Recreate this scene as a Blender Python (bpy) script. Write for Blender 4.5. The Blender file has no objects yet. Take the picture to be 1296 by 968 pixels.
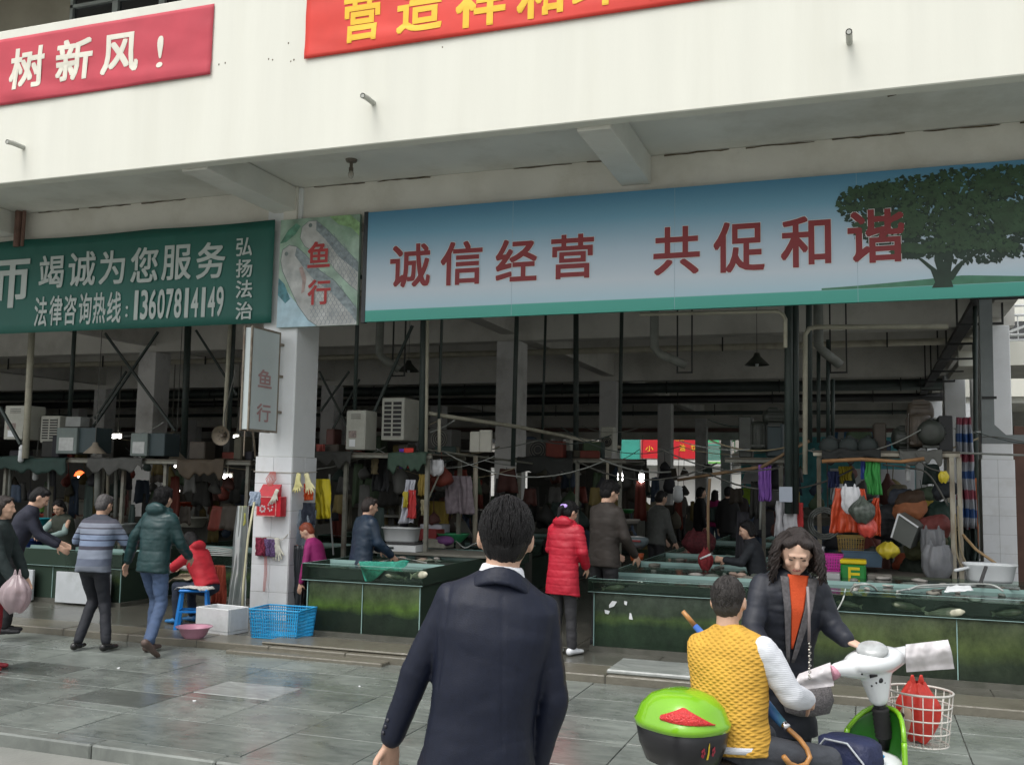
import bpy, bmesh, math, random
import numpy as np
from mathutils import Vector, Matrix, noise
from math import sin, cos, pi, radians as rad

random.seed(7)
S = bpy.context.scene
COL = S.collection

# ------------------------------------------------------------------ camera
H = 1.85
FPX = 1260.0
aY, aP, aR = rad(19.66), rad(5.54), rad(1.05)
CF = Vector((-sin(aY)*cos(aP), cos(aY)*cos(aP), sin(aP)))
_r0 = Vector((cos(aY), sin(aY), 0)); _u0 = _r0.cross(CF)
CR = _r0*cos(aR) + _u0*sin(aR)
CU = _u0*cos(aR) - _r0*sin(aR)
CO = Vector((0, 0, H))
cam = bpy.data.cameras.new("camera")
camo = bpy.data.objects.new("camera", cam); COL.objects.link(camo)
cam.sensor_width = 36; cam.lens = FPX/1296*36; cam.clip_end = 800; cam.clip_start = .05
M = Matrix((CR, CU, -CF)).transposed().to_4x4(); M.translation = CO
camo.matrix_world = M
S.camera = camo

# ------------------------------------------------------------------ sky, sun, exposure
SUN_EL, SUN_AZ = rad(62), rad(200)     # high behind the viewer, veiled by cloud
w = bpy.data.worlds.new("World"); S.world = w; w.use_nodes = True
nt = w.node_tree; bg = nt.nodes['Background']
sk = nt.nodes.new('ShaderNodeTexSky'); sk.sky_type = 'NISHITA'; sk.sun_disc = False
sk.sun_elevation = SUN_EL; sk.sun_rotation = SUN_AZ
sk.air_density = 1.6; sk.dust_density = 4.0; sk.ozone_density = 1.0
hs = nt.nodes.new('ShaderNodeHueSaturation'); hs.inputs['Saturation'].default_value = .22
nt.links.new(sk.outputs[0], hs.inputs['Color']); nt.links.new(hs.outputs[0], bg.inputs[0])
bg.inputs[1].default_value = .15
sl = bpy.data.lights.new("sun", 'SUN'); sl.energy = .8; sl.angle = rad(30); sl.color = (1, .97, .92)
so = bpy.data.objects.new("sun", sl); COL.objects.link(so)
sd = Vector((sin(SUN_AZ)*cos(SUN_EL), cos(SUN_AZ)*cos(SUN_EL), sin(SUN_EL)))
so.rotation_euler = sd.to_track_quat('Z', 'Y').to_euler()
so.location = (0, -5, 30)
S.view_settings.view_transform = 'Standard'; S.view_settings.look = 'None'
S.view_settings.exposure = 0.58; S.view_settings.gamma = 1
S.render.engine = 'CYCLES'
S.cycles.max_bounces = 7; S.cycles.diffuse_bounces = 4; S.cycles.glossy_bounces = 3
S.cycles.transmission_bounces = 4; S.cycles.transparent_max_bounces = 12
S.cycles.caustics_reflective = False; S.cycles.caustics_refractive = False
S.cycles.use_denoising = True
S.cycles.sample_clamp_indirect = 6

# ------------------------------------------------------------------ measuring helpers (photograph pixels -> places)
def ray(px, py): return CR*(px-648) - CU*(py-484) + CF*FPX
def at(px, py, Y):
    d = ray(px, py); return CO + d*(Y/d.y)
def gr(px, py, z=0.0):
    d = ray(px, py); return CO + d*((z-H)/d.z)
def dp(px, py, dist): return CO + ray(px, py)*(dist/FPX)

# ------------------------------------------------------------------ materials
_mats = {}
def new_mat(name):
    m = bpy.data.materials.new(name); m.use_nodes = True
    n = m.node_tree.nodes; l = m.node_tree.links
    return m, n, l, n['Principled BSDF']
def mat(name, col, rough=.6, var=.15, scale=6., bump=.0, bscale=None, metal=0., spec=.5, dirt=None, dscale=1.5,
        damt=.5, stretch=(1, 1, 1), trans=0., alpha=1., emit=None, estr=0., rnd=0., coat=0., sss=0.):
    if name in _mats: return _mats[name]
    m, n, l, b = new_mat(name); _mats[name] = m
    tc = n.new('ShaderNodeTexCoord'); mp = n.new('ShaderNodeMapping'); mp.inputs['Scale'].default_value = stretch
    l.new(tc.outputs['Object'], mp.inputs[0])
    no = n.new('ShaderNodeTexNoise'); no.inputs['Scale'].default_value = scale; no.inputs['Detail'].default_value = 5
    l.new(mp.outputs[0], no.inputs['Vector'])
    c = Vector(col[:3])
    mx = n.new('ShaderNodeMix'); mx.data_type = 'RGBA'
    mx.inputs[6].default_value = (*(c*(1-var)), 1); mx.inputs[7].default_value = (*(c*(1+var)), 1)
    mr = n.new('ShaderNodeMapRange'); mr.inputs[1].default_value = .3; mr.inputs[2].default_value = .7
    l.new(no.outputs[0], mr.inputs[0]); l.new(mr.outputs[0], mx.inputs[0])
    out = mx.outputs[2]
    if dirt:
        n2 = n.new('ShaderNodeTexNoise'); n2.inputs['Scale'].default_value = dscale; n2.inputs['Detail'].default_value = 8
        n2.inputs['Roughness'].default_value = .65
        l.new(mp.outputs[0], n2.inputs['Vector'])
        r2 = n.new('ShaderNodeMapRange'); r2.inputs[1].default_value = .48; r2.inputs[2].default_value = .72
        r2.inputs[4].default_value = damt
        l.new(n2.outputs[0], r2.inputs[0])
        m2 = n.new('ShaderNodeMix'); m2.data_type = 'RGBA'; m2.inputs[7].default_value = (*dirt, 1)
        l.new(out, m2.inputs[6]); l.new(r2.outputs[0], m2.inputs[0]); out = m2.outputs[2]
    if rnd:
        oi = n.new('ShaderNodeObjectInfo'); r3 = n.new('ShaderNodeMapRange')
        r3.inputs[3].default_value = 1-rnd; r3.inputs[4].default_value = 1+rnd
        l.new(oi.outputs['Random'], r3.inputs[0])
        m3 = n.new('ShaderNodeVectorMath'); m3.operation = 'SCALE'
        l.new(out, m3.inputs[0]); l.new(r3.outputs[0], m3.inputs['Scale']); out = m3.outputs[0]
    l.new(out, b.inputs['Base Color'])
    b.inputs['Roughness'].default_value = rough; b.inputs['Metallic'].default_value = metal
    b.inputs['Specular IOR Level'].default_value = spec
    if trans: b.inputs['Transmission Weight'].default_value = trans
    if alpha < 1: b.inputs['Alpha'].default_value = alpha
    if coat: b.inputs['Coat Weight'].default_value = coat
    if sss:
        b.inputs['Subsurface Weight'].default_value = sss; b.inputs['Subsurface Radius'].default_value = (.02, .008, .004)
    if emit:
        b.inputs['Emission Color'].default_value = (*emit, 1); b.inputs['Emission Strength'].default_value = estr
    if bump:
        bp = n.new('ShaderNodeBump'); bp.inputs['Strength'].default_value = bump; bp.inputs['Distance'].default_value = .02
        n4 = n.new('ShaderNodeTexNoise'); n4.inputs['Scale'].default_value = bscale or scale*4; n4.inputs['Detail'].default_value = 4
        l.new(mp.outputs[0], n4.inputs['Vector']); l.new(n4.outputs[0], bp.inputs['Height']); l.new(bp.outputs[0], b.inputs['Normal'])
    return m
def ramp_mat(name, axis, stops, rough=.5, nscale=3., namt=.06, bump=0., spec=.5, space='Object', bscale=40, streak=0.):
    """colour bands along one axis of the object (printed gradients, algae in a tank)"""
    if name in _mats: return _mats[name]
    m, n, l, b = new_mat(name); _mats[name] = m
    tc = n.new('ShaderNodeTexCoord'); sp = n.new('ShaderNodeSeparateXYZ'); l.new(tc.outputs[space], sp.inputs[0])
    no = n.new('ShaderNodeTexNoise'); no.inputs['Scale'].default_value = nscale; no.inputs['Detail'].default_value = 5
    l.new(tc.outputs[space], no.inputs['Vector'])
    ma = n.new('ShaderNodeMath'); ma.operation = 'MULTIPLY_ADD'; ma.inputs[1].default_value = namt
    l.new(no.outputs[0], ma.inputs[0]); l.new(sp.outputs['XYZ'.index(axis)], ma.inputs[2])
    cr = n.new('ShaderNodeValToRGB'); z0, z1 = stops[0][0], stops[-1][0]
    mr = n.new('ShaderNodeMapRange'); mr.inputs[1].default_value = z0+namt/2; mr.inputs[2].default_value = z1+namt/2
    l.new(ma.outputs[0], mr.inputs[0]); l.new(mr.outputs[0], cr.inputs[0])
    e = cr.color_ramp.elements
    while len(e) < len(stops): e.new(.5)
    for i, (p, c) in enumerate(stops):
        e[i].position = (p-z0)/(z1-z0); e[i].color = (*c, 1)
    outc = cr.outputs[0]
    if streak:
        mp = n.new('ShaderNodeMapping'); mp.inputs['Scale'].default_value = (3.2, 3.2, 2.2); l.new(tc.outputs[space], mp.inputs[0])
        n5 = n.new('ShaderNodeTexNoise'); n5.inputs['Scale'].default_value = 1.6; n5.inputs['Detail'].default_value = 8; n5.inputs['Roughness'].default_value = .7
        l.new(mp.outputs[0], n5.inputs['Vector']); r5 = n.new('ShaderNodeMapRange'); r5.inputs[1].default_value = .3; r5.inputs[2].default_value = .7
        r5.inputs[3].default_value = 1-streak; r5.inputs[4].default_value = 1+streak; l.new(n5.outputs[0], r5.inputs[0])
        vm = n.new('ShaderNodeVectorMath'); vm.operation = 'SCALE'; l.new(outc, vm.inputs[0]); l.new(r5.outputs[0], vm.inputs['Scale']); outc = vm.outputs[0]
    l.new(outc, b.inputs['Base Color']); b.inputs['Roughness'].default_value = rough
    b.inputs['Specular IOR Level'].default_value = spec
    if bump:
        bp = n.new('ShaderNodeBump'); bp.inputs['Strength'].default_value = bump; bp.inputs['Distance'].default_value = .02
        n4 = n.new('ShaderNodeTexNoise'); n4.inputs['Scale'].default_value = bscale
        l.new(tc.outputs[space], n4.inputs['Vector']); l.new(n4.outputs[0], bp.inputs['Height']); l.new(bp.outputs[0], b.inputs['Normal'])
    return m
def glass_mat(name, tint, spec=.5, haze=.15, hcol=(.3, .4, .35)):
    if name in _mats: return _mats[name]
    m, n, l, b = new_mat(name); _mats[name] = m
    b.inputs['Base Color'].default_value = (*hcol, 1); b.inputs['Roughness'].default_value = .08
    tr = n.new('ShaderNodeBsdfTransparent'); tr.inputs[0].default_value = (*tint, 1)
    mx = n.new('ShaderNodeMixShader'); fr = n.new('ShaderNodeFresnel'); fr.inputs[0].default_value = 1.45
    ad = n.new('ShaderNodeMath'); ad.operation = 'ADD'; ad.inputs[1].default_value = haze; ad.use_clamp = True
    l.new(fr.outputs[0], ad.inputs[0]); l.new(ad.outputs[0], mx.inputs[0])
    l.new(tr.outputs[0], mx.inputs[1]); l.new(b.outputs[0], mx.inputs[2])
    l.new(mx.outputs[0], n['Material Output'].inputs[0]); return m

# ------------------------------------------------------------------ mesh building
WM = {}
def ez(d):   # frame whose z runs along d
    d = d.normalized(); a = Vector((0, 0, 1)) if abs(d.z) < .9 else Vector((0, 1, 0))
    x = a.cross(d).normalized(); return x, d.cross(x), d
class MB:
    def __init__(s): s.v = []; s.f = []; s.m = []; s.cur = 0
    def add(s, vs, fs):
        o = len(s.v); s.v += [tuple(v) for v in vs]
        for f in fs: s.f.append(tuple(i+o for i in f)); s.m.append(s.cur)
        return s
    def box(s, x0, x1, y0, y1, z0, z1, ch=0.):
        c = Vector(((x0+x1)/2, (y0+y1)/2, (z0+z1)/2))
        return s.obox(c, (x1-x0, y1-y0, z1-z0), None, ch)
    def obox(s, c, size, R=None, ch=0.):
        hx, hy, hz = (abs(q)/2 for q in size)
        if ch <= 0:
            vs = [Vector((x, y, z)) for x in (-hx, hx) for y in (-hy, hy) for z in (-hz, hz)]
            fs = [(0, 1, 3, 2), (4, 6, 7, 5), (0, 4, 5, 1), (2, 3, 7, 6), (0, 2, 6, 4), (1, 5, 7, 3)]
        else:
            bm = bmesh.new(); bmesh.ops.create_cube(bm, size=1)
            for v in bm.verts: v.co = Vector((v.co.x*2*hx, v.co.y*2*hy, v.co.z*2*hz))
            bmesh.ops.bevel(bm, geom=bm.edges[:], offset=min(ch, hx*.9, hy*.9, hz*.9), segments=1, affect='EDGES')
            vs = [v.co.copy() for v in bm.verts]; fs = [[v.index for v in f.verts] for f in bm.faces]; bm.free()
        if R is not None:
            R = R.to_3x3(); vs = [R @ v for v in vs]
        c = Vector(c)
        return s.add([c+v for v in vs], fs)
    def beam(s, p0, p1, w, h, ch=0.):   # box bar from p0 to p1
        p0, p1 = Vector(p0), Vector(p1); x, y, z = ez(p1-p0)
        R = Matrix((x, y, z)).transposed()
        return s.obox((p0+p1)/2, (w, h, (p1-p0).length), R, ch)
    def tube(s, pts, r, n=8, cap=True):
        pts = [Vector(p) for p in pts]; k = len(pts)
        rs = r if isinstance(r, (list, tuple)) else [r]*k
        vs = []; x = None
        for i, p in enumerate(pts):
            d = (pts[min(i+1, k-1)] - pts[max(i-1, 0)])
            if d.length < 1e-9: d = Vector((0, 0, 1))
            d.normalize()
            if x is None: x, y, _ = ez(d)
            else:
                x = (x - d*x.dot(d)).normalized(); y = d.cross(x)
            for j in range(n):
                a = 2*pi*j/n; vs.append(p + (x*cos(a)+y*sin(a))*rs[i])
        fs = [(i*n+j, i*n+(j+1) % n, (i+1)*n+(j+1) % n, (i+1)*n+j) for i in range(k-1) for j in range(n)]
        if cap: fs += [tuple(range(n))[::-1], tuple((k-1)*n+j for j in range(n))]
        return s.add(vs, fs)
    def lathe(s, c, prof, n=16, ax=None, cap=True, sx=1., sy=1.):
        c = Vector(c); x, y, z = (Vector((1, 0, 0)), Vector((0, 1, 0)), Vector((0, 0, 1))) if ax is None else ez(Vector(ax))
        vs = [c + x*(r*cos(2*pi*j/n)*sx) + y*(r*sin(2*pi*j/n)*sy) + z*h for r, h in prof for j in range(n)]
        k = len(prof)
        fs = [(i*n+j, i*n+(j+1) % n, (i+1)*n+(j+1) % n, (i+1)*n+j) for i in range(k-1) for j in range(n)]
        if cap: fs += [tuple(range(n))[::-1], tuple((k-1)*n+j for j in range(n))]
        return s.add(vs, fs)
    def ell(s, c, r, R=None, nu=12, nv=8):
        c = Vector(c); r = (r, r, r) if not hasattr(r, '__len__') else r
        vs = [Vector((0, 0, -1))]
        for i in range(1, nv):
            t = -pi/2 + pi*i/nv
            vs += [Vector((cos(t)*cos(2*pi*j/nu), cos(t)*sin(2*pi*j/nu), sin(t))) for j in range(nu)]
        vs.append(Vector((0, 0, 1))); L = len(vs)-1
        fs = [(0, 1+(j+1) % nu, 1+j) for j in range(nu)]
        for i in range(nv-2):
            a = 1+i*nu; b = a+nu
            fs += [(a+j, a+(j+1) % nu, b+(j+1) % nu, b+j) for j in range(nu)]
        a = 1+(nv-2)*nu; fs += [(a+j, a+(j+1) % nu, L) for j in range(nu)]
        vs = [Vector((v.x*r[0], v.y*r[1], v.z*r[2])) for v in vs]
        if R is not None: R = R.to_3x3(); vs = [R @ v for v in vs]
        return s.add([c+v for v in vs], fs)
    def loft(s, rings, n=16, p=2.3):
        """rings: (centre, x axis, y axis, rx, ry) closed at both ends; superellipse of power p"""
        vs = []
        for c, ax, ay, rx, ry in rings:
            for j in range(n):
                a = 2*pi*j/n; ca, sa = cos(a), sin(a)
                k = (abs(ca)**p + abs(sa)**p)**(-1/p)
                vs.append(Vector(c) + ax*(rx*k*ca) + ay*(ry*k*sa))
        m = len(rings)
        fs = [(i*n+j, i*n+(j+1) % n, (i+1)*n+(j+1) % n, (i+1)*n+j) for i in range(m-1) for j in range(n)]
        fs += [tuple(range(n))[::-1], tuple((m-1)*n+j for j in range(n))]
        return s.add(vs, fs)
    def cap(s, p0, p1, r0, r1, ax=None, n=12):
        """tapered capsule, closed; r may be (side, front) pairs with ax the side direction"""
        p0, p1 = Vector(p0), Vector(p1); d = (p1-p0); L = d.length; z = d/L if L > 1e-6 else Vector((0, 0, 1))
        if ax is None: x, y, _ = ez(z)
        else:
            x = Vector(ax); x = (x - z*x.dot(z)).normalized(); y = z.cross(x)
        a = r0 if hasattr(r0, '__len__') else (r0, r0); b = r1 if hasattr(r1, '__len__') else (r1, r1)
        rg = []
        for t in (-1, -.85, -.5, 0): k = math.sqrt(max(0, 1-t*t))*.98+.02; rg.append((p0+z*(t*min(a)), x, y, a[0]*k, a[1]*k))
        for t in (.5,): rg.append((p0.lerp(p1, t), x, y, (a[0]+b[0])/2, (a[1]+b[1])/2))
        for t in (0, .5, .85, 1): k = math.sqrt(max(0, 1-t*t))*.98+.02; rg.append((p1+z*(t*min(b)), x, y, b[0]*k, b[1]*k))
        return s.loft(rg, n, 2)
    def sheet(s, fn, nu, nv, th=0.):
        """surface fn(u,v)->point; th gives it a back face"""
        P = [[Vector(fn(i/nu, j/nv)) for j in range(nv+1)] for i in range(nu+1)]
        vs = [p for r in P for p in r]; W = nv+1
        fs = [(i*W+j, (i+1)*W+j, (i+1)*W+j+1, i*W+j+1) for i in range(nu) for j in range(nv)]
        if th:
            N = len(vs); nr = []
            for i in range(nu+1):
                for j in range(nv+1):
                    a = P[min(i+1, nu)][j]-P[max(i-1, 0)][j]; b = P[i][min(j+1, nv)]-P[i][max(j-1, 0)]
                    q = a.cross(b); nr.append(q.normalized() if q.length > 1e-9 else Vector((0, 0, 1)))
            vs = vs + [v - q*th for v, q in zip(vs, nr)]
            fs += [tuple(N+k for k in f[::-1]) for f in fs]
            for i in range(nu):
                fs.append((i*W, N+i*W, N+(i+1)*W, (i+1)*W)); fs.append((i*W+nv, (i+1)*W+nv, N+(i+1)*W+nv, N+i*W+nv))
            for j in range(nv):
                fs.append((j, j+1, N+j+1, N+j)); fs.append((nu*W+j, N+nu*W+j, N+nu*W+j+1, nu*W+j+1))
        return s.add(vs, fs)
    def prism(s, poly, d):
        poly = [Vector(p) for p in poly]; d = Vector(d); n = len(poly)
        return s.add(poly+[p+d for p in poly], [tuple(range(n))[::-1], tuple(range(n, 2*n))] + [(i, (i+1) % n, n+(i+1) % n, n+i) for i in range(n)])
    def wob(s, a, sc, seed=0.):
        s.v = [tuple(Vector(v)+noise.noise_vector(Vector(v)*sc+Vector((seed, seed*2, 0)))*a) for v in s.v]; return s
    def build(s, name, m, parent=None, smooth=False, local=False):
        me = bpy.data.meshes.new(name); vs = s.v
        o = bpy.data.objects.new(name, me); COL.objects.link(o)
        if parent is None:
            if not local:
                a = np.array(vs); lo = a.min(0); hi = a.max(0); c = Vector(((lo[0]+hi[0])/2, (lo[1]+hi[1])/2, lo[2]))
                vs = [tuple(Vector(v)-c) for v in vs]; o.location = c; WM[o] = Matrix.Translation(c)
            else: WM[o] = Matrix()
        else:
            W = WM[parent]
            if not local:
                I = W.inverted(); vs = [tuple(I @ Vector(v)) for v in vs]
            o.parent = parent; WM[o] = W.copy()
        me.from_pydata(vs, [], s.f)
        ms = m if isinstance(m, (list, tuple)) else [m]
        for q in ms: me.materials.append(q)
        if len(ms) > 1: me.polygons.foreach_set('material_index', s.m)
        if smooth: me.polygons.foreach_set('use_smooth', [True]*len(s.f))
        me.validate(); me.update(); fixn(me)
        return o
def fixn(me):
    bm = bmesh.new(); bm.from_mesh(me); bmesh.ops.recalc_face_normals(bm, faces=bm.faces); bm.to_mesh(me); bm.free()
def tag(o, label=None, cat=None, group=None, kind=None):
    if label: o['label'] = label
    if cat: o['category'] = cat
    if group: o['group'] = group
    if kind: o['kind'] = kind
    return o
def thing(name, label, cat, loc=(0, 0, 0), rz=0., group=None):
    o = bpy.data.objects.new(name, None); COL.objects.link(o); o.location = loc; o.rotation_euler = (0, 0, rz)
    o.empty_display_size = .2
    WM[o] = Matrix.Translation(Vector(loc)) @ Matrix.Rotation(rz, 4, 'Z')
    return tag(o, label, cat, group)
def struct(name, mb, m, **k): return tag(mb.build(name, m, **k), kind='structure')
def kids(o): return [c for c in bpy.data.objects if c.parent == o]
def dup(o, loc, rz=None, label=None, scale=None):
    def cp(a, par):
        c = a.copy(); COL.objects.link(c); c.parent = par
        for ch in kids_of[a]: cp(ch, c)
        return c
    kids_of = {}
    def walk(a):
        kids_of[a] = kids(a); [walk(q) for q in kids_of[a]]
    walk(o); r = cp(o, None); r.location = loc
    if rz is not None: r.rotation_euler = (0, 0, rz)
    if scale: r.scale = (scale,)*3
    if label: r['label'] = label
    return r
def remeshed(mb, vox, smooth=2, disp=None):
    """join overlapping closed shapes into one continuous skin; returns verts, faces"""
    me = bpy.data.meshes.new('tmp'); me.from_pydata(mb.v, [], mb.f); me.update(); fixn(me)
    o = bpy.data.objects.new('tmp', me); COL.objects.link(o)
    md = o.modifiers.new('r', 'REMESH'); md.mode = 'VOXEL'; md.voxel_size = vox; md.adaptivity = 0
    if smooth:
        sm = o.modifiers.new('s', 'SMOOTH'); sm.factor = .5; sm.iterations = smooth
    dg = bpy.context.evaluated_depsgraph_get(); e = o.evaluated_get(dg); m2 = e.to_mesh()
    n = len(m2.vertices); co = np.empty(n*3); m2.vertices.foreach_get('co', co); co = co.reshape(-1, 3)
    nr = np.empty(n*3); m2.vertices.foreach_get('normal', nr); nr = nr.reshape(-1, 3)
    fs = [tuple(p.vertices) for p in m2.polygons]
    e.to_mesh_clear(); bpy.data.objects.remove(o); bpy.data.meshes.remove(me)
    if disp is not None:
        d = np.array([disp(Vector(c), Vector(k)) for c, k in zip(co, nr)]); co = co + nr*d[:, None]
    r = MB(); r.v = [tuple(c) for c in co]; r.f = fs; r.m = [0]*len(fs); return r

# lettering: flat outlines of each character, fitted into its own box
_gl = {}
def glyph(ch, bold=.0):
    k = (ch, bold)
    if k not in _gl:
        c = bpy.data.curves.new('g', 'FONT'); c.body = ch; c.size = 1; c.offset = bold; c.resolution_u = 3
        o = bpy.data.objects.new('g', c); COL.objects.link(o)
        dg = bpy.context.evaluated_depsgraph_get(); e = o.evaluated_get(dg); me = e.to_mesh()
        vs = [v.co.copy() for v in me.vertices]; fs = [tuple(p.vertices) for p in me.polygons]
        e.to_mesh_clear(); bpy.data.objects.remove(o); bpy.data.curves.remove(c)
        a = np.array([(v.x, v.y) for v in vs]); _gl[k] = (a, fs, a.min(0), a.max(0))
    return _gl[k]
def put_glyph(mb, ch, P, bold=.015, grow=0., ref=None):
    """P(u,v) -> world point, u,v in 0..1 over the character's own box; bold strokes are stacked shifted outlines"""
    a, fs, lo, hi = glyph(ch, 0.)
    r = bold*.9; rf = (ref if ref is not None else bold)*.9
    if ch in '!:': rf = r = r*.6
    lo = lo-rf; hi = hi+rf
    N = (P(1, 0)-P(0, 0)).cross(P(0, 1)-P(0, 0)).normalized()
    n = 8; SQ = [(-1, -1), (1, -1), (1, 1), (-1, 1), (0, 1), (1, 0), (0, -1), (-1, 0)]
    for k in range(n+1):
        o = np.array([0., 0.]) if k == n else np.array(SQ[k])*.9*r*(1.25 if ch in '0123456789' else 1)
        uv = (a+o-lo)/(hi-lo)
        mb.add([P(u, v)+N*(k*.00025) for u, v in uv], fs)
def plane_box(x0, y0, x1, y1, Y, off=0.):
    """pixel box on the plane y=Y -> function of u,v (v up), for a sign lying in that plane"""
    # upright glyphs: left/right from the mid height, top/bottom from the mid width
    xm, ym = (x0+x1)/2, (y0+y1)/2
    X0, X1 = at(x0, ym, Y).x, at(x1, ym, Y).x; Z1, Z0 = at(xm, y0, Y).z, at(xm, y1, Y).z
    return lambda u, v: Vector((X0+(X1-X0)*u, Y-off, Z0+(Z1-Z0)*v))
# ================================================================== THE PLACE
FY = 10.8        # front of the pillars
PY = 8.8         # face of the balcony parapet
SOF = 5.52       # soffit
FL = .07         # market floor above the pavement
cream = mat('cream_render', (.72, .72, .645), .85, .03, 1.2, dirt=(.60, .59, .50), dscale=.9, damt=.2, bump=.08, bscale=60, stretch=(3.2, 1, .28))
soffm = mat('grey_plaster', (.70, .70, .65), .9, .08, 1.0, dirt=(.42, .40, .33), dscale=.9, damt=.55, bump=.15, bscale=30, stretch=(1, 1, 1.6))
beamm = mat('stained_plaster', (.72, .70, .64), .9, .07, 1.5, dirt=(.48, .45, .37), dscale=1.1, damt=.5, bump=.15, bscale=30)
inm = mat('inner_plaster', (.68, .67, .63), .9, .08, 1.0, dirt=(.30, .29, .25), dscale=.8, damt=.5)
whitew = mat('white_paint', (.74, .76, .77), .6, .03, 2, dirt=(.5, .5, .47), dscale=1.3, damt=.3)
tilem = mat('white_glazed_tile', (.76, .78, .80), .2, .03, 3, dirt=(.45, .44, .4), dscale=2.5, damt=.35, rnd=.04)
grout = mat('tile_grout', (.38, .38, .36), .9)
stone = None
def stone_mat(name, a, b, rough=(.07, .36)):
    m, n, l, bs = new_mat(name)
    tc = n.new('ShaderNodeTexCoord'); oi = n.new('ShaderNodeObjectInfo')
    ad = n.new('ShaderNodeVectorMath'); ad.operation = 'ADD'
    sc = n.new('ShaderNodeVectorMath'); sc.operation = 'SCALE'; sc.inputs['Scale'].default_value = 1.
    cb = n.new('ShaderNodeCombineXYZ'); mu = n.new('ShaderNodeMath'); mu.operation = 'MULTIPLY'; mu.inputs[1].default_value = 40
    l.new(oi.outputs['Random'], mu.inputs[0]); l.new(mu.outputs[0], cb.inputs[0]); l.new(mu.outputs[0], cb.inputs[1])
    l.new(tc.outputs['Object'], ad.inputs[0]); l.new(cb.outputs[0], ad.inputs[1])
    mp = n.new('ShaderNodeMapping'); mp.inputs['Scale'].default_value = (1.2, 3.4, 1); mp.inputs['Rotation'].default_value = (0, 0, .35)
    l.new(ad.outputs[0], mp.inputs[0])
    n1 = n.new('ShaderNodeTexNoise'); n1.inputs['Scale'].default_value = 2.2; n1.inputs['Detail'].default_value = 9; n1.inputs['Distortion'].default_value = 1.3
    n1.inputs['Roughness'].default_value = .7
    l.new(mp.outputs[0], n1.inputs['Vector'])
    cr = n.new('ShaderNodeValToRGB'); e = cr.color_ramp.elements; e[0].position = .36; e[1].position = .66
    e[0].color = (*a, 1); e[1].color = (*b, 1); l.new(n1.outputs[0], cr.inputs[0])
    # wet film: follows the place, not the slab
    geo = n.new('ShaderNodeNewGeometry')
    n2 = n.new('ShaderNodeTexNoise'); n2.inputs['Scale'].default_value = .75; n2.inputs['Detail'].default_value = 6; n2.inputs['Roughness'].default_value = .6
    l.new(geo.outputs['Position'], n2.inputs['Vector'])
    wet = n.new('ShaderNodeMapRange'); wet.inputs[1].default_value = .4; wet.inputs[2].default_value = .6
    l.new(n2.outputs[0], wet.inputs[0])
    ro = n.new('ShaderNodeMapRange'); ro.inputs[3].default_value = rough[0]; ro.inputs[4].default_value = rough[1]
    l.new(wet.outputs[0], ro.inputs[0]); l.new(ro.outputs[0], bs.inputs['Roughness'])
    dk = n.new('ShaderNodeMapRange'); dk.inputs[3].default_value = .78; dk.inputs[4].default_value = 1.06
    l.new(wet.outputs[0], dk.inputs[0])
    rn = n.new('ShaderNodeMapRange'); rn.inputs[3].default_value = .88; rn.inputs[4].default_value = 1.1; l.new(oi.outputs['Random'], rn.inputs[0])
    mm = n.new('ShaderNodeMath'); mm.operation = 'MULTIPLY'; l.new(dk.outputs[0], mm.inputs[0]); l.new(rn.outputs[0], mm.inputs[1])
    l.new(cr.outputs[0], sc.inputs[0]); l.new(mm.outputs[0], sc.inputs['Scale']); l.new(sc.outputs[0], bs.inputs['Base Color'])
    bp = n.new('ShaderNodeBump'); bp.inputs['Strength'].default_value = .12; bp.inputs['Distance'].default_value = .02
    n3 = n.new('ShaderNodeTexNoise'); n3.inputs['Scale'].default_value = 14; n3.inputs['Detail'].default_value = 5
    l.new(geo.outputs['Position'], n3.inputs['Vector']); l.new(n3.outputs[0], bp.inputs['Height']); l.new(bp.outputs[0], bs.inputs['Normal'])
    return m
stone = stone_mat('wet_green_granite', (.135, .152, .140), (.225, .248, .226))
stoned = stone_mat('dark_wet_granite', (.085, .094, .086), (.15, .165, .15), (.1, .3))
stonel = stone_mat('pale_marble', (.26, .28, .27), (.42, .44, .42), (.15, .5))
roadm = mat('wet_concrete_road', (.26, .265, .245), .35, .2, 1.2, bump=.2, bscale=25, dirt=(.08, .085, .075), dscale=.7, damt=.7)
floorm = mat('wet_market_floor', (.10, .10, .085), .25, .25, 2.0, dirt=(.05, .045, .035), dscale=1.2, damt=.7, bump=.15, bscale=20)

# ground
struct('ground', MB().box(-150, 150, -60, 150, -.6, -.13), mat('far_ground', (.44, .44, .42), .7, .15, .2))
struct('road', MB().box(-60, 60, -20, 5.62, -.128, -.09), roadm)
KY = 5.62
pav = tag(MB().box(-14, 16, KY+.16, 9.12, -.125, -.014).build('pavement', mat('mortar_bed', (.06, .06, .055), .6)), kind='structure')
kb = MB().box(-.5, .5, 0, .155, -.125, .004, .012); kmesh = None
for i in range(30):
    x = -14+i*1.0+.5
    if kmesh is None:
        o = kb.build('kerb_stone', stone_mat('kerb_granite', (.17, .185, .17), (.26, .28, .255)), pav, local=True); kmesh = o.data
        I = WM[pav].inverted()
    else:
        o = bpy.data.objects.new('kerb_stone', kmesh); COL.objects.link(o); o.parent = pav
    o.location = I @ Vector((x, KY, 0)); o.scale = (.992, 1, 1)
TX, TD = .76, .66
tmesh = None
def slab_at(x0, x1, y0, y1, m, z=0., par=pav, name='paving_slab', th=.035):
    return MB().box(x0, x1, y0, y1, z-th, z, .006).build(name, m, par)
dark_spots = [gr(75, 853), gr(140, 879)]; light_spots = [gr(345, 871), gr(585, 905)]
ny = 5; ys = [KY+.165 + i*(9.12-KY-.165)/ny for i in range(ny+1)]
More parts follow.
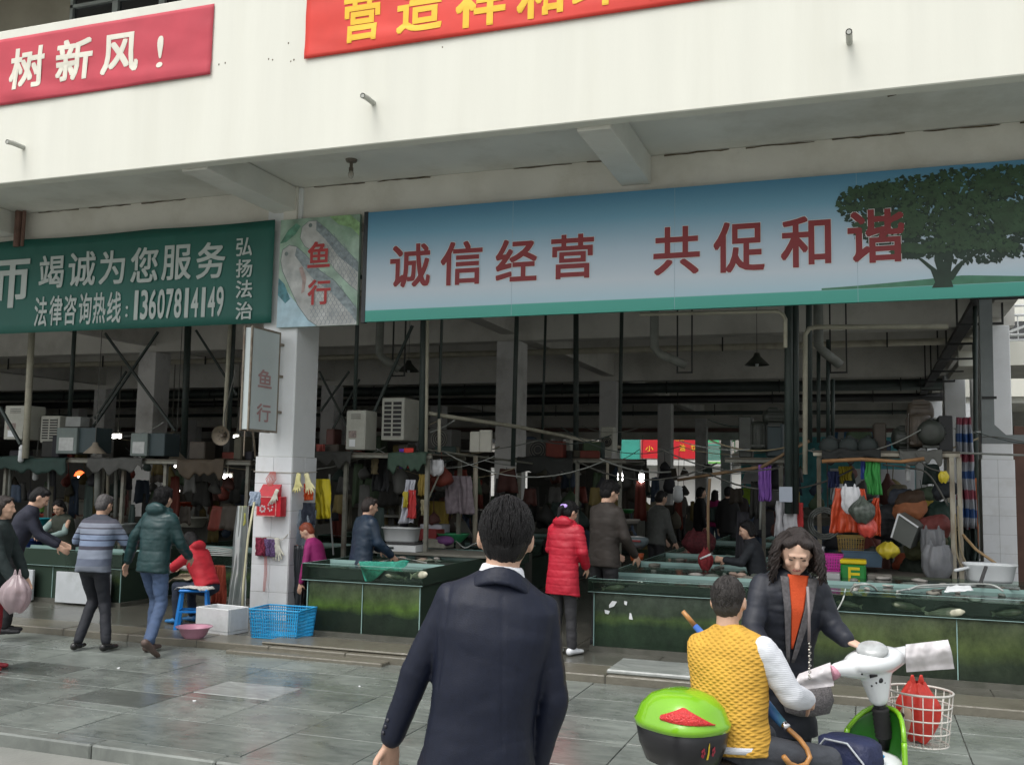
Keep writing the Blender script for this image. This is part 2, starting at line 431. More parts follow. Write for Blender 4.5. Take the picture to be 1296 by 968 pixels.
for j in range(ny):
    i = 0; x = -13.8
    while x < 15.5:
        cx, cy = x+TX/2, (ys[j]+ys[j+1])/2
        m = stone
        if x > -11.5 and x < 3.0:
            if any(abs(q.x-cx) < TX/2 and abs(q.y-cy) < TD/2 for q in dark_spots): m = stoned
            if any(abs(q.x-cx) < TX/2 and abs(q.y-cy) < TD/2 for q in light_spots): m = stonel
        z = random.uniform(-.002, .002)
        if m is stone:
            if tmesh is None:
                o = MB().box(-TX/2+.004, TX/2-.004, -(ys[1]-ys[0])/2+.004, (ys[1]-ys[0])/2-.004, -.035, 0, .0025).build('paving_slab', stone, pav, local=True); tmesh = o.data
            else:
                o = bpy.data.objects.new('paving_slab', tmesh); COL.objects.link(o); o.parent = pav
            o.location = WM[pav].inverted() @ Vector((cx, cy, z)); o.rotation_euler = (random.uniform(-.002, .002), random.uniform(-.002, .002), 0)
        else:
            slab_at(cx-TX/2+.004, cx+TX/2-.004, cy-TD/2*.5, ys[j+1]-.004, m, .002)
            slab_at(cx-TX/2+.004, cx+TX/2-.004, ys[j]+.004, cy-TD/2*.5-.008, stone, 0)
        x += TX
# market floor with its low step
fl = tag(MB().box(-60, 5.4, 9.14, 54.5, -.12, FL-.012).build('market_floor', floorm), kind='structure')
edge = mat('worn_step_stone', (.15, .14, .11), .3, .25, 3, dirt=(.06, .055, .045), dscale=3, damt=.7, bump=.3, bscale=20)
for i in range(24):
    x = -14+i*.9
    o = MB().box(x+.004, x+.896, 9.13, 9.62, -.02, FL+random.uniform(0, .006), .01).build('step_slab', edge, fl)
for i in range(14):
    for j in range(3):
        x = -11+i*1.0; y = 9.63+j*.85
        MB().box(x+.004, x+.996, y+.003, y+.845, FL-.03, FL+random.uniform(-.004, .002), .006).build('floor_slab', floorm, fl)
p0, p1 = gr(742, 861, .1), gr(880, 868, .1)
MB().box(p0.x+.05, -1.0, 9.2, 9.85, FL+.004, .115, .012).build('marble_slab', stonel, fl)
MB().box(-6.05, -4.2, 9.22, 9.75, FL+.004, .10, .012).build('worn_plank_slab', edge, fl)
MB().box(-6.3, -4.5, 8.95, 9.3, -.01, .035, .01).build('worn_plank_slab', edge, fl)

# ---------------------------------------------------------------- building: pillars, slabs, beams
bld = thing('market_building', 'cream two-storey market building with open ground floor on square pillars', 'building', (-7, FY, 0))
par = MB().box(-40, 2.8, PY, PY+.16, 5.22, 7.12, .01).build('parapet', cream, bld)
MB().box(-40, 2.8, PY+.17, FY+.5, SOF, SOF+.16).build('soffit_slab', soffm, bld)
MB().box(-60, 2.47, FY+.51, 54, SOF+.002, SOF+.2).build('ceiling_slab', inm, bld)
MB().box(-40, 2.7, FY+.04, FY+.44, 5.0, SOF-.003).build('front_beam', beamm, bld)
PX = [-52.5, -43.4, -34.3, -25.2, -16.15, -7.0, 2.15]
PYs = [FY, 19.3, 27.8, 36.3, 44.8, 53.2]
for x in PX:
    MB().box(x-.17, x+.17, PY+.165, FY+.035, 5.2, SOF-.004, .01).build('soffit_beam', soffm, bld)
for x in [-20.75, -11.6, -2.42]:
    MB().box(x-.17, x+.17, PY+.165, FY+.035, 5.19, SOF-.004, .01).build('soffit_beam', soffm, bld)
MB().box(-6.99, -6.80, FY-.04, FY+.0, 5.08, SOF-.005).build('column_stub', beamm, bld)
for x in PX[1:]:
    MB().box(x-.17, x+.17, FY+.5, 53.8, 4.86, SOF+.003).build('long_beam', inm, bld)
for y in PYs[1:]:
    MB().box(-58, 2.5, y+.08, y+.46, 4.72, SOF+.001).build('cross_beam', inm, bld)
for y in PYs[:-1]:
    MB().box(-58, 2.46, y+4.3, y+4.55, 5.02, SOF+.0012).build('cross_beam', inm, bld)
MB().box(-58, 2.5, 53.1, 53.3, 4.1, 4.7).build('rear_fascia', inm, bld)
MB().box(-58, 2.5, 44.9, 45.1, 4.35, 4.71).build('duct_beam', inm, bld)
inpil = mat('inner_pillar_paint', (.72, .72, .72), .7, .05, 2, dirt=(.16, .15, .13), dscale=1.2, damt=.5)
for x in PX:
    for y in PYs:
        if x < -30 and y < 15: continue
        near = (y == FY) or x > 0
        z1 = SOF-.005 if y == FY else 4.71
        sc_ = MB().box(x-.25, x+.25, y, y+.55, FL-.01, z1, .012)
        o = sc_.build('pillar', whitew if near else inpil, bld)
        if (x, y) in ((-7.0, FY), (2.15, 19.3)):
            MB().box(x-.262, x+.262, y-.012, y+.562, FL, 2.08 if y == FY else 2.35).build('grout_bed', grout, bld)
            nz = 6 if y == FY else 7; th = (2.0 if y == FY else 2.27)/nz
            for k in range(nz):
                z0 = FL+.005+k*th
                for s_ in range(2):
                    xa = x-.265+s_*.265
                    MB().box(xa+.002, xa+.263, y-.02, y-.011, z0+.002, z0+th-.002, .002).build('wall_tile', tilem, bld)
                    ya = y-.01+s_*.287
                    MB().box(x+.261, x+.27, ya+.002, ya+.284, z0+.002, z0+th-.002, .002).build('wall_tile', tilem, bld)
# upper floor behind the balcony
MB().box(-60, 2.6, FY+.52, FY+.8, SOF+.21, 9.3).build('upper_wall', mat('upper_wall_paint', (.33, .31, .25), .85, .06, 1.2, dirt=(.2, .19, .15), dscale=.8, damt=.5), bld)
MB().box(-60, 2.8, PY-.3, FY+.9, 9.31, 9.5).build('upper_canopy', mat('upper_canopy_paint', (.4, .4, .36), .85), bld)
MB().box(-60, 2.6, FY+.81, 54, 9.0, 9.3).build('roof_slab', inm, bld)
alum = mat('aluminium_frame', (.45, .5, .5), .35, .05, 5, metal=.6)
winm = mat('dark_window_glass', (.02, .022, .025), .08, .1, 2, spec=.8)
a, b = at(98, 30, FY+.5), at(215, 8, FY+.5)
wz = a.z
for q in range(3):
    x0 = a.x-.1+q*(b.x-a.x)*.5
    f = MB(); x1 = x0+(b.x-a.x)*.5
    for (u0, u1, v0, v1) in ((x0, x0+.05, wz-.7, wz+1.5), (x1-.05, x1, wz-.7, wz+1.5), (x0, x1, wz+.22, wz+.27), (x0, x1, wz+1.45, wz+1.5), (x0, x1, wz-.7, wz-.65)):
        f.box(u0, u1, FY+.44, FY+.51, v0, v1)
    fo = f.build('window', alum, bld)
    MB().box(x0+.05, x1-.05, FY+.485, FY+.495, wz-.65, wz+1.45).build('pane', winm, fo)
jm = mat('brown_damp_stain', (.12, .095, .06), .9, .4, 9)
rr = random.Random(8)
for x0 in np.arange(-12, 2.6, .9):
    if rr.random() < .25: continue
    pts = [(x0+.09*k, FY+.034, SOF-.006-.012*rr.random()) for k in range(9)]
    MB().tube(pts, [.003+.007*rr.random() for _ in pts], 5).build('joint_stain', jm, bld)
for px, py in ((365, 55), (340, 75), (345, 76), (368, 78), (372, 76), (277, 82), (285, 80), (560, 60)):
    p = at(px, py, PY-.001); MB().ell(p, (.008, .003, .007+.006*rr.random()), None, 8, 4).build('drill_hole', jm, bld)
p = at(1134, 150, 9.6); p.z = SOF; MB().tube([p, p-Vector((0, 0, .05)), p-Vector((.07, 0, .06))], .012, 6).build('ceiling_hook', jm, bld)
# drain spouts on the parapet
pipew = mat('old_pvc', (.45, .46, .42), .5, .15, 8, dirt=(.1, .09, .06), dscale=8, damt=.6)
for i, (px, py) in enumerate(((30, 187), (473, 131), (1075, 54))):
    p = at(px, py, PY); sp = MB()
    sp.tube([p+Vector((0, .1, 0)), p+Vector((0, -.16, .0)), p+Vector((.0, -.24, -.01))], .028, 10, cap=False)
    sp.tube([p+Vector((0, -.02, 0)), p+Vector((0, -.239, -.01))], .02, 10)
    sp.build('drain_spout', pipew, bld)
# bulb holder under the soffit
p = at(445, 197, 10.0); p.z = SOF
t = thing('lamp_holder', 'small bare light bulb in a round holder under the concrete canopy', 'lamp', p)
MB().lathe(p, [(.07, 0), (.06, -.03), (.02, -.04), (.02, -.09), (.027, -.10), (.027, -.14)], 12).build('holder', mat('brown_bakelite', (.12, .1, .08), .4), t)
MB().ell(p+Vector((0, 0, -.18)), (.035, .035, .05)).build('bulb', mat('dull_bulb_glass', (.4, .38, .33), .15), t, True)
# brown downpipe at the left under the canopy
p = at(22, 300, FY-.1)
tag(MB().tube([(p.x, FY-.1, 5.0), (p.x, FY-.1, SOF-.01)], .05, 10).tube([(p.x+.1, FY-.1, 5.0), (p.x+.1, FY-.1, SOF-.01)], .025, 8).build('downpipe', mat('rusty_brown_pipe', (.16, .09, .07), .7, .3, 6)), 'short rusty brown downpipe above the green sign at far left', 'pipe')

# ---------------------------------------------------------------- signs
def sign_sheet(name, label, px_l, top_l, bot_l, px_r, top_r, bot_r, Y, m, th=.03, wav=0., cat='sign'):
    a, b = at(px_l, top_l, Y), at(px_l, bot_l, Y); c, d = at(px_r, top_r, Y), at(px_r, bot_r, Y)
    x0, x1 = (a.x+b.x)/2, (c.x+d.x)/2; zt = (a.z+c.z)/2; zb = (b.z+d.z)/2
    t = thing(name, label, cat, (x0, Y, zb))
    def fn(u, v):
        x = x0+(x1-x0)*u; z = zb+(zt-zb)*v
        y = Y + (wav*noise.noise(Vector((x*1.1, 0, z*2.5)))*sin(pi*v)**.5*.5 if wav else 0)
        zz = z + (-.03*sin(pi*u*5)**2*(.3 if wav else 0) if v > .99 else 0)
        return (x, y, zz)
    nu = max(2, int(abs(x1-x0)/.12)) if wav else 1
    o = MB().sheet(fn, nu, 10 if wav else 1, -th).build('board' if not wav else 'cloth', m, t, smooth=bool(wav))
    return t, (x0, x1, zb, zt)
SY = FY-.06
# blue sign
zb, zt = 3.73, 5.095
bluem = ramp_mat('printed_sky_gradient', 'Z', [(0, (.05, .34, .27)), (.135, (.07, .38, .31)), (.14, (.42, .60, .70)), (.36, (.58, .66, .74)), (.70, (.45, .58, .70)), (1.08, (.18, .40, .56)), (1.40, (.07, .24, .40))], .45, 1.2, .0)
X0, X1 = at(464, 340, SY).x, 2.6
t = thing('blue_shop_sign', 'long pale blue printed sign with dark red Chinese characters and a green tree', 'sign', (X0, SY, zb))
MB().box(X0, X1, SY, SY+.05, zb, zt).build('board', bluem, t)
dr = mat('frame_dark', (.02, .025, .03), .4)
MB().box(X0-.055, X0-.002, SY-.005, SY+.06, zb-.01, zt+.01).build('frame_edge', dr, t)
for k in range(1, 5):
    x = X0+k*1.9
    MB().box(x-.002, x+.002, SY-.0015, SY, zb, zt).build('panel_seam', mat('seam_print', (.3, .42, .5), .5), t)
redp = mat('dark_red_print', (.23, .018, .022), .5, .05, 4); whitep = mat('white_print', (.75, .76, .76), .5, .03)
cells = [('诚', 494, 309, 545, 364), ('信', 558, 305.6, 611, 361), ('经', 627.5, 303, 680, 356.5), ('营', 697.4, 296.7, 752, 353),
         ('共', 827, 287, 886, 348), ('促', 903, 280.7, 968, 345), ('和', 988, 274, 1052, 338.5), ('谐', 1072.5, 265, 1145, 333)]
for ch, x0, y0, x1, y1 in cells:
    g = MB(); put_glyph(g, ch, plane_box(x0, y0, x1, y1, SY, .009), .022, ref=.022); g.build('character', redp, t)
    g = MB(); put_glyph(g, ch, plane_box(x0, y0, x1, y1, SY, .006), .034, ref=.022); g.build('character_outline', whitep, t)
# printed tree on the sign
tc_ = at(1195, 290, SY); leaf1 = mat('tree_print_dark', (.010, .032, .018), .5, .3, 9); leaf2 = mat('tree_print_mid', (.028, .068, .030), .5, .3, 9)
for nm, lm, cnt, off, sd_ in (('tree_print', leaf1, 4200, .002, 1), ('tree_print_light', leaf2, 2600, .003, 2)):
    g = MB(); rr = random.Random(sd_)
    lobes = [(1110, 262, 48, 28), (1160, 255, 62, 30), (1225, 240, 60, 24), (1285, 246, 50, 34), (1250, 290, 60, 32), (1170, 298, 62, 28), (1125, 290, 42, 20), (1230, 315, 58, 18), (1300, 290, 40, 36), (1210, 275, 70, 30), (1150, 318, 20, 8)]
    k = 0
    while k < cnt:
        lx, ly, la, lb = rr.choice(lobes); a_ = rr.uniform(0, 2*pi); r_ = math.sqrt(rr.random())*(1.0+.12*rr.random())
        p = at(lx+cos(a_)*la*r_, ly+sin(a_)*lb*r_, SY)
        if p.x > X1-.05: continue
        if sd_ == 2 and sin(a_) > .3: continue
        s_ = rr.uniform(.014, .036); an = rr.uniform(0, pi); off = (.001 if sd_ == 1 else .006)+.004*rr.random()
        pts = [(p.x+cos(an+q)*s_*(1 if q_ % 2 == 0 else .55), SY-off, p.z+sin(an+q)*s_*(1 if q_ % 2 == 0 else .55)) for q_, q in enumerate((0, 1.3, 2.2, 3.6, 4.9))]
        g.add(pts, [(0, 1, 2, 3, 4)]); k += 1
    g.build(nm, lm, t)
g = MB()
def limb(pts, ws):
    L = []; Rr = []; limb.k = getattr(limb, 'k', 0)+1; yo = SY-.0015-.0006*limb.k
    for (x, y), w_ in zip(pts, ws):
        p = at(x, y, SY); L.append((p.x-w_, yo, p.z)); Rr.append((p.x+w_, yo, p.z))
    n_ = len(L); g.add(L+Rr, [(i, i+1, n_+i+1, n_+i) for i in range(n_-1)])
limb([(1193, 364), (1195, 350), (1200, 330), (1205, 290)], [.10, .055, .04, .02]); limb([(1190, 360), (1182, 342), (1165, 328), (1140, 315)], [.04, .03, .02, .01])
limb([(1200, 355), (1215, 335), (1238, 318), (1260, 300)], [.045, .03, .025, .012]); limb([(1196, 352), (1188, 330), (1185, 300)], [.05, .04, .02])
g.build('trunk_print', leaf1, t)
g = MB()
pts = []
for i in range(25):
    px = 1040+i*(1296-1040)/24*1.28; base = at(px, 381-(px-1040)*.036, SY); h_ = max(0, 1-abs(px-1220)/190.)
    pts.append((base, .015+.07*h_**1.4))
lo = [(p.x, SY-.001, zb+.14) for p, h_ in pts if p.x < X1]; hi = [(p.x, SY-.001, zb+.145+h_) for p, h_ in pts if p.x < X1]; n_ = len(lo)
g.add(lo+hi, [(i, i+1, n_+i+1, n_+i) for i in range(n_-1)]); g.build('meadow_print', mat('meadow_print_green', (.06, .2, .12), .5, .2, 6), t)
for q in range(2):
    for i in range(14):
        pass
# fish panel
pl, pr_ = at(353, 347, SY).x, at(459, 343, SY).x
t = thing('fish_shop_panel', 'square panel printed with two grey fish and red characters above the pillar', 'sign', (pl, SY, zb-.01))
bgm = mat('pale_leafy_print', (.32, .44, .36), .45, .45, 3.5, dirt=(.14, .3, .17), dscale=2.2, damt=.7)
MB().box(pl, pr_-.06, SY-.004, SY+.05, zb-.03, zt-.01).build('board', bgm, t)
fishm = mat('fish_print', (.46, .47, .46), .45, .30, 5, dirt=(.22, .25, .26), dscale=4, damt=.6); fishd = mat('fish_scale_print', (.17, .21, .25), .5, .2, 8); blp = mat('pale_blue_print', (.42, .58, .66), .45, .25, 4, dirt=(.14, .3, .4), dscale=3, damt=.5)
def U(x, z): return Vector((pl+x*(pr_-.06-pl), 0, zb-.03+z*(zt-zb+.02)))
def flat(poly, off, nm, m):
    g = MB(); g.add([(q.x, SY-.004-off, q.z) for q in (U(*p) for p in poly)], [tuple(range(len(poly)))]); return g.build(nm, m, t)
flat([(0, .0), (.0, .45), (.15, .3), (.35, .12), (.5, 0)], .0008, 'water_print', blp)
fishA = [(.02, .62), (.04, .72), (.12, .76), (.22, .74), (.34, .66), (.5, .52), (.72, .40), (.92, .22), (1, .14), (1, 0), (.52, 0), (.4, .06), (.26, .2), (.14, .38), (.05, .52)]
fishB = [(.26, .82), (.28, .92), (.36, .97), (.46, .97), (.6, .88), (.8, .72), (.95, .60), (1, .56), (1, .3), (.9, .36), (.72, .5), (.6, .62), (.45, .68), (.32, .74)]
for nm, fp, dx in (('fish_print', fishB, .0014), ('fish_print', fishA, .002)):
    g = MB(); cx = sum(p[0] for p in fp)/len(fp); cz = sum(p[1] for p in fp)/len(fp)
    vs = [(q.x, SY-.004-dx, q.z) for q in (U(*p) for p in fp)]; g.add(vs, [tuple(range(len(vs)))]); g.build(nm, fishm, t)
flat([(.22, .74), (.34, .66), (.5, .52), (.72, .40), (.92, .22), (1, .14), (1, .03), (.9, .12), (.68, .30), (.46, .42), (.3, .56), (.2, .66)], .0026, 'fish_back_print', mat('fish_back_tone', (.24, .29, .31), .5, .4, 14))
flat([(.60, .88), (.8, .72), (.95, .60), (1, .56), (1, .47), (.92, .52), (.76, .62), (.58, .79), (.46, .88), (.46, .97)], .0016, 'fish_back_print', mat('fish_back_tone', (.24, .29, .31), .5, .4, 14))
flat([(.30, .56), (.36, .44), (.34, .32), (.30, .30), (.31, .42), (.26, .54)], .0029, 'gill_print', mat('gill_tone', (.40, .30, .28), .5, .3, 12))
flat([(.0, .78), (.10, .90), (.20, .96), (.26, .93), (.20, .86), (.08, .79)], .0009, 'leaf_print', mat('leaf_tone', (.10, .26, .18), .5, .4, 12))
flat([(.62, 1), (.74, .92), (.9, .88), (1, .80), (1, .92), (.88, 1)], .0009, 'leaf_print', mat('leaf_tone2', (.25, .42, .20), .5, .4, 12))
flat([(.0, .46), (.08, .40), (.16, .26), (.10, .22), (0, .30)], .0011, 'leaf_print', mat('leaf_tone3', (.07, .22, .26), .5, .4, 12))
def inpoly(x, y, poly):
    r_ = False; j = len(poly)-1
    for i in range(len(poly)):
        xi, yi = poly[i]; xj, yj = poly[j]
        if (yi > y) != (yj > y) and x < (xj-xi)*(y-yi)/(yj-yi)+xi: r_ = not r_
        j = i
    return r_
g = MB()
for poly, xmin in ((fishA, .40), (fishB, .58)):
    for i in range(40):
        for j in range(34):
            x = i*.052+(.026 if j % 2 else 0); z = j*.034
            if poly is fishB and inpoly(x, z, fishA): continue
            if x > xmin and x < .985 and inpoly(x, z, poly) and inpoly(x+.02, z-.015, poly):
                q = U(x, z); arc = [(q.x+.034*cos(a_)-.004, SY-.0065, q.z+.034*sin(a_)) for a_ in (-1.2, -.4, .4, 1.2)]
                arc2 = [(v[0]-.007, v[1], v[2]) for v in arc[::-1]]; g.add(arc+arc2, [(0, 1, 6, 7), (1, 2, 5, 6), (2, 3, 4, 5)])
g.build('scale_print', fishd, t)['kind'] = 'stuff'
g = MB()
for poly in (fishA, fishB):
    for i in range(len(poly)):
        (xa, za), (xb, zb_) = poly[i], poly[(i+1) % len(poly)]
        if xa >= .99 and xb >= .99 or (za <= 0.01 and zb_ <= .01): continue
        q0, q1 = U(xa, za), U(xb, zb_); d_ = (q1-q0).normalized(); nn = Vector((-d_.z, 0, d_.x))*(.0045 if poly is fishA else .003)
        g.add([(v.x, SY-.0068, v.z) for v in (q0-nn, q1-nn, q1+nn, q0+nn)], [(0, 1, 2, 3)])
for (x, z) in ((.09, .68), (.385, .93)):
    q = U(x, z); g.add([(q.x+.028*cos(a_*.785), SY-.007, q.z+.028*sin(a_*.785)) for a_ in range(8)], [tuple(range(8))])
g.build('outline_print', mat('fish_outline_print', (.16, .2, .2), .5), t)
g = MB(); redb = mat('bright_red_print', (.40, .03, .03), .5)
for ch, x0, y0, x1, y1 in (('鱼', 390, 306, 418.6, 339), ('行', 390, 354, 419, 386)):
    g = MB(); put_glyph(g, ch, plane_box(x0, y0, x1, y1, SY, .014), .025, ref=.025); g.build('character', redb, t)
    g = MB(); put_glyph(g, ch, plane_box(x0, y0, x1, y1, SY, .0125), .036, ref=.025); g.build('character_outline', mat('pale_outline_print', (.5, .5, .48), .5), t)
# green sign (cloth)
gx1 = at(345.5, 350, SY-.03).x
t = thing('green_law_banner', 'dark green banner with grey Chinese characters and a phone number', 'sign', (-11, SY-.03, zb))
grm = mat('dark_green_cloth', (.008, .10, .078), .55, .12, 1.5, bump=.05, bscale=8)
def fn(u, v):
    x = -16+(gx1+16)*u; z = 3.76+(5.10-3.76)*v
    if v > .99: z -= .02*abs(sin(x*1.4))
    return (x, SY-.03+.012*noise.noise(Vector((x*1.3, 0, z*2))), z)
MB().sheet(fn, 70, 10, -.004).build('cloth', grm, t, True)
lg = mat('grey_print', (.43, .48, .46), .6, .05)
cells = [('师', -22, 327, 40, 391), ('竭', 53, 324, 84, 365.5), ('诚', 90, 319.5, 124, 363), ('为', 129, 318, 161, 360.5), ('您', 168.6, 314, 203, 358.5), ('服', 208, 311, 245, 355), ('务', 251.6, 307.6, 288, 353.5),
         ('法', 47, 376.5, 62.8, 414), ('律', 66, 375, 82, 412.5), ('咨', 84, 374, 99.8, 412), ('询', 103, 371.5, 119, 411.5), ('热', 121, 371, 137, 410), ('线', 139, 370, 156.3, 409.5), (':', 162, 388, 165, 402),
         ('弘', 301.6, 302, 322, 325), ('扬', 301.6, 329, 322, 352), ('法', 301, 355.5, 322, 378), ('治', 301, 382.7, 322, 405)]
for i, ch in enumerate('13607814149'):
    x0 = 170.5+i*10.62; k = (x0-170)/116.
    cells.append((ch, x0+(2.6 if ch == '1' else 0), 368.5-5.3*k, x0+(7.2 if ch == '1' else 9.0), 405.5-5*k))
for ch, x0, y0, x1, y1 in cells:
    g = MB(); put_glyph(g, ch, plane_box(x0, y0, x1, y1, SY, .047), .018, ref=.018); g.build('character', lg, t)
# lightbox on the pillar
bx = at(356, 420, FY-.1).x
Yn = .1
for k in range(40):
    y = 9.6+k*.03
    if at(319, 413, y).x <= bx: Yn = y; break
zt2, zb2 = at(338, 416.5, (Yn+FY-.1)/2).z, at(333, 546.5, (Yn+FY-.1)/2).z
Yf = FY-.1
t = thing('projecting_light_box', 'narrow white light box with faded red characters projecting from the white pillar', 'sign', (bx, Yf, zb2))
pale = mat('milky_acrylic', (.52, .58, .58), .3, .04, 3); rustf = mat('rusty_frame', (.2, .17, .13), .6, .3, 12, dirt=(.12, .06, .03), dscale=9, damt=.7)
MB().box(bx-.12, bx-.004, Yn+.02, Yf-.02, zb2+.02, zt2-.02).build('face_panel', pale, t)
g = MB()
for xx in (bx-.125, bx-.02):
    g.box(xx, xx+.02, Yn, Yn+.025, zb2, zt2); g.box(xx, xx+.02, Yf-.025, Yf, zb2, zt2)
    g.box(xx, xx+.02, Yn+.026, Yf-.026, zt2-.025, zt2); g.box(xx, xx+.02, Yn+.026, Yf-.026, zb2, zb2+.025)
g.build('frame', rustf, t)
g = MB()
for z in (zb2+.25, zb2+.7, zb2+1.1): g.box(bx-.06, bx-.01, Yf+.001, FY-.001, z, z+.03)
g.tube([(bx-.06, Yn+.05, zb2+.55), (bx-.5, Yf+.3, zb2-.3)], .012, 6); g.tube([(bx-.06, Yn+.02, zb2), (bx-.06, Yn+.02, zb2-.3)], .008, 6)
g.build('bracket', rustf, t)
fr_ = mat('faded_red_print', (.42, .25, .25), .5, .15, 10)
for ch, c0, c1 in (('鱼', 468, 491), ('行', 511, 534)):
    z1_, z0_ = at(335, c0, (Yn+Yf)/2).z, at(335, c1, (Yn+Yf)/2).z; ya, yb = Yn+.16, Yf-.16
    g = MB(); put_glyph(g, ch, lambda u, v: Vector((bx-.0015, ya+(yb-ya)*u, z0_+(z1_-z0_)*v)), .02); g.build('character', fr_, t)

# banners on the parapet
def banner(name, label, xl, xr, pts_bot, zt_, m, wav, seed, strings=True):
    Y = PY-.004
    zl, zr = pts_bot; t = thing(name, label, 'banner', (xr, Y, min(zl, zr)))
    def fn(u, v):
        x = xl+(xr-xl)*u; zb_ = zl+(zr-zl)*u; z = zb_+(zt_-zb_)*v
        y = Y-.006-wav*abs(noise.noise(Vector((x*.9+z*1.4+seed, seed, z*3))))-wav*.8*abs(sin((x*.35+z*1.6)*4+seed))*math.exp(-((v-.12)/.12)**2)
        return (x, y, z)
    MB().sheet(fn, int((xr-xl)*14), 20, -.003).build('cloth', m, t, True)
    return t, fn
Yb = PY-.004
ar, al = at(267.5, 95, Yb), at(0, 131, Yb); at_r = at(269, 6, Yb)
redc = mat('faded_red_cloth', (.50, .055, .08), .7, .1, 2, bump=.1, bscale=6)
zt1 = at_r.z; t, fnb = banner('faded_red_banner', 'faded red cloth banner with white Chinese characters hung on the parapet at left', ar.x-8, ar.x, (ar.z-.06, ar.z), zt1, redc, .024, 3.1)
def on_banner(x0, y0, x1, y1, sh=0., fb=None):
    xm, ym = (x0+x1)/2, (y0+y1)/2; X0_, X1_ = at(x0, ym, Yb).x, at(x1, ym, Yb).x; Z1, Z0 = at(xm, y0, Yb).z, at(xm, y1, Yb).z
    def P_(u, v):
        x = X0_+(X1_-X0_)*u; z = Z0+(Z1-Z0)*v; fn_, xl, xr, zl, zr, zt_ = fb; uu = (x-xl)/(xr-xl); zb_ = zl+(zr-zl)*uu
        return Vector((x, fn_(uu, (z-zb_)/(zt_-zb_))[1]-.007, z))
    return P_
wc = mat('cream_white_letters', (.72, .70, .60), .7, .04)
for ch, x0, y0, x1, y1 in (('树', 14, 60.6, 57.6, 113), ('新', 72.5, 50, 118, 103), ('风', 130, 43.5, 176.6, 94), ('!', 200, 46.5, 208, 87)):
    g = MB(); put_glyph(g, ch, on_banner(x0, y0, x1, y1, fb=(fnb, ar.x-8, ar.x, ar.z-.06, ar.z, zt1)), .03 if ch != '!' else .01); g.build('character', wc, t)
orc = mat('orange_red_cloth', (.66, .045, .03), .6, .1, 2, bump=.08, bscale=6)
al2, ar2 = at(386, 76, Yb), at(916, 0, Yb)
t, fno = banner('orange_red_banner', 'bright orange-red banner with yellow Chinese characters at the top centre', al2.x, al2.x+6.6, (al2.z, ar2.z+.03), al2.z+.95, orc, .022, 7.7)
yl = mat('yellow_letters', (.85, .52, .03), .6, .04)
for ch, x0, y0, x1, y1 in (('营', 436, -9, 483, 54), ('造', 504, -20, 561, 42), ('祥', 578, -29, 641, 35), ('和', 655, -38, 714, 24), ('环', 725, -48, 790, 10), ('境', 802, -58, 868, 0)):
    g = MB(); put_glyph(g, ch, on_banner(x0, y0, x1, y1, fb=(fno, al2.x, al2.x+6.6, al2.z, ar2.z+.03, al2.z+.95)), .03); g.build('character', yl, t)
# ================================================================== PEOPLE
def wmat(name, col, **k): return mat(name, col, **k)
skin = mat('skin', (.56, .35, .25), .6, .14, 14, sss=.04, bump=.1, bscale=90)
skin2 = mat('skin_tan', (.46, .28, .19), .5, .08, 8, sss=.05)
hairm = mat('black_hair', (.007, .0065, .007), .5, .35, 30, stretch=(6, 6, 1), bump=.5, bscale=60, spec=.28)
hairb = mat('brown_black_hair', (.018, .011, .009), .5, .4, 30, stretch=(6, 6, 1), bump=.5, bscale=60)
hairg = mat('greying_hair', (.06, .055, .055), .6, .35, 60, bump=.4, bscale=90)
eyem = mat('eye_dark', (.02, .015, .012), .2); lipm = mat('lips', (.38, .14, .12), .45)
def V3(*a): return Vector(a)
def hand(g, w, d, n, side, curl=.4, s=1.):
    d = d.normalized(); n = (n-d*n.dot(d)).normalized(); t = n.cross(d)*side
    g.cap(w-d*.01*s, w+d*.045*s, (.027*s, .018*s), (.036*s, .014*s), t, 10)
    g.cap(w+d*.04*s, w+d*.085*s, (.037*s, .014*s), (.036*s, .011*s), t, 10)
    for off, L, k in ((.029, .066, 0), (.0105, .076, .1), (-.009, .070, .2), (-.027, .054, .3)):
        b = w+d*.085*s+t*off*s; a1 = curl*.6+k*.25; a2 = curl*1.5+k*.4
        d1 = d*cos(a1)+n*sin(a1)+t*off*2.2; d2 = d*cos(a2)+n*sin(a2)
        m_ = b+d1.normalized()*L*.5*s; e = m_+d2.normalized()*L*.5*s
        g.cap(b, m_, .0092*s, .0085*s, None, 8); g.cap(m_, e, .0085*s, .0072*s, None, 8)
    b = w+d*.022*s+t*.026*s; m_ = b+(d*.55+t*.8+n*.25).normalized()*.038*s; e = m_+(d*.85+t*.35+n*.4).normalized()*.034*s
    g.cap(b, m_, .0125*s, .0105*s, None, 8); g.cap(m_, e, .0105*s, .0085*s, None, 8)
def wrinkle(a, f=7., quilt=None, seed=0., zst=1.6):
    def fn(c, n):
        q = Vector((c.x*f, c.y*f, c.z*f*zst))+Vector((seed, seed, 0))
        d = noise.noise(q)*a + noise.noise(q*2.3)*a*.45
        r = 1-abs(noise.noise(Vector((c.x*f*.7, c.y*f*.7, c.z*f*1.6+seed))))
        d -= max(0, r-.86)*a*3.0
        if quilt:
            ph = (c.z % quilt)/quilt; d += -.004*math.exp(-((ph-.5)/.09)**2)+.001
        return d
    return fn
EYELID = {'on': False}
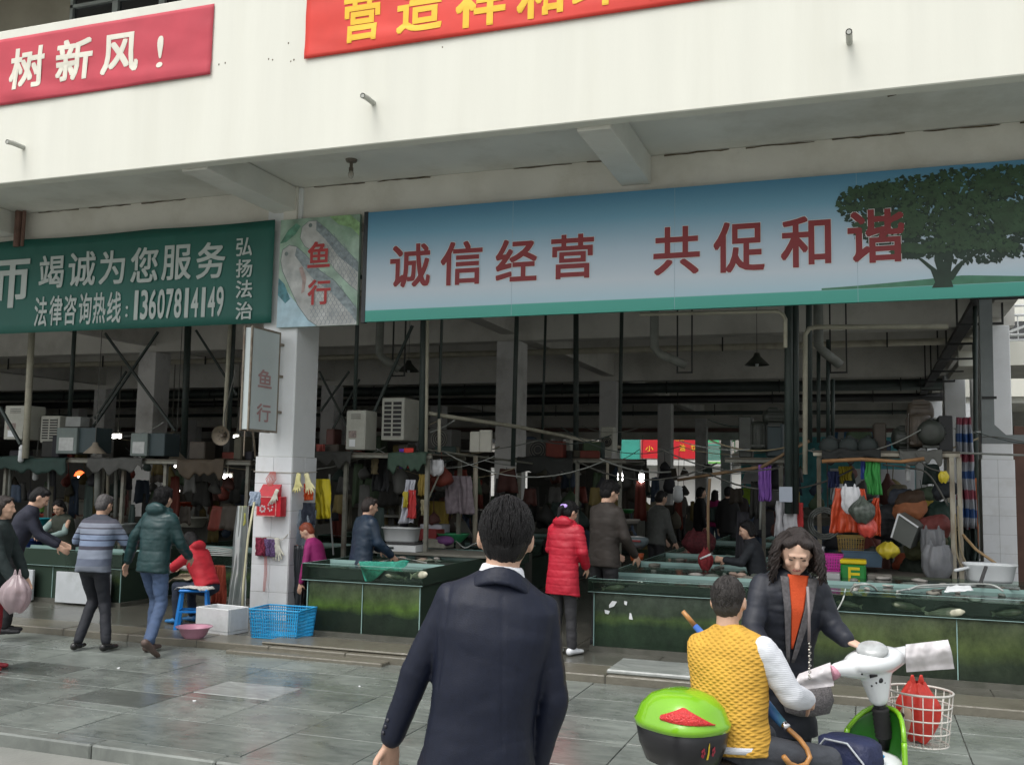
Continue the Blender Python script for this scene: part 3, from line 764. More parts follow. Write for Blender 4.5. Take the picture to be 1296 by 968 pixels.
def person(label, loc, rz, h=1.68, lean=0., side=0., hz=.92, pel=(0, 0), head=(0, 0), L=None, R=None, legs=None,
           top=None, topm=None, hem=.16, wide=1., sleeve=1., bot=None, shoe=None, hair='short', hm=None, hood=False, collar=None,
           quilt=None, vox=.012, face=False, wr=.006, group=None, sk=None, hands=(.35, .35), sleeveless=False, slm=None, hoodup=0, scarf=None,
           handvox=None, tw=0., bare=False, belly=0., ears=True, eb=True, wdir=None, hemw=1., neckm=None, parts=None):
    t = thing('person', label, 'person', loc, rz, group); s = h/1.7; sk = sk or skin; hm = hm or hairm
    P = V3(pel[0], pel[1], hz)*s
    Rl = (Matrix.Rotation(rad(side), 3, 'Y') @ Matrix.Rotation(-rad(lean), 3, 'X') @ Matrix.Rotation(rad(tw), 3, 'Z'))
    up, fw, rt = Rl @ V3(0, 0, 1), Rl @ V3(0, 1, 0), Rl @ V3(1, 0, 0)
    Rh = Matrix.Rotation(rad(side)*.5, 3, 'Y') @ Matrix.Rotation(rad(head[0]+tw), 3, 'Z') @ Matrix.Rotation(-rad(head[1]+lean*.4), 3, 'X')
    hd = lambda x, y, z: Hc+Rh @ V3(x*s, y*s, z*s)
    nb = P+up*.53*s; Hc = nb+(up*.5+(Rh @ V3(0, 0, 1))*.5)*.125*s+fw*.012*s
    sh = {1: P+up*.475*s+rt*.168*s*wide, -1: P+up*.475*s-rt*.168*s*wide}
    arms = {}
    for sd, A in ((-1, L), (1, R)):
        A = A or ((.06*sd, 0, -.28), (.0, .05, -.25))
        e = sh[sd]+V3(*A[0])*s; w_ = e+V3(*A[1])*s; arms[sd] = (e, w_, A[2] if len(A) > 2 else None)
    legs = legs or (((-.09, .02, .49), (-.09, -.01, .08)), ((.09, .02, .49), (.09, -.01, .08)))
    g = MB()
    g.ell(Hc, (.075*s, .093*s, .105*s), Rh, 20, 14)
    g.ell(hd(0, .026, -.052), (.058*s, .064*s, .062*s), Rh, 16, 12)
    g.ell(hd(0, .062, -.092), (.026*s, .022*s, .022*s), Rh, 12, 8)          # chin
    g.cap(hd(0, .088, .005), hd(0, .104, -.032), .009*s, .0155*s, None, 10)  # nose
    g.ell(hd(.0, .082, .022), (.05*s, .014*s, .014*s), Rh, 12, 8)            # brow
    for q in (-1, 1):
        g.ell(hd(.036*q, .068, -.028), (.024*s, .02*s, .022*s), Rh, 10, 8)   # cheek
        if ears: g.ell(hd(.078*q, -.004, -.012), (.012*s, .022*s, .033*s), Rh @ Matrix.Rotation(.25*q, 3, 'Z'), 10, 8)
    g.cap(nb-up*.05*s-fw*.01*s, hd(0, -.02, -.05), (.056*s, .056*s), (.052*s, .055*s), rt, 14)
    g.cap(P, P+up*.42*s, (.11*s, .075*s), (.12*s, .075*s), rt, 14)
    g.cap(P+up*.455*s-rt*.13*s*wide, P+up*.455*s+rt*.13*s*wide, .036*s, .036*s, None, 10)
    for sd in (-1, 1):
        e, w_, _ = arms[sd]; g.cap(sh[sd]-up*.015*s-rt*sd*.02*s, e, .033*s, .031*s, None, 10); g.cap(e, w_, .035*s, .024*s, None, 10)
    for (k, a), sx in zip(legs, (-1, 1)):
        hp = P+V3(sx*.085*s, 0, -.02*s); g.cap(hp, V3(*k)*s, .062*s, .045*s, None, 10); g.cap(V3(*k)*s, V3(*a)*s, .045*s, .03*s, None, 10)
    for sd, cu in ((-1, hands[0]), (1, hands[1])):
        e, w_, hdir = arms[sd]; d = (w_-e).normalized() if hdir is None else V3(*hdir[0]).normalized()
        n_ = (V3(-sd, 0, .0)) if hdir is None or len(hdir) < 2 else V3(*hdir[1])
        if abs(n_.normalized().dot(d)) > .9: n_ = V3(0, -1, 0)
        hand(g, w_+d*.01*s, d, n_, sd*(1 if True else 1), cu, s)
    remeshed(g, handvox or min(vox, .010), 2).build('body', sk, t, True, local=True)
    # trousers
    if bot:
        g = MB(); g.ell(P-V3(0, .0, .02*s), (.152*s*wide*.98, .110*s, .12*s), None, 16, 10)
        for (k, a), sx in zip(legs, (-1, 1)):
            hp = P+V3(sx*.088*s, 0, -.03*s); K = V3(*k)*s; A_ = V3(*a)*s
            g.cap(hp, K, .092*s, .066*s, None, 14); g.cap(K, A_+(K-A_).normalized()*.03*s, .066*s, .056*s, None, 14)
        remeshed(g, vox, 2, wrinkle(wr*1.1, 8, None, 3)).build('trousers', bot, t, True, local=True)
    if shoe:
        for (k, a), sx in zip(legs, (-1, 1)):
            A_ = V3(*a)*s; K = V3(*k)*s; dl = (A_-K).normalized(); tilt = Vector((0, max(-.2, -dl.y*.9), 0))
            f_ = V3(0, 1, 0)
            if abs(dl.y) > .45: f_ = V3(0, .75, dl.y*1.0 if dl.y < 0 else .3).normalized()
            f_.x = sx*.12; f_.normalize()
            dn = dl
            g = MB(); hb = A_+dn*.035*s
            g.cap(hb-f_*.045*s, hb+f_*.06*s, (.04*s, .042*s), (.045*s, .033*s), rt, 12); g.cap(hb+f_*.05*s-V3(0, 0, .008*s), hb+f_*.155*s-V3(0, 0, .012*s), (.046*s, .03*s), (.038*s, .022*s), rt, 12)
            remeshed(g, .009, 1).build('shoe', shoe, t, True, local=True)
    # upper clothing
    if topm:
        dnv = V3(0, 0, -1); rings = []
        W = wide
        hemc = P+dnv*hem*s*.999+up*0
        spine = [(hemc, .178*W*hemw, .130+belly*.3), (P+dnv*hem*.4*s, .172*W*(hemw*.5+.5), .128+belly*.7), (P+up*.10*s, .160*W, .122+belly), (P+up*.24*s, .168*W, .128+belly*.5), (P+up*.36*s, .186*W, .130),
                 (P+up*.44*s, .188*W, .112), (P+up*.495*s, .150*W, .085), (P+up*.525*s, .095, .07), (P+up*.545*s, .066, .062)]
        if hem <= 0: spine = spine[2:]; spine.insert(0, (P-up*.03*s, .16*W, .12+belly))
        for c, rx, ry in spine: rings.append((c, rt, fw, rx*s, ry*s))
        g = MB(); g.loft(rings, 28, 2.4)
        gs = g
        if sleeveless: gs = MB()
        for sd in (-1, 1):
            e, w_, _ = arms[sd]; q = sleeve
            s0_ = sh[sd]-rt*sd*((.010 if sd > 0 else .075) if sleeveless else .024)*s-up*(.052 if sleeveless else .034)*s; qz = .72 if (sleeveless and sd < 0) else 1
            g.cap(P+up*.482*s+rt*sd*.03*s, sh[sd]-up*.030*s-rt*sd*.02*s, (.048*s, .050*s), (.050*s, .054*s), fw, 14)
            gs.cap(s0_, e, .060*s*q*qz, .050*s*q, None, 14); gs.cap(e, w_-(w_-e).normalized()*.01*s, .052*s*q, .040*s*q, None, 14)
        if hood:
            hc = P+up*.525*s-fw*.085*s
            g.ell(hc, (.125*s, .062*s, .075*s), Rl @ Matrix.Rotation(.5, 3, 'X'), 16, 10)
            for a in range(9):
                th = pi*(a/8)*1.3-.15*pi; p1 = P+up*(.53)*s+rt*cos(th)*.095*s-fw*sin(th)*.085*s+up*.02*s*sin(th); g.ell(p1, .032*s, None, 10, 8)
        fnw = wrinkle(wr, 7, quilt, sum(map(ord, label)) % 17)
        if wdir: fnw = wdir(fnw, s)
        remeshed(g, vox, 2, fnw).build(top or 'jacket', topm, t, True, local=True)
        if sleeveless: remeshed(gs, vox, 2, wrinkle(wr, 9, None, 2)).build('shirt_sleeves', slm, t, True, local=True)
    if collar:
        g = MB(); rg = [(P+up*z*s, rt, fw, a*s, b*s) for z, a, b in ((.515, .088, .078), (.54, .072, .070), (.566, .064, .067))]
        g.loft(rg, 20, 2); remeshed(g, .008, 1).build('collar', collar, t, True, local=True)
    # hair
    g = MB()
    if hair == 'bald': pass
    else:
        g.ell(hd(0, -.016, .022), (.081*s, .093*s, .099*s), Rh, 20, 14)
        if hair in ('short', 'full', 'crop'):
            k = {'short': 1., 'full': 1.08, 'crop': .96}[hair]
            g.ell(hd(0, -.040, -.012), (.074*s*k, .068*s*k, .085*s*k), Rh, 18, 12)
            if hair != 'crop': g.ell(hd(.012, .035, .080), (.062*s, .048*s, .034*s), Rh, 14, 10)
        if hair in ('pony', 'bob', 'bun', 'long'):
            g.ell(hd(0, -.035, -.01), (.080*s, .075*s, .09*s), Rh, 18, 12)
            for q in (-1, 1): g.ell(hd(.040*q, .045, .078), (.038*s, .036*s, .022*s), Rh @ Matrix.Rotation(.45*q, 3, 'Y'), 14, 10)
        if hair == 'pony':
            g.cap(hd(0, -.10, .02), hd(0, -.135, -.03), .026*s, .034*s, None, 10); g.cap(hd(0, -.135, -.03), hd(0, -.125, -.13), .034*s, .014*s, None, 10)
        if hair == 'bun': g.ell(hd(0, -.12, .02), .042*s, None, 12, 8)
        if hair in ('bob', 'long'):
            dz = -.07 if hair == 'bob' else -.16
            for q in (-1, 1): g.cap(hd(.070*q, -.018, .02), hd(.076*q, -.028, dz), (.03*s, .04*s), (.03*s, .035*s), Rh @ V3(1, 0, 0), 10)
            g.cap(hd(0, -.06, 0), hd(0, -.075, dz-.01), (.075*s, .04*s), (.08*s, .035*s), Rh @ V3(1, 0, 0), 12)
        rh = Rh.inverted()
        def hd_(c, n):
            q = rh @ (c-Hc); a = math.atan2(q.x, -q.y)
            return noise.noise(Vector((a*6, q.z*5, 1.3)))*.004*s+noise.noise(Vector((a*16, q.z*7, 4.)))*.0022*s
        remeshed(g, min(vox*.8, .009), 1, hd_).build('hair', hm, t, True, local=True)
    if face:
        for q in (-1, 1):
            MB().ell(hd(.030*q, .0835, .004-(.004 if EYELID['on'] else 0)), (.0135*s, .008*s, (.0022 if EYELID['on'] else .0048)*s), Rh, 10, 6).build('eye', eyem, t, True, local=True)
            MB().cap(hd(.014*q, .094, .021), hd(.044*q, .083, .024), (.003*s, .004*s), (.002*s, .003*s), None, 8).build('eyebrow', hairm, t, True, local=True)
        MB().ell(hd(0, .088, -.060), (.021*s, .009*s, .0065*s), Rh, 12, 6).build('mouth', lipm, t, True, local=True)
    info = dict(t=t, P=P, up=up, fw=fw, rt=rt, Hc=Hc, Rh=Rh, s=s, arms=arms, sh=sh, hd=hd, nb=nb)
    return info
def strands(i, n_=700, L=.055, m=None, seed=1, r=.0016, lift=.004, k=1.):
    """short locks combed away from the crown, lying on the hair"""
    rr = random.Random(seed); s = i['s']; hd = i['hd']; g = MB()
    def srf(a, t, o):   # a round the head (0 = back), t 0 crown .. 1 hairline
        th = t*1.95; x = sin(th)*sin(a); y = -sin(th)*cos(a); z = cos(th)
        low = max(0, -z); return hd((.083*k+o)*x*(1-.10*low), -.016+(.096*k+o)*y-.012*low*(1 if y < 0 else 0), .022+(.101*k+o)*z)
    for q in range(n_):
        a = rr.uniform(-pi, pi); fr = abs(a)/pi; tm = 1.24-.62*fr**1.6; t0 = math.sqrt(rr.random())*tm*.9; dt = L/.19*rr.uniform(.6, 1.2); da = rr.uniform(-.12, .12)
        pts = [srf(a+da*u, min(t0+dt*u, tm+.03), (.001+lift*rr.uniform(.2, 1)*sin(pi*min(1, u+.25)))) for u in (0, .35, .7, 1)]
        g.tube(pts, [r*s, r*1.3*s, r*s, r*.3*s], 4, cap=False)
    o = g.build('hair_strands', m or hairm, i['t'], True, local=True); o['kind'] = 'stuff'
def feet(px, py, z=0.): return gr(px, py, z)
AWAY = rad(19.66)
# suit man, closest
navy = mat('navy_suit_wool', (.005, .008, .021), .55, .12, 60, bump=.12, bscale=300, spec=.35)
blackc = mat('black_cloth', (.012, .012, .014), .7, .2, 12)
greyt = mat('charcoal_trousers', (.03, .03, .034), .75, .15, 12)
c0 = dp(639, 700, 3.25)
def suit_w(base, s):
    def fn(c, n):
        d = base(c, n)*.8+.004*noise.noise(Vector((c.x*5+c.z*3, c.y*2, c.z*9-c.x*6)))
        if n.y < -.3 and c.z < 1.40*s: d -= .0022*math.exp(-((c.x+.008+(1.45-c.z)*-.02)/.005)**2)
        for q in (-1, 1):   # sleeve head seam
            if n.y < .2 and c.z > 1.12*s: d -= .0022*math.exp(-((abs(c.x)-.168*s-(1.42*s-c.z)*.10)/.006)**2)
        return d
    return fn
i = person('man in dark navy suit seen from behind, white shirt collar, walking at the centre', (c0.x, c0.y, 0), AWAY+rad(2), h=1.80, lean=3, side=7.2, pel=(-.075, 0), head=(-3, 8),
           L=((-.085, .02, -.255), (-.075, .03, -.215), ((-.05, .25, -1), (.6, -.8, 0))), R=((.012, .0, -.285), (-.045, .07, -.22)), legs=(((-.17, .10, .48), (-.20, .05, .09)), ((.03, .02, .48), (.04, -.25, .12))),
           topm=navy, top='suit_jacket', hem=.17, wide=.98, sleeve=.93, bot=navy, shoe=blackc, hair='short', collar=mat('white_collar_cotton', (.78, .8, .84), .6), vox=.0085, wr=.0035, hands=(.25, .3), handvox=.0055, hemw=1.1, wdir=suit_w)
strands(i, 1500)
t = i['t']; P, up, fw, rt, s = i['P'], i['up'], i['fw'], i['rt'], i['s']
g = MB()   # jacket collar, folded over the nape
pc = [P+up*(.556-.050*abs(cos(pi*(.02+.96*a/16)))**2.2)*s+rt*cos(pi*(.02+.96*a/16))*.092*s-fw*sin(pi*(.02+.96*a/16))*.080*s for a in range(17)]
for a_, b_ in zip(pc, pc[1:]):
    q = (a_-P).normalized(); 
    for dz_, o_ in ((0, 0), (-.013, .007), (-.026, .013), (-.038, .017)):
        e0 = (a_-P-up*(a_-P).dot(up)).normalized(); e1 = (b_-P-up*(b_-P).dot(up)).normalized(); g.cap(a_+up*dz_*s+e0*o_*s, b_+up*dz_*s+e1*o_*s, .0085*s, .0085*s, None, 8)
remeshed(g, .005, 4).build('jacket_collar', navy, t, True, local=True)
for k in range(3):
    e, w_, _ = i['arms'][-1]; q = w_+(e-w_).normalized()*(.03+.022*k)+V3(-.034, -.026, 0)
    MB().lathe(q, [(.006, -.003), (.007, 0), (.005, .004)], 8, ax=(-.8, -.6, 0)).build('cuff_button', mat('dark_button', (.03, .03, .04), .3), t, True, local=True)

# woman in red padded coat
redd = mat('red_padded_coat', (.40, .006, .024), .55, .12, 6, bump=.25, bscale=25)
p = feet(709, 830, FL)
i = person('woman in long red padded coat with a ponytail standing at the fish tanks', (p.x, p.y+.05, FL), AWAY-rad(38), h=1.58, lean=7, side=0, head=(-14, 22), hem=.27, wide=1.08, sleeve=1.28,
       L=((-.05, .03, -.25), (.12, .16, -.11)), R=((.05, -.02, -.26), (-.04, .14, -.17)), legs=(((-.08, .02, .47), (-.08, -.02, .08)), ((.08, .05, .47), (.09, .07, .08))),
       topm=redd, top='padded_coat', bot=greyt, shoe=mat('white_sneaker', (.7, .72, .75), .5, .1, 20), hair='pony', hood=True, quilt=.075, vox=.010, wr=.006, face=True, hemw=1.08)
strands(i, 400, seed=2)
MB().cap(i['hd'](0, -.10, .02)-Vector((.02, 0, 0)), i['hd'](0, -.10, .02)+Vector((.02, 0, 0)), .026, .026).build('hair_tie', mat('lilac_hair_tie', (.5, .35, .8), .5), i['t'], True, local=True)
p = dp(765, 640, 10.9)
i = person('tall man in dark brown jacket bending his head beside the woman in red', (p.x, p.y, FL), AWAY-rad(50), h=1.80, lean=4, head=(-15, 22), hem=.12, wide=1.05, sleeve=1.15,
       L=((-.02, .05, -.29), (.05, .2, -.16)), R=((.05, .04, -.29), (-.03, .18, -.18)), topm=mat('dark_brown_jacket', (.028, .022, .018), .7, .2, 8), bot=blackc, shoe=blackc, hair='full', face=True, sk=skin, vox=.012)
strands(i, 500, seed=3, k=1.04)
p = dp(830, 670, 15.5)
person('man in grey sweater facing right beyond the glass tanks', (p.x, p.y, FL), AWAY-rad(60), h=1.66, lean=8, head=(0, 12), hem=.10, wide=1.12, topm=mat('grey_wool', (.075, .08, .075), .8, .15, 20), top='sweater', sleeve=1.15, bot=blackc, shoe=blackc,
       L=((0, .08, -.28), (.02, .15, -.2)), R=((.03, .02, -.28), (0, .12, -.22)), hair='full', vox=.016)
# men walking at left
p = feet(112, 822)
def stripe_mat():
    m, n, l, b = new_mat('striped_knit'); tc = n.new('ShaderNodeTexCoord'); sp = n.new('ShaderNodeSeparateXYZ'); l.new(tc.outputs['Object'], sp.inputs[0])
    mr = n.new('ShaderNodeMapRange'); mr.inputs[1].default_value = .70; mr.inputs[2].default_value = 1.46; l.new(sp.outputs[2], mr.inputs[0])
    cr = n.new('ShaderNodeValToRGB'); cr.color_ramp.interpolation = 'CONSTANT'; l.new(mr.outputs[0], cr.inputs[0])
    st = [(0, (.035, .038, .05)), (.14, (.16, .18, .22)), (.22, (.11, .13, .18)), (.32, (.20, .23, .29)), (.44, (.05, .05, .07)), (.49, (.17, .22, .32)), (.56, (.03, .03, .05)), (.575, (.18, .23, .33)), (.64, (.03, .03, .05)), (.655, (.19, .22, .28)),
          (.72, (.07, .07, .09)), (.74, (.20, .22, .27)), (.80, (.06, .06, .08)), (.84, (.04, .045, .06))]
    e = cr.color_ramp.elements
    while len(e) < len(st): e.new(.5)
    for q, (a, c) in enumerate(st): e[q].position = a; e[q].color = (*c, 1)
    l.new(cr.outputs[0], b.inputs['Base Color']); b.inputs['Roughness'].default_value = .85; return m
walkA = (((-.10, -.02, .49), (-.12, -.26, .12)), ((.08, .13, .50), (.09, .16, .09)))
person('man in grey-blue striped sweater walking past the left fish tanks', (p.x, p.y, 0), AWAY-rad(12), h=1.63, lean=10, head=(-6, 14), hem=.10, wide=1.12, sleeve=1.12,
       L=((-.13, .06, -.23), (.06, .2, -.10)), R=((.08, .10, -.25), (-.10, .2, -.08)), legs=(((-.08, .16, .52), (-.10, -.06, .08)), ((.10, .10, .50), (.22, -.02, .08))),
       topm=stripe_mat(), top='sweater', bot=mat('black_jeans', (.012, .014, .02), .75, .2, 10), shoe=mat('black_leather', (.012, .012, .012), .25), hair='short', hm=hairg, sk=skin2, face=False, belly=.02)
p = feet(188, 826)
i = person('man in dark teal hooded jacket and blue jeans striding right', (p.x, p.y, 0), AWAY-rad(25), h=1.72, lean=8, head=(8, 2), hem=.12, wide=1.06, sleeve=1.18,
       L=((-.13, -.04, -.25), (-.09, .02, -.24)), R=((.05, .06, -.28), (-.06, .20, -.15)), legs=(((-.07, .14, .52), (-.05, .06, .08)), ((.10, .04, .50), (.25, -.26, .16))),
       topm=mat('dark_teal_nylon', (.010, .040, .042), .45, .2, 8, bump=.2, bscale=20), bot=mat('blue_jeans', (.055, .09, .17), .8, .2, 9), shoe=mat('brown_sneaker', (.09, .06, .05), .6, .3, 12), hair='full', hood=True, quilt=.11, wr=.008)
strands(i, 400, seed=4, k=1.04)
# left edge group
p = dp(-6, 690, 9.3)
person('person in dark jacket and red trousers cut by the left edge of the picture', (p.x, p.y, 0), AWAY-rad(80), h=1.62, lean=4, hem=.12, wide=1.1, sleeve=1.2,
       L=((-.03, .1, -.27), (.0, .1, -.24)), R=((.03, .07, -.28), (0, .14, -.23)), topm=mat('dark_green_fleece', (.012, .022, .022), .8, .2, 9), bot=mat('dark_red_trousers', (.25, .012, .02), .8, .15, 8), shoe=mat('red_shoe', (.25, .02, .03), .6), hair='bob', hm=hairb)
p = dp(17, 650, 11.0)
person('man in navy top bending over basins at far left behind the tank', (p.x, p.y, FL), AWAY-rad(70), h=1.66, lean=22, head=(0, 22), hem=.10, topm=mat('dark_navy_top', (.014, .016, .03), .8, .2, 9), bot=blackc, shoe=blackc, hair='full', face=True,
       L=((0, .1, -.26), (.02, .2, -.10)), R=((0, .1, -.26), (0, .2, -.12)), vox=.014)
p = dp(88, 655, 14.2)
person('woman in olive top with pale sleeves working behind the left tank', (p.x, p.y, FL-.12), AWAY+rad(160), h=1.55, lean=20, head=(15, 20), hem=.08, topm=mat('olive_vest_cloth', (.035, .042, .03), .8, .2, 9), bot=blackc, hair='bob', face=True, vox=.014,
       sleeveless=True, slm=mat('pale_green_sleeve', (.25, .34, .32), .8), L=((-.05, .15, -.22), (.1, .2, -.05)), R=((.05, .15, -.22), (-.1, .2, -.05)))
# seated woman in red with grey over-sleeves
p = gr(250, 792, FL)
redj = mat('red_jacket_cotton', (.40, .010, .022), .7, .15, 8, bump=.15, bscale=25)
i = person('woman in red jacket sitting on a blue stool cleaning fish', (p.x+.05, p.y+.1, FL), AWAY+rad(65), h=1.56, hz=.50, lean=30, head=(10, 18), hem=.03, wide=1.05, sleeve=1.2,
       L=((-.04, .17, -.19), (.05, .2, -.02)), R=((.03, .14, -.21), (-.05, .22, .0)), legs=(((-.14, .40, .48), (-.13, .38, .08)), ((.14, .42, .47), (.13, .36, .08))),
       topm=redj, bot=mat('dark_blue_work_trousers', (.012, .02, .04), .8), shoe=mat('blue_rubber_boot', (.02, .14, .34), .35), hair='bob', hm=hairm, hood=True, vox=.012, face=True)
for sd in (-1, 1):
    e, w_, _ = i['arms'][sd]; g = MB(); g.cap(e.lerp(w_, .1), e.lerp(w_, .95), .060, .046, None, 12)
    remeshed(g, .010, 1, wrinkle(.006, 14)).build('over_sleeve', mat('pale_grey_oversleeve', (.42, .40, .40), .8, .15, 10), i['t'], True, local=True)
s_ = i['s']; g = MB(); Pp = i['P']
g.sheet(lambda u, v: (-.17+.34*u+.03*noise.noise(V3(u*3, v*4, 0)), .14+.36*v, .575+.015*noise.noise(V3(u*5, v*5, 2))-.28*max(0, v-.72)-.04*(abs(u-.5)*2)**3), 14, 14, .006)
g.build('apron', mat('tan_rubber_apron', (.26, .22, .15), .5, .15, 6), i['t'], True, local=True)
p = dp(408, 680, 12.2)
person('person in magenta top crouching behind the white pillar', (p.x, p.y, FL-.25), AWAY+rad(80), h=1.5, lean=18, head=(0, 30), hem=.10, topm=mat('magenta_cloth', (.26, .012, .12), .75, .15, 9), bot=blackc, hair='short', hm=mat('orange_brown_hair', (.2, .04, .015), .6, .2, 12), vox=.014)
p = dp(458, 660, 11.9)
person('woman in navy padded jacket dipping a net at the tank behind the pillar', (p.x, p.y, FL-.05), AWAY-rad(55), h=1.60, lean=8, head=(-10, 8), hem=.20, wide=1.16, sleeve=1.3, topm=mat('navy_padded_nylon', (.014, .030, .055), .45, .2, 8, bump=.2, bscale=20), bot=blackc, shoe=blackc, hair='full', hm=hairb, face=True,
       L=((-.05, .1, -.26), (.05, .2, -.13)), R=((.04, .05, -.27), (-.02, .2, -.16)), vox=.012)
p = dp(632, 655, 16)
person('woman in beige jacket standing far behind the suited man', (p.x, p.y, FL-.1), AWAY+rad(150), h=1.58, hem=.12, head=(0, 5), topm=mat('beige_cloth', (.14, .12, .08), .8, .15, 8), bot=blackc, hair='bun', hm=hairb, face=True, vox=.018)
p = dp(714, 648, 15)
person('woman with dark scarf glimpsed behind the red coat', (p.x, p.y, FL-.12), AWAY+rad(175), h=1.58, hem=.12, head=(0, 15), topm=mat('black_purple_cloth', (.018, .01, .018), .8), bot=blackc, hair='bob', face=True, vox=.018)
for px, py, d, rz_, h_, cl, lb, hr, bt in ((885, 640, 21, -90, 1.70, (.008, .008, .009), 'person in long black coat facing right in the far aisle', 'bob', blackc),
        (904, 645, 24, -40, 1.62, (.24, .01, .09), 'woman in magenta jacket and jeans walking in the far aisle', 'long', mat('mid_jeans', (.035, .055, .09), .8)),
        (921, 640, 20, -30, 1.72, (.012, .012, .013), 'man in black jacket standing with his back turned in the far aisle', 'short', blackc),
        (938, 655, 26, 10, 1.66, (.02, .014, .014), 'dark figure behind the man in black in the far aisle', 'full', blackc),
        (801, 645, 27, 0, 1.6, (.12, .02, .05), 'person in dark red jacket far behind the two bright bulbs', 'bob', blackc),
        (741, 640, 27, 0, 1.6, (.03, .02, .03), 'distant person seen between the tall man and the woman in red', 'bob', blackc),
        (862, 648, 30, 20, 1.62, (.05, .045, .04), 'distant shopper beside the hanging white lamp', 'short', blackc)):
    p = dp(px, py, d)
    person(lb, (p.x, p.y, FL), AWAY+rad(rz_), h=h_, hem=.16, lean=3, topm=mat('cloth_%d' % px, cl, .8), bot=bt, shoe=blackc, hair=hr, vox=.022, wr=.006)
# woman with a phone
p = dp(950, 665, 11.8)
i = person('dark-haired woman in black top holding a blue phone case behind the tank', (p.x+.1, p.y, FL-.1), AWAY+rad(75), h=1.58, hz=.8, lean=12, head=(10, 10), hem=.08, wide=1.05, sleeve=1.15, topm=mat('black_fleece', (.014, .017, .022), .8, .2, 9), bot=blackc, hair='bob', face=True,
       L=((-.04, .12, -.23), (.10, .2, .02)), R=((.02, .08, -.26), (-.02, .23, .02)), vox=.012, legs=(((-.1, .35, .55), (-.1, .3, .08)), ((.1, .35, .55), (.1, .3, .08))))
# ================================================================== SCOOTER AND ITS PEOPLE
SA, SB = dp(868, 915, 4.12), dp(1108, 850, 4.85)
dv = Vector((SB.x-SA.x, SB.y-SA.y, 0)); Ls = dv.length; SRZ = math.atan2(-dv.x, dv.y)
org = Vector((SA.x, SA.y, 0)) + dv*.5
GZ = 0.0
gpaint = mat('lime_green_paint', (.19, .46, .012), .22, .05, 3, coat=.6); dgp = mat('deep_green_plastic', (.018, .115, .012), .3, .1, 5)
wpl = mat('white_plastic', (.74, .77, .78), .25, .03, 3, coat=.4); bpl = mat('black_plastic', (.012, .012, .014), .35, .15, 8); rub = mat('black_rubber', (.015, .015, .015), .8)
redpl = mat('red_reflector', (.60, .03, .03), .3, .15, 60, bump=.5, bscale=120); chrome = mat('chrome', (.7, .7, .72), .12, .02, 4, metal=1.)
t = thing('electric_scooter', 'lime green and white scooter with a green-lidded top box and wire front basket', 'scooter', org, SRZ)
SCO = t; hl = Ls/2
def sb(g, name, m, smooth=True, par=None): return g.build(name, m, par or t, smooth, local=True)
def rbox(g, y0, y1, z0, z1, w0, w1, n=3.2, k=9, dome=0., zfun=None):
    pass
# top box: lofted along z
cy, zb_ = -hl-.02, .70
def topring(z, rx, ry, c=cy, p=2.6): return (Vector((0, c, z)), Vector((1, 0, 0)), Vector((0, 1, 0)), rx, ry)
g = MB().loft([topring(zb_, .12, .10), topring(zb_+.012, .145, .125), topring(zb_+.08, .170, .152), topring(zb_+.155, .182, .165), topring(zb_+.158, .176, .16)], 32, 2.8); tb = sb(g, 'top_box', bpl)
g = MB().loft([topring(zb_+.150, .180, .163), topring(zb_+.152, .189, .172), topring(zb_+.175, .192, .175), topring(zb_+.185, .184, .168), topring(zb_+.235, .165, .150), topring(zb_+.275, .125, .115), topring(zb_+.295, .07, .07), topring(zb_+.298, .01, .01)], 32, 2.6); sb(g, 'lid', gpaint, par=tb)
# red reflector on the rear/left face, emblem below it
def boxskin(a, z, off=0.):   # point on the box skin at angle a (0 = +x) and height z
    rs = [(zb_+.012, .145, .125), (zb_+.08, .170, .152), (zb_+.155, .182, .165), (zb_+.185, .184, .168), (zb_+.235, .165, .150), (zb_+.275, .125, .115)]
    for (z0, a0, b0), (z1, a1, b1) in zip(rs, rs[1:]):
        if z <= z1: k = max(0, (z-z0)/(z1-z0)); rx = a0+(a1-a0)*k; ry = b0+(b1-b0)*k; break
    p_ = 2.7; ca, sa_ = cos(a), sin(a); q = (abs(ca)**p_+abs(sa_)**p_)**(-1/p_)
    return Vector(((rx+off)*q*ca, cy+(ry+off)*q*sa_, z+off*.3))
vd = Vector((CO.x-SA.x, CO.y-SA.y, 0)).normalized(); vl = Matrix.Rotation(-SRZ, 3, 'Z') @ vd; A0 = math.atan2(vl.y, vl.x)
g = MB(); ro = []
def refl(u, v):
    u2 = u-.5; a = A0+.10+u2*1.35; hh = max(.004, .062*(1-abs(u-.42)/.60)**1.0)
    z = zb_+.190+(.012*(1-u))+hh*v; return boxskin(a, min(z, zb_+.262), .007-.006*(abs(v-.5)*2)**4)
g.sheet(refl, 18, 6); sb(g, 'reflector', redpl, par=tb)
g = MB(); em = mat('yellow_print', (.7, .5, .02), .5); er = mat('red_print_small', (.3, .02, .04), .5)
for q in range(9):
    a = A0+.62; z = zb_+.055+q*.0075; w_ = (.012, .013, .012, .010, .008, .0075, .008, .007, .004)[q]
    p1 = boxskin(a-w_*5.5/2, z, .003); p2 = boxskin(a+w_*5.5/2, z, .003); p3 = boxskin(a+w_*5.5/2, z+.0076, .003); p4 = boxskin(a-w_*5.5/2, z+.0076, .003); g.add([p1, p2, p3, p4], [(0, 1, 2, 3)])
sb(g, 'emblem_print', em, par=tb)
g = MB()
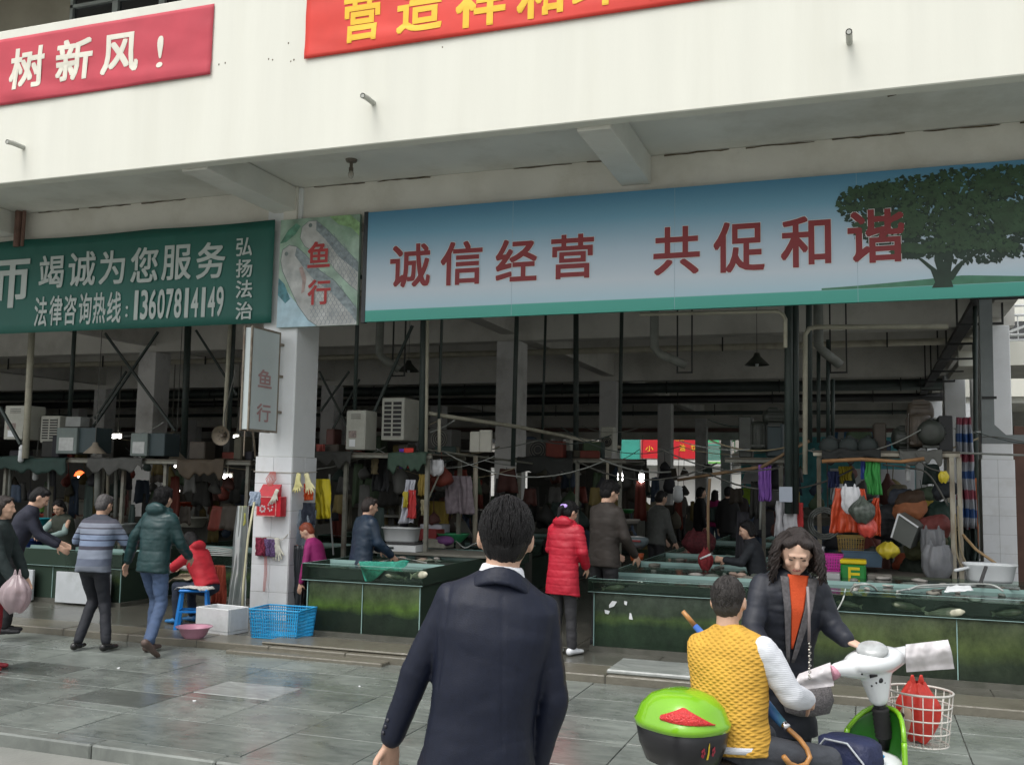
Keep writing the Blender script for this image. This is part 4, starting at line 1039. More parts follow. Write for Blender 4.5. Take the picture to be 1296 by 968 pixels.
for sx in (-1, 1):
    for q in range(5):
        an = q*1.256; a = A0+.62+sx*.17; c_ = (a+cos(an)*.035, zb_+.085+sin(an)*.014)
        g.add([boxskin(c_[0]+cos(k*1.05)*.03, c_[1]+sin(k*1.05)*.008, .0035) for k in range(6)], [(0, 1, 2, 3, 4, 5)])
sb(g, 'flower_print', er, par=tb)
# body
g = MB()
R1, F1 = Vector((1, 0, 0)), Vector((0, 0, 1))
def yr(y, z, rx, rz_): return (Vector((0, y, z)), R1, F1, rx, rz_)
sb(MB().loft([yr(-hl-.14, .56, .03, .03), yr(-hl-.08, .56, .10, .07), yr(-hl+.1, .54, .13, .11), yr(-hl+.35, .50, .14, .13), yr(-.05, .42, .13, .12), yr(.05, .36, .10, .06)], 24, 2.6), 'rear_body', gpaint)
for k in (-.05, .03): sb(MB().loft([yr(-hl+.05+k, .545, .135, .122), yr(-hl+.062+k, .545, .136, .123)], 24, 2.6), 'trim_band', bpl)
sb(MB().loft([yr(-hl+.02, .66, .10, .03), yr(-hl+.08, .67, .13, .05), yr(-hl+.4, .655, .135, .055), yr(-.02, .62, .115, .05), yr(.03, .61, .06, .03)], 24, 2.6), 'seat', mat('black_vinyl', (.015, .014, .014), .4, .2, 10, bump=.2, bscale=60))
sb(MB().box(-.15, .15, .02, hl-.02, .24, .30, .02), 'footboard', bpl)
sb(MB().box(-.06, .06, -hl-.1, -hl+.15, .645, .70, .01), 'carrier', bpl)
g = MB().loft([yr(-hl-.2, .60, .03, .02), yr(-hl-.17, .60, .06, .035), yr(-hl-.10, .60, .07, .045)], 16, 2.4); sb(g, 'tail_lamp', mat('clear_lamp_plastic', (.5, .52, .52), .1, .2, 30, bump=.6, bscale=50))
def wheel(y, z, st):
    w_ = MB(); N = 24
    w_.lathe((-.04, y, z), [(.13, 0), (.18, .0), (.205, .02), (.21, .04), (.205, .06), (.18, .08), (.13, .08)], 28, ax=(1, 0, 0), cap=False); o = sb(w_, 'wheel', rub)
    r_ = MB(); r_.lathe((-.03, y, z), [(.134, 0), (.134, .06)], 24, ax=(1, 0, 0), cap=False); r_.lathe((-.045, y, z), [(.03, 0), (.03, .09)], 12, ax=(1, 0, 0))
    for k in range(5): a = k*1.2566; r_.beam((0, y, z), (0, y+cos(a)*.132, z+sin(a)*.132), .03, .02)
    sb(r_, 'rim', mat('grey_alloy', (.35, .35, .36), .35, metal=.8), par=o)
wheel(-hl+.08, .21, 0); wheel(hl+.22, .21, 1)
# leg shield seen from the rider's side
def shield(u, v):
    x = (u-.5)*.36*(1-.25*abs(v-.5)); z = .36+(.41-.12*(2*abs(u-.5))**3)*v; y = hl+.03+.06*v-.10*(2*abs(u-.5))**2.2; return (x, y, z)
sb(MB().sheet(shield, 16, 12, .012), 'leg_shield', dgp)
g = MB()
for sgn in (0, 1): g.tube([Vector(shield(sgn, v/12)) for v in range(13)], .014, 8)
g.tube([Vector(shield(v/12, 1)) for v in range(13)], .012, 8); sb(g, 'shield_rim', gpaint)
sb(MB().loft([yr(hl-.15, .40, .12, .10), yr(hl-.11, .42, .155, .125), yr(hl+.00, .44, .165, .14), yr(hl+.045, .44, .15, .13)], 24, 3.2), 'front_panel', wpl)
MB().lathe((.17, hl-.06, .47), [(.0, .012), (.018, .011), (.024, .004), (.026, 0)], 16, ax=(.97, -.25, 0)).build('indicator', mat('orange_lens', (.65, .13, .02), .2), t, True, local=True)
MB().lathe((.075, hl-.155, .49), [(.0, .010), (.020, .009), (.026, .004), (.028, 0)], 16, ax=(.2, -1, 0)).build('indicator', mat('orange_lens', (.65, .13, .02), .2), t, True, local=True)
# steering column, bellows, cowl; the bars are turned towards the camera side
Ri = Matrix.Rotation(-SRZ, 3, 'Z')
bw = (CR*.93+CF*.30); bw.z = 0; bw.normalize(); bl = Ri @ bw; bl = (bl+Vector((0, 0, .16))).normalized()
Hb = Vector((0, hl, 0)); wpt = lambda px, py, d: Ri @ (dp(px, py, d)-org)
top = wpt(1106, 838, 4.85); bot_ = Vector((0, hl+.07, .58))
ax = (top-bot_).normalized()
sb(MB().tube([bot_, top], .03, 12), 'steering_column', bpl)
pts = []; rr_ = []
for q in range(15): pts.append(bot_.lerp(top, .12+.35*q/14)); rr_.append(.042 if q % 2 else .036)
sb(MB().tube(pts, rr_, 16), 'bellows', rub)
def br(c, rx, ry, a=None): return (c, bl, ax.cross(bl).normalized(), rx, ry)
sb(MB().tube([top-bl*.36, top-bl*.2, top+bl*.2, top+bl*.36], .014, 10), 'handlebar', chrome)
gg = MB()
gg.cap(top-ax*.165, top-ax*.02, (.052, .050), (.095, .070), bl, 16); gg.ell(top+ax*.012, (.160, .11, .062), Matrix((bl, ax.cross(bl), ax)).transposed(), 20, 12)
for q in (-1, 1): gg.cap(top-ax*.01+bl*.06*q, top+bl*.215*q+ax*.010, (.062, .062), (.032, .032), None, 14)
sb(remeshed(gg, .0075, 4), 'cowl', wpl)
vw = (Ri @ (CO-dp(1106, 838, 4.85))).normalized()
up2 = (ax+vw*1.15).normalized()
dc = top+ax*.066+vw*.052
sb(MB().lathe(dc-up2*.008, [(.0, .014), (.062, .013), (.072, .005), (.075, 0)], 24, ax=up2, sy=.7), 'speedometer', mat('grey_dial_lens', (.38, .40, .40), .15, .2, 20))
fv = (vw-ax*vw.dot(ax)).normalized(); sv = bl
def onc(u, w_, r_, nm, m, sx=1, sz=1): return sb(MB().lathe(top-ax*w_+sv*u+fv*(.074-.12*abs(u)), [(.0, .006), (r_*.8, .005), (r_, 0)], 16, ax=fv), nm, m)
onc(.022, .068, .014, 'ignition_lock', bpl)
sb(MB().obox(top-ax*.035+fv*.078-sv*.012, (.045, .016, .010), Matrix((sv, ax, fv)).transposed()), 'indicator_window', bpl)
for u, w_ in ((-.03, .085), (.045, .085), (-.002, .075), (-.075, .02), (.08, .0), (.03, -.03)): onc(u, w_, .005, 'screw', bpl)
# clear plastic hand guards with pink elastic
cov = glass_mat('cloudy_plastic_film', (.7, .66, .67), haze=.78, hcol=(.72, .69, .70)); pink = mat('pink_elastic', (.62, .30, .38), .7, .2, 20, bump=.4, bscale=60)
for q, (pxs, dd) in ((-1, ([(1004, 874), (1012, 852), (1050, 838), (1054, 868)], 4.72)), (1, ([(1147, 815), (1200, 809), (1208, 846), (1148, 850)], 4.80))):
    c4 = [wpt(x, y, dd+(.04 if k in (1, 2) else 0)) for k, (x, y) in enumerate(pxs)]
    def fn(u, v, c4=c4, q=q):
        if q < 0: a = c4[1].lerp(c4[2], u); b = c4[0].lerp(c4[3], u)
        else: a = c4[0].lerp(c4[1], u); b = c4[3].lerp(c4[2], u)
        p_ = a.lerp(b, v); p_ = p_+vw*(.035*sin(pi*min(1, v*1.2))+.022*noise.noise(p_*14)+.008*noise.noise(p_*40))+bl*.008*noise.noise(p_*11); return p_
    sb(MB().sheet(fn, 26, 20), 'hand_guard', cov)
    def fn2(u, v, fn=fn): p_ = fn(u, v); return p_-vw*.09*sin(pi*(.15+.7*v))
    sb(MB().sheet(fn2, 10, 8), 'hand_guard', cov)
    e = top+bl*.235*q; sb(MB().tube([e-bl*.03*q, e-bl*.015*q, e, e+bl*.02*q], [.024, .030, .034, .038], 14).wob(.004, 40), 'elastic_cuff', pink)
    sb(MB().cap(top+bl*.25*q, top+bl*.36*q, .018, .018), 'grip', rub)
# wire basket
bc = wpt(1164, 905, 5.02); zt_, zb2_ = wpt(1164, 874, 5.02).z, wpt(1164, 938, 5.02).z; bc.z = 0
wirem = mat('white_coated_wire', (.62, .60, .55), .4, .1, 8)
bo = None
for k in range(5):
    z = zt_+(zb2_-zt_)*k/4; r1 = .165-.028*k/4
    g = MB().tube([Vector((bc.x+r1*cos(a*pi/12), bc.y+r1*.88*sin(a*pi/12), z)) for a in range(25)], .0042 if k else .006, 6, cap=False)
    if bo is None: bo = sb(g, 'basket', wirem)
    else: sb(g, 'hoop_wire', wirem, par=bo)
for a in range(20):
    an = a*pi/10; sb(MB().tube([Vector((bc.x+.165*cos(an), bc.y+.165*.88*sin(an), zt_)), Vector((bc.x+.137*cos(an), bc.y+.137*.88*sin(an), zb2_)), Vector((bc.x, bc.y, zb2_-.004))], .0028, 5), 'upright_wire', wirem, par=bo)
sb(MB().tube([Vector((bc.x*.6, bc.y-.14, zt_-.1)), Vector((bc.x*.3, hl+.1, .62))], .012, 8), 'basket_bracket', bpl)
# red plastic bag in the basket
W2 = WM[SCO]
def bag(name, label, c, r, zt, zb, m, seed=0, cat='bag', neck=.35, group=None, th=True, flat=.8, rot=0., pleat=.10):
    c = Vector(c)
    def fn(u, v):
        a = u*2*pi; k = sin(pi*min(1, .08+v*.92))**.6 if v < .55 else (neck+(1-neck)*cos((v-.55)/.45*pi/2)**1.2)
        rr = r*max(.05, k)*(1+pleat*sin(a*9+seed)*(.3+v)+.16*noise.noise(Vector((cos(a)*2+seed, sin(a)*2, v*3))))
        return Vector((c.x+rr*cos(a), c.y+rr*flat*sin(a), zb+(zt-zb)*v+.02*noise.noise(Vector((a, seed, v)))))
    g = MB().sheet(fn, 36, 16)
    hh = (zt-zb)*.22
    for s2 in (-1, 1):
        q = r*neck*.6*s2; g.sheet(lambda u, v: Vector((c.x+q+(.35*r*(1-v)+.012)*(u-.5), c.y+.01*s2, zt-.03+hh*v+.0)), 3, 5, .002)
    o = g.build(name, m, None, True); return tag(o, label, cat, group)
rb = mat('thin_red_plastic', (.62, .045, .03), .35, .15, 9, bump=.35, bscale=22); 
pb = W2 @ bc
bag('plastic_bag', 'red plastic carrier bag standing in the white wire scooter basket', (pb.x-.01, pb.y, 0), .10, wpt(1170, 872, 5.0).z+.03, zb2_+.005, rb, 2.)
tag(MB().cap(pb+Vector((-.09, -.02, zb2_+.03)), pb+Vector((-.06, -.06, zb2_+.15)), .035, .03).wob(.01, 20).build('rag', mat('beige_rag', (.5, .38, .28), .8, .2, 12), None, True), 'crumpled beige rag beside the red bag in the scooter basket', 'rag')
# navy school bag on the footboard
bgn = mat('navy_nylon_bag', (.012, .018, .06), .6, .2, 14, bump=.3, bscale=50); piping = mat('grey_piping', (.40, .43, .46), .6)
bt = thing('school_bag', 'navy school bag with grey piping standing on the scooter footboard', 'bag', W2 @ Vector((.05, hl-.27, .30)), SRZ+.12)
WB = WM[bt]; bt.scale = (.86, .86, .86)
def lb(g, nm, m): return g.build(nm, m, bt, True, local=True)
bgp = [(-.17, .0), (-.18, .20), (-.15, .31), (-.02, .35), (.10, .32), (.17, .22), (.18, 0)]
g = MB()
cc = lambda u: u
g.loft([(Vector((0, 0, z)), Vector((1, 0, 0)), Vector((0, 1, 0)), rx, ry) for z, rx, ry in ((0, .13, .08), (.01, .16, .10), (.16, .17, .12), (.34, .168, .115), (.43, .160, .105), (.445, .14, .09), (.452, .05, .03))], 28, 3.2); g.wob(.012, 9)
lb(g, 'bag_body', bgn)
lb(MB().loft([(Vector((0, -.095, z)), Vector((1, 0, 0)), Vector((0, 1, 0)), rx, .04) for z, rx in ((.03, .10), (.05, .125), (.20, .13), (.235, .12))], 20, 4).wob(.008, 11), 'front_pocket', bgn)
def edge(xs, y, r=.006): return [Vector((x, y+.012*noise.noise(Vector((x*9, z*9, 0))), z*1.32)) for x, z in xs]
for yy, k in ((-.118, 1.), (-.05, 1.04)):
    lb(MB().tube(edge([(-.15*k, .03), (-.165*k, .15), (-.15*k, .27), (-.08, .335), (.05, .335), (.14*k, .27), (.165*k, .14), (.155*k, .03)], yy), .006, 6), 'piping', piping)
lb(MB().tube([(-.02, -.13, .25), (-.04, -.14, .16), (-.03, -.135, .06)], .006, 6), 'piping', piping)
lb(MB().tube([(-.12, -.125, .20), (-.02, -.15, .215), (.08, -.13, .20)], .008, 8), 'strap', piping)
tag(MB().cap(W2 @ Vector((.02, hl-.09, .60)), W2 @ Vector((.10, hl-.10, .585)), (.03, .012), (.02, .01)).wob(.008, 25).build('folded_cloth', mat('bright_blue_cloth', (.02, .28, .62), .6), None, True), 'bright blue folded cloth in the tray behind the scooter shield', 'cloth')

# rider
mus = mat('mustard_knit', (.60, .34, .045), .85, .10, 10)
n_, l_ = mus.node_tree.nodes, mus.node_tree.links
tc1 = n_.new('ShaderNodeTexCoord'); mpp = n_.new('ShaderNodeMapping'); mpp.inputs['Scale'].default_value = (1, 1, 1.5); mpp.inputs['Rotation'].default_value = (0, .785, 0)
l_.new(tc1.outputs['Object'], mpp.inputs[0]); w2 = []
for bd in 'XZ':
    wv = n_.new('ShaderNodeTexWave'); wv.bands_direction = bd; wv.inputs['Scale'].default_value = 13.5; wv.inputs['Distortion'].default_value = .9; wv.inputs['Detail Scale'].default_value = 2
    l_.new(mpp.outputs[0], wv.inputs['Vector']); w2.append(wv)
mm_ = n_.new('ShaderNodeMath'); mm_.operation = 'MULTIPLY'; l_.new(w2[0].outputs['Fac'], mm_.inputs[0]); l_.new(w2[1].outputs['Fac'], mm_.inputs[1])
b1 = n_.new('ShaderNodeBump'); b1.inputs['Strength'].default_value = .75; b1.inputs['Distance'].default_value = .007
l_.new(mm_.outputs[0], b1.inputs['Height']); l_.new(b1.outputs[0], n_['Principled BSDF'].inputs['Normal'])
rc = W2 @ Vector((0, -hl+.33, 0))
jg = mat('grey_jeans', (.045, .05, .06), .8, .2, 10, bump=.2, bscale=60)
kn = mat('white_rib_knit', (.62, .64, .68), .85, .05, 10)
n_, l_ = kn.node_tree.nodes, kn.node_tree.links; tc1 = n_.new('ShaderNodeTexCoord'); wv = n_.new('ShaderNodeTexWave'); wv.bands_direction = 'Z'; wv.inputs['Scale'].default_value = 42; wv.inputs['Distortion'].default_value = 2.5
l_.new(tc1.outputs['Object'], wv.inputs['Vector']); b1 = n_.new('ShaderNodeBump'); b1.inputs['Strength'].default_value = .18; b1.inputs['Distance'].default_value = .006; l_.new(wv.outputs[0], b1.inputs['Height']); l_.new(b1.outputs[0], n_['Principled BSDF'].inputs['Normal'])
RH = dp(914, 760, 4.2); bs = 1.52/1.7
rider_rz = AWAY-rad(36)
toR = lambda v: Matrix.Rotation(-rider_rz, 3, 'Z') @ v
hipw = dp(925, 925, 4.22)
dl = Matrix.Rotation(SRZ-rider_rz, 3, 'Z') @ Vector((0, 1, 0)); dx = Matrix.Rotation(SRZ-rider_rz, 3, 'Z') @ Vector((1, 0, 0))
PZ = .76
def lp(f, s_, z): v = dl*f+dx*s_; return (v.x/bs, v.y/bs, z/bs)
i = person('cropped-haired boy in mustard knitted vest and white sleeves sitting on the scooter', (hipw.x, hipw.y, 0), rider_rz, h=1.52, hz=PZ/bs, lean=6, side=-4, head=(6, 4), hem=.05, wide=1.10, belly=.03,
       R=((.10, .06, -.25), (.0, .22, -.06)), L=((.03, .20, -.17), (.12, .18, -.05)), legs=((lp(.40, -.17, .70), lp(.46, -.12, .36)), (lp(.38, .20, .68), lp(.40, .16, .33))),
       topm=mus, top='knitted_vest', sleeveless=True, slm=kn, sleeve=1.22, bot=jg, shoe=blackc, hair='crop', hm=mat('cropped_hair', (.028, .024, .022), .7, .3, 80, bump=.4, bscale=160), vox=.0085, handvox=.0055, wr=.006, sk=skin, hands=(.8, 1.0))
strands(i, 900, L=.022, m=_mats['cropped_hair'], seed=6, r=.0011, lift=.002, k=.97)
t = i['t']; P, up, fw, rt, s = i['P'], i['up'], i['fw'], i['rt'], i['s']
g = MB(); g.loft([(P-up*.035*s, rt, fw, .172*s, .150*s), (P-up*.005*s, rt, fw, .180*s, .158*s)], 28, 2.4); g.v = g.v; g.build('shirt_hem', kn, t, True, local=True)
# umbrella carried across his lap and back
um = thing('umbrella', 'folded blue-green umbrella with a curved wooden handle held by the boy', 'umbrella', dp(1000, 930, 4.05))
wood = mat('varnished_wood', (.42, .20, .06), .3, .2, 8, stretch=(1, 1, 5))
tipw, tipw2, col = dp(864, 773, 4.62), dp(880, 792, 4.60), dp(992, 917, 4.24)
MB().tube([tipw, tipw2], [.010, .013], 10).build('tip', wood, um, True)
mid = dp(935, 852, 4.3)
g = MB().tube([tipw2, tipw2.lerp(col, .3), tipw2.lerp(col, .8), col], [.014, .020, .026, .018], 12)
g.build('folded_canopy', ramp_mat('umbrella_cloth', 'X', [(-.4, (.05, .14, .45)), (-.2, (.35, .55, .6)), (-.1, (.03, .12, .4)), (.0, (.08, .3, .25)), (.1, (.05, .15, .4))], .5, 9, .15), um, True)
hk = [dp(x, y, 4.24-.02*q_) for q_, (x, y) in enumerate( ((992, 917), (1001, 925), (1012, 935), (1021, 947), (1025, 958), (1020, 967), (1010, 970), (999, 966), (992, 957)))]
MB().tube(hk, [.011]*7+[.012, .011], 10).build('handle', wood, um, True)
MB().tube([dp(989, 914, 4.25), dp(997, 921, 4.22)], .017, 12).build('ferrule', chrome, um, True)

# woman in the dark coat
wn = mat('black_padded_poplin', (.010, .013, .022), .6, .2, 10, bump=.15, bscale=20)
WD = 5.15; wc0 = dp(985, 745, WD)
EYELID['on'] = True
i = person('woman with long wavy hair in open black coat over an orange top, looking down', (wc0.x, wc0.y, 0), AWAY+rad(184), h=1.67, lean=13, side=-4, sk=mat('skin_fair', (.64, .42, .31), .6, .10, 14, sss=.04), head=(-14, 26), hem=.30, wide=1.0, sleeve=1.12, face=True, hair='bob', hm=hairb,
       L=((-.035, .03, -.205), (-.015, .13, -.05), ((-.75, .35, -.30), (0, -.2, -1))), R=((.07, .08, -.25), (-.02, .24, -.10)), topm=wn, top='coat', bot=blackc, shoe=blackc, vox=.0085, handvox=.0055, hemw=1.12, wr=.007, hands=(.5, .6))
t = i['t']; P, up, fw, rt, s, hd = i['P'], i['up'], i['fw'], i['rt'], i['s'], i['hd']
org_m = mat('orange_knit', (.60, .075, .015), .8, .08, 20, bump=.2, bscale=120); lap = mat('grey_check_lining', (.10, .095, .10), .8, .3, 60)
def vpan(side_, z0, z1, w0, w1, off, name, m):
    def fn(u, v):
        z = z0+(z1-z0)*v; x = w0(v)+(w1(v)-w0(v))*u; yy = (.128 if z < .38 else .128-(z-.38)*.35)
        return P+up*z*s+rt*x*s+fw*(yy*math.sqrt(max(.05, 1-(x/.22)**2))+off)*s
    MB().sheet(fn, 8, 16, -.006).build(name, m, t, True, local=True)
vpan(0, .17, .54, lambda v: -.004-.050*v, lambda v: .004+.050*v, .012, 'orange_top', org_m)
vpan(0, .10, .53, lambda v: -.020-.085*v**.9, lambda v: -.004-.048*v, .018, 'lapel', lap)
vpan(0, .10, .53, lambda v: .004+.048*v, lambda v: .018+.075*v**.9, .018, 'lapel', lap)
rr = random.Random(4)
g = MB(); g2 = MB()
for k in range(330):
    a = rr.uniform(-1.0, 1.0)*2.30; front = abs(a) > 1.9
    st = hd(.055*sin(a)*rr.uniform(.3, 1), -.055*cos(a)*rr.uniform(.2, 1)-.0, .102+rr.uniform(-.01, .008))
    outr = rr.uniform(.96, 1.12); pts = [st]; Ln = rr.uniform(.10, .215)*(.85 if front else 1)
    a = max(-1.92, min(1.92, a))+rr.uniform(-.12, .08)*(1 if a > 0 else -1); m1 = hd(.088*sin(a)*outr, -.098*cos(a)*outr-.01, .045); pts.append(m1)
    cur = m1
    for q in range(1, 8):
        k2 = q/7; wob = .016*sin(q*1.9+k)*min(1, k2*2)
        cur = hd((.094+.030*k2)*sin(a)*outr+wob, -(.100+.02*k2)*cos(a)*outr-.01+.012*cos(q*1.7+k), .045)-Vector((0, 0, 1))*Ln*k2*1.0*s; pts.append(cur)
    g.tube(pts, [.003, .006, .007, .0075, .007, .0065, .006, .0045, .002], 5)
o = g.build('hair_locks', hairb, t, True, local=True); o['kind'] = 'stuff'
g = MB(); sh_ = i['sh'][1]
bagw = mat('grey_tweed_bag', (.16, .15, .155), .8, .5, 120)
# shoulder bag
tb2 = thing('handbag', 'grey speckled shoulder bag with a chain strap hanging at the woman in black', 'bag', dp(1015, 888, 4.75))
MB().loft([(dp(1022, y, 4.95), Vector((.94, .336, 0)), Vector((-.336, .94, 0)), w_, d_) for y, w_, d_ in ((905, .05, .02), (900, .11, .05), (885, .13, .06), (868, .115, .05), (862, .08, .02))], 24, 2.6).wob(.008, 12).build('bag_body', bagw, tb2, True)
g = MB().tube([dp(1022, 742, 4.72), dp(1024, 775, 4.68), dp(1024, 812, 4.66)], .007, 6); g.build('strap', mat('grey_leather_strap', (.22, .19, .19), .5), tb2, True)
for k in range(12):
    y = 814+k*4; MB().lathe(dp(1024+(k % 2), y, 4.66), [(.004, -.004), (.0075, 0), (.004, .004)], 8, ax=CF if k % 2 else CR, cap=False).build('chain_link', mat('silver_chain', (.6, .58, .52), .25, metal=.9), tb2, True)
# ================================================================== FISH TANKS
def algae(name, zs):
    """algae growing on the inside of the tank glass, in uneven bands"""
    return ramp_mat(name, 'Z', zs, .35, 4., .16, .15, .4, bscale=25, streak=.55)
algA = algae('algae_bright', [(0, (0.035, 0.036, 0.030)), (.25, (0.041, 0.053, 0.034)), (.33, (0.362, 0.464, 0.084)), (.43, (0.362, 0.374, 0.168)), (.62, (0.324, 0.269, 0.243))])
algB = algae('algae_dark', [(0, (0.054, 0.075, 0.051)), (.27, (0.075, 0.108, 0.058)), (.34, (0.277, 0.318, 0.105)), (.40, (0.202, 0.192, 0.146)), (.62, (0.277, 0.242, 0.230))])
algC = algae('algae_murky', [(0, (0.095, 0.084, 0.074)), (.18, (0.128, 0.125, 0.084)), (.32, (0.362, 0.351, 0.125)), (.46, (0.426, 0.385, 0.188)), (.62, (0.362, 0.301, 0.251))])
tglass = glass_mat('tank_glass', (.86, .93, .89), haze=.02, hcol=(.12, .16, .13)); edgeg = mat('glass_edge', (.28, .43, .40), .15, .1, 5)
waterm = mat('tank_water', (.012, .022, .018), .06, .3, 3, bump=.25, bscale=7, spec=.5); trayb = mat('tray_dark', (.015, .024, .018), .4, .4, 6)
concm = mat('tank_plinth', (.09, .09, .075), .5, .2, 5, dirt=(.03, .035, .02), dscale=4, damt=.7)
def tank(label, x0, x1, y0, y1, alg, zl=.68, zt=.85, over=.05, panes=2, ndiv=5, base=FL+.02, water=.035, sideopen=True, front_only=False):
    t = thing('fish_tank', label, 'fish tank', ((x0+x1)/2, y0, base-.02))
    MB().box(x0+.01, x1-.01, y0+.02, y1, FL-.005, base+.03).build('plinth', concm, t)
    MB().box(x0+over+.012, x1-over-.012, y0+over+.014, y1-.02, base+.031, zl-.012).build('algae_water', alg, t)
    w_ = (x1-x0-2*over)/panes
    for k in range(panes):
        a = x0+over+k*w_; MB().box(a+.002, a+w_-.002, y0+over, y0+over+.009, base+.031, zl-.011).build('glass_pane', tglass, t)
        MB().box(a+w_-.004, a+w_+.004, y0+over-.004, y0+over+.010, base+.031, zl-.011).build('glass_edge', edgeg, t)
    MB().box(x0+over-.002, x0+over+.008, y0+over-.006, y0+over+.012, base+.031, zl-.011).build('glass_edge', edgeg, t)
    for sx, xx in ((0, x0+over), (1, x1-over-.009)):
        MB().box(xx, xx+.009, y0+over+.014, y1-.03, base+.031, zl-.011).build('side_pane', tglass, t)
    MB().box(x0, x1, y0, y1, zl-.010, zl+.004, .003).build('tray_floor', trayb, t)
    MB().box(x0+.012, x1-.012, y0+.13, y1-.012, zl+.006, zt-water).build('water', waterm, t)
    MB().box(x0+.012, x1-.012, y0+.012, y0+.129, zt-water-.004, zt-water).build('water_skin', tglass, t)
    for (a, b, c, d) in ((x0, x1, y0, y0+.009), (x0, x0+.009, y0+.010, y1-.010), (x1-.009, x1, y0+.010, y1-.010), (x0, x1, y1-.009, y1)):
        MB().box(a, b, c, d, zl+.005, zt).build('rim_pane', tglass, t)
    e = MB().box(x0, x1, y0-.001, y0+.009, zt+.001, zt+.005); e.build('rim_edge', edgeg, t)
    MB().box(x0, x0+.010, y0+.011, y1, zt+.001, zt+.005).build('rim_edge', edgeg, t); MB().box(x0, x1, y0-.003, y0+.002, zl-.003, zl+.002).build('rim_edge', edgeg, t)
    for k in range(ndiv):
        y = y0+(y1-y0)*(k+1)/(ndiv+1); MB().box(x0+.011, x1-.011, y, y+.008, zl+.01, zt+.004).build('divider', edgeg if k % 2 == 0 else tglass, t)
    return t
tank('fish tank with bright green algae band beside the white pillar', -6.05, -4.55, 9.98, 13.6, algA, panes=2, zl=.68, zt=.86)
tank('fish tank with white stickers on its glass at the centre right', -2.80, -.92, 10.35, 16.3, algB, zl=.685, zt=.82, panes=1, ndiv=6)
tank('long murky fish tank with big fish behind the scooter', -.86, 3.9, 9.98, 12.0, algC, zl=.675, zt=.86, panes=3, ndiv=1)
tank('low glass fish tank at far left above a white panel', -12.9, -9.35, 10.9, 12.3, algB, zl=.56, zt=.78, panes=3, ndiv=2)
tank('dark fish tank row behind the seated woman in red', -9.9, -7.7, 12.1, 15.2, algB, zl=.55, zt=.76, panes=2, ndiv=3)
tank('long dark fish tank running back into the market behind the suited man', -6.3, -4.9, 14.2, 19.0, algB, zl=.66, zt=.82, panes=1, ndiv=5)
tank('far fish tank beyond the central aisle', -2.6, -.6, 17.0, 23.0, algB, zl=.66, zt=.82, panes=1, ndiv=4)
tank('shadowed tank row to the left of the far aisle', -9.4, -7.9, 16.0, 21.0, algB, zl=.6, zt=.78, panes=1, ndiv=3)
# white panels under the left tank
for x0, x1 in ((-11.6, -10.75), (-10.35, -9.45)):
    tag(MB().box(x0, x1, 10.80, 10.84, .09, .50, .006).build('white_panel', mat('wet_white_sheet', (.50, .53, .55) if x0 < -11 else (.33, .34, .33), .2, .1, 3, dirt=(.2, .22, .2), dscale=2, damt=.6)), 'white sheet panel leaning under the far left tank' if x0 < -11 else 'greyish sheet panel leaning nearer the striped man', 'panel')
# stickers
stk = mat('white_paper', (.72, .74, .75), .6, .05)
def flatp(pxs, Y, m, name, label, cat):
    g = MB(); g.prism([at(x, y, Y) for x, y in pxs], (0, -.002, 0)); return tag(g.build(name, m), label, cat)
flatp([(771, 765), (775, 760), (781, 761), (777, 767), (771, 769)], 10.39, stk, 'sticker', 'torn white sticker on the centre tank glass, upper left scrap', 'sticker')
flatp([(765, 771), (772, 773), (770, 777), (766, 776)], 10.39, stk, 'sticker', 'small torn white sticker scrap at the left of the centre tank glass', 'sticker')
flatp([(790, 760), (794, 761), (793, 766), (790, 764)], 10.39, stk, 'sticker', 'small torn white sticker scrap at the right of the centre tank glass', 'sticker')
flatp([(797, 775), (799, 776), (801, 784), (796, 783)], 10.39, stk, 'sticker', 'narrow torn white sticker scrap lowest on the centre tank glass', 'sticker')
# fish and nets
fishg = mat('grey_fish', (.16, .18, .12), .3, .35, 14); fishw = mat('pale_fish', (.48, .47, .36), .3, .25, 14)
def fish(p, L, rz, m, label, tilt=0.):
    d = Vector((cos(rz), sin(rz), tilt)).normalized(); g = MB(); p = Vector(p); sdv = Vector((-sin(rz), cos(rz), 0)); u = d.cross(sdv)
    g.loft([(p+d*L*k, sdv, u, L*w_, L*h_) for k, w_, h_ in ((-.5, .01, .02), (-.4, .06, .09), (-.2, .085, .125), (.05, .08, .12), (.28, .035, .06), (.36, .015, .04))], 14, 2)
    g.add([p+d*L*.34+u*L*.03, p+d*L*.5+u*L*.11, p+d*L*.46, p+d*L*.5-u*L*.11, p+d*L*.34-u*L*.03], [(0, 1, 2, 3, 4)])
    o = g.build('fish', m, None, True); return tag(o, label, 'fish', 'fish in the tanks')
def infront(px, py, Y): return at(px, py, Y)
for px, py, Y_, L, rz_, m, lb_ in ((1195, 776, 9.985, .36, 2.9, fishw, 'large pale fish lying against the glass behind the scooter'), (1150, 768, 9.985, .30, .2, fishg, 'olive fish beside the large pale fish'),
        (1275, 776, 9.985, .26, 3.0, fishg, 'grey fish at the right end of the long tank'), (1075, 765, 9.985, .24, .1, fishg, 'dim fish near the woman in the long tank'), (775, 744, 10.352, .26, 3.1, fishg, 'fish at the front corner of the centre tank'),
        (528, 728, 9.985, .34, 2.6, fishw, 'pale fish in the tank nearest the suited man'), (500, 730, 9.985, .24, .3, fishg, 'grey fish left of the pale one beside the suited man')):
    p = infront(px, py, Y_); fish((p.x, Y_+.012+L*.07, p.z), L, rz_, m, lb_, -.15)
netg = mat('teal_net', (.02, .24, .17), .7, .3, 30, bump=.5, bscale=80)
g = MB()
nt_ = [at(455, 712, 10.02), at(520, 712, 10.3), at(515, 716, 10.25), at(463, 737, 9.99)]
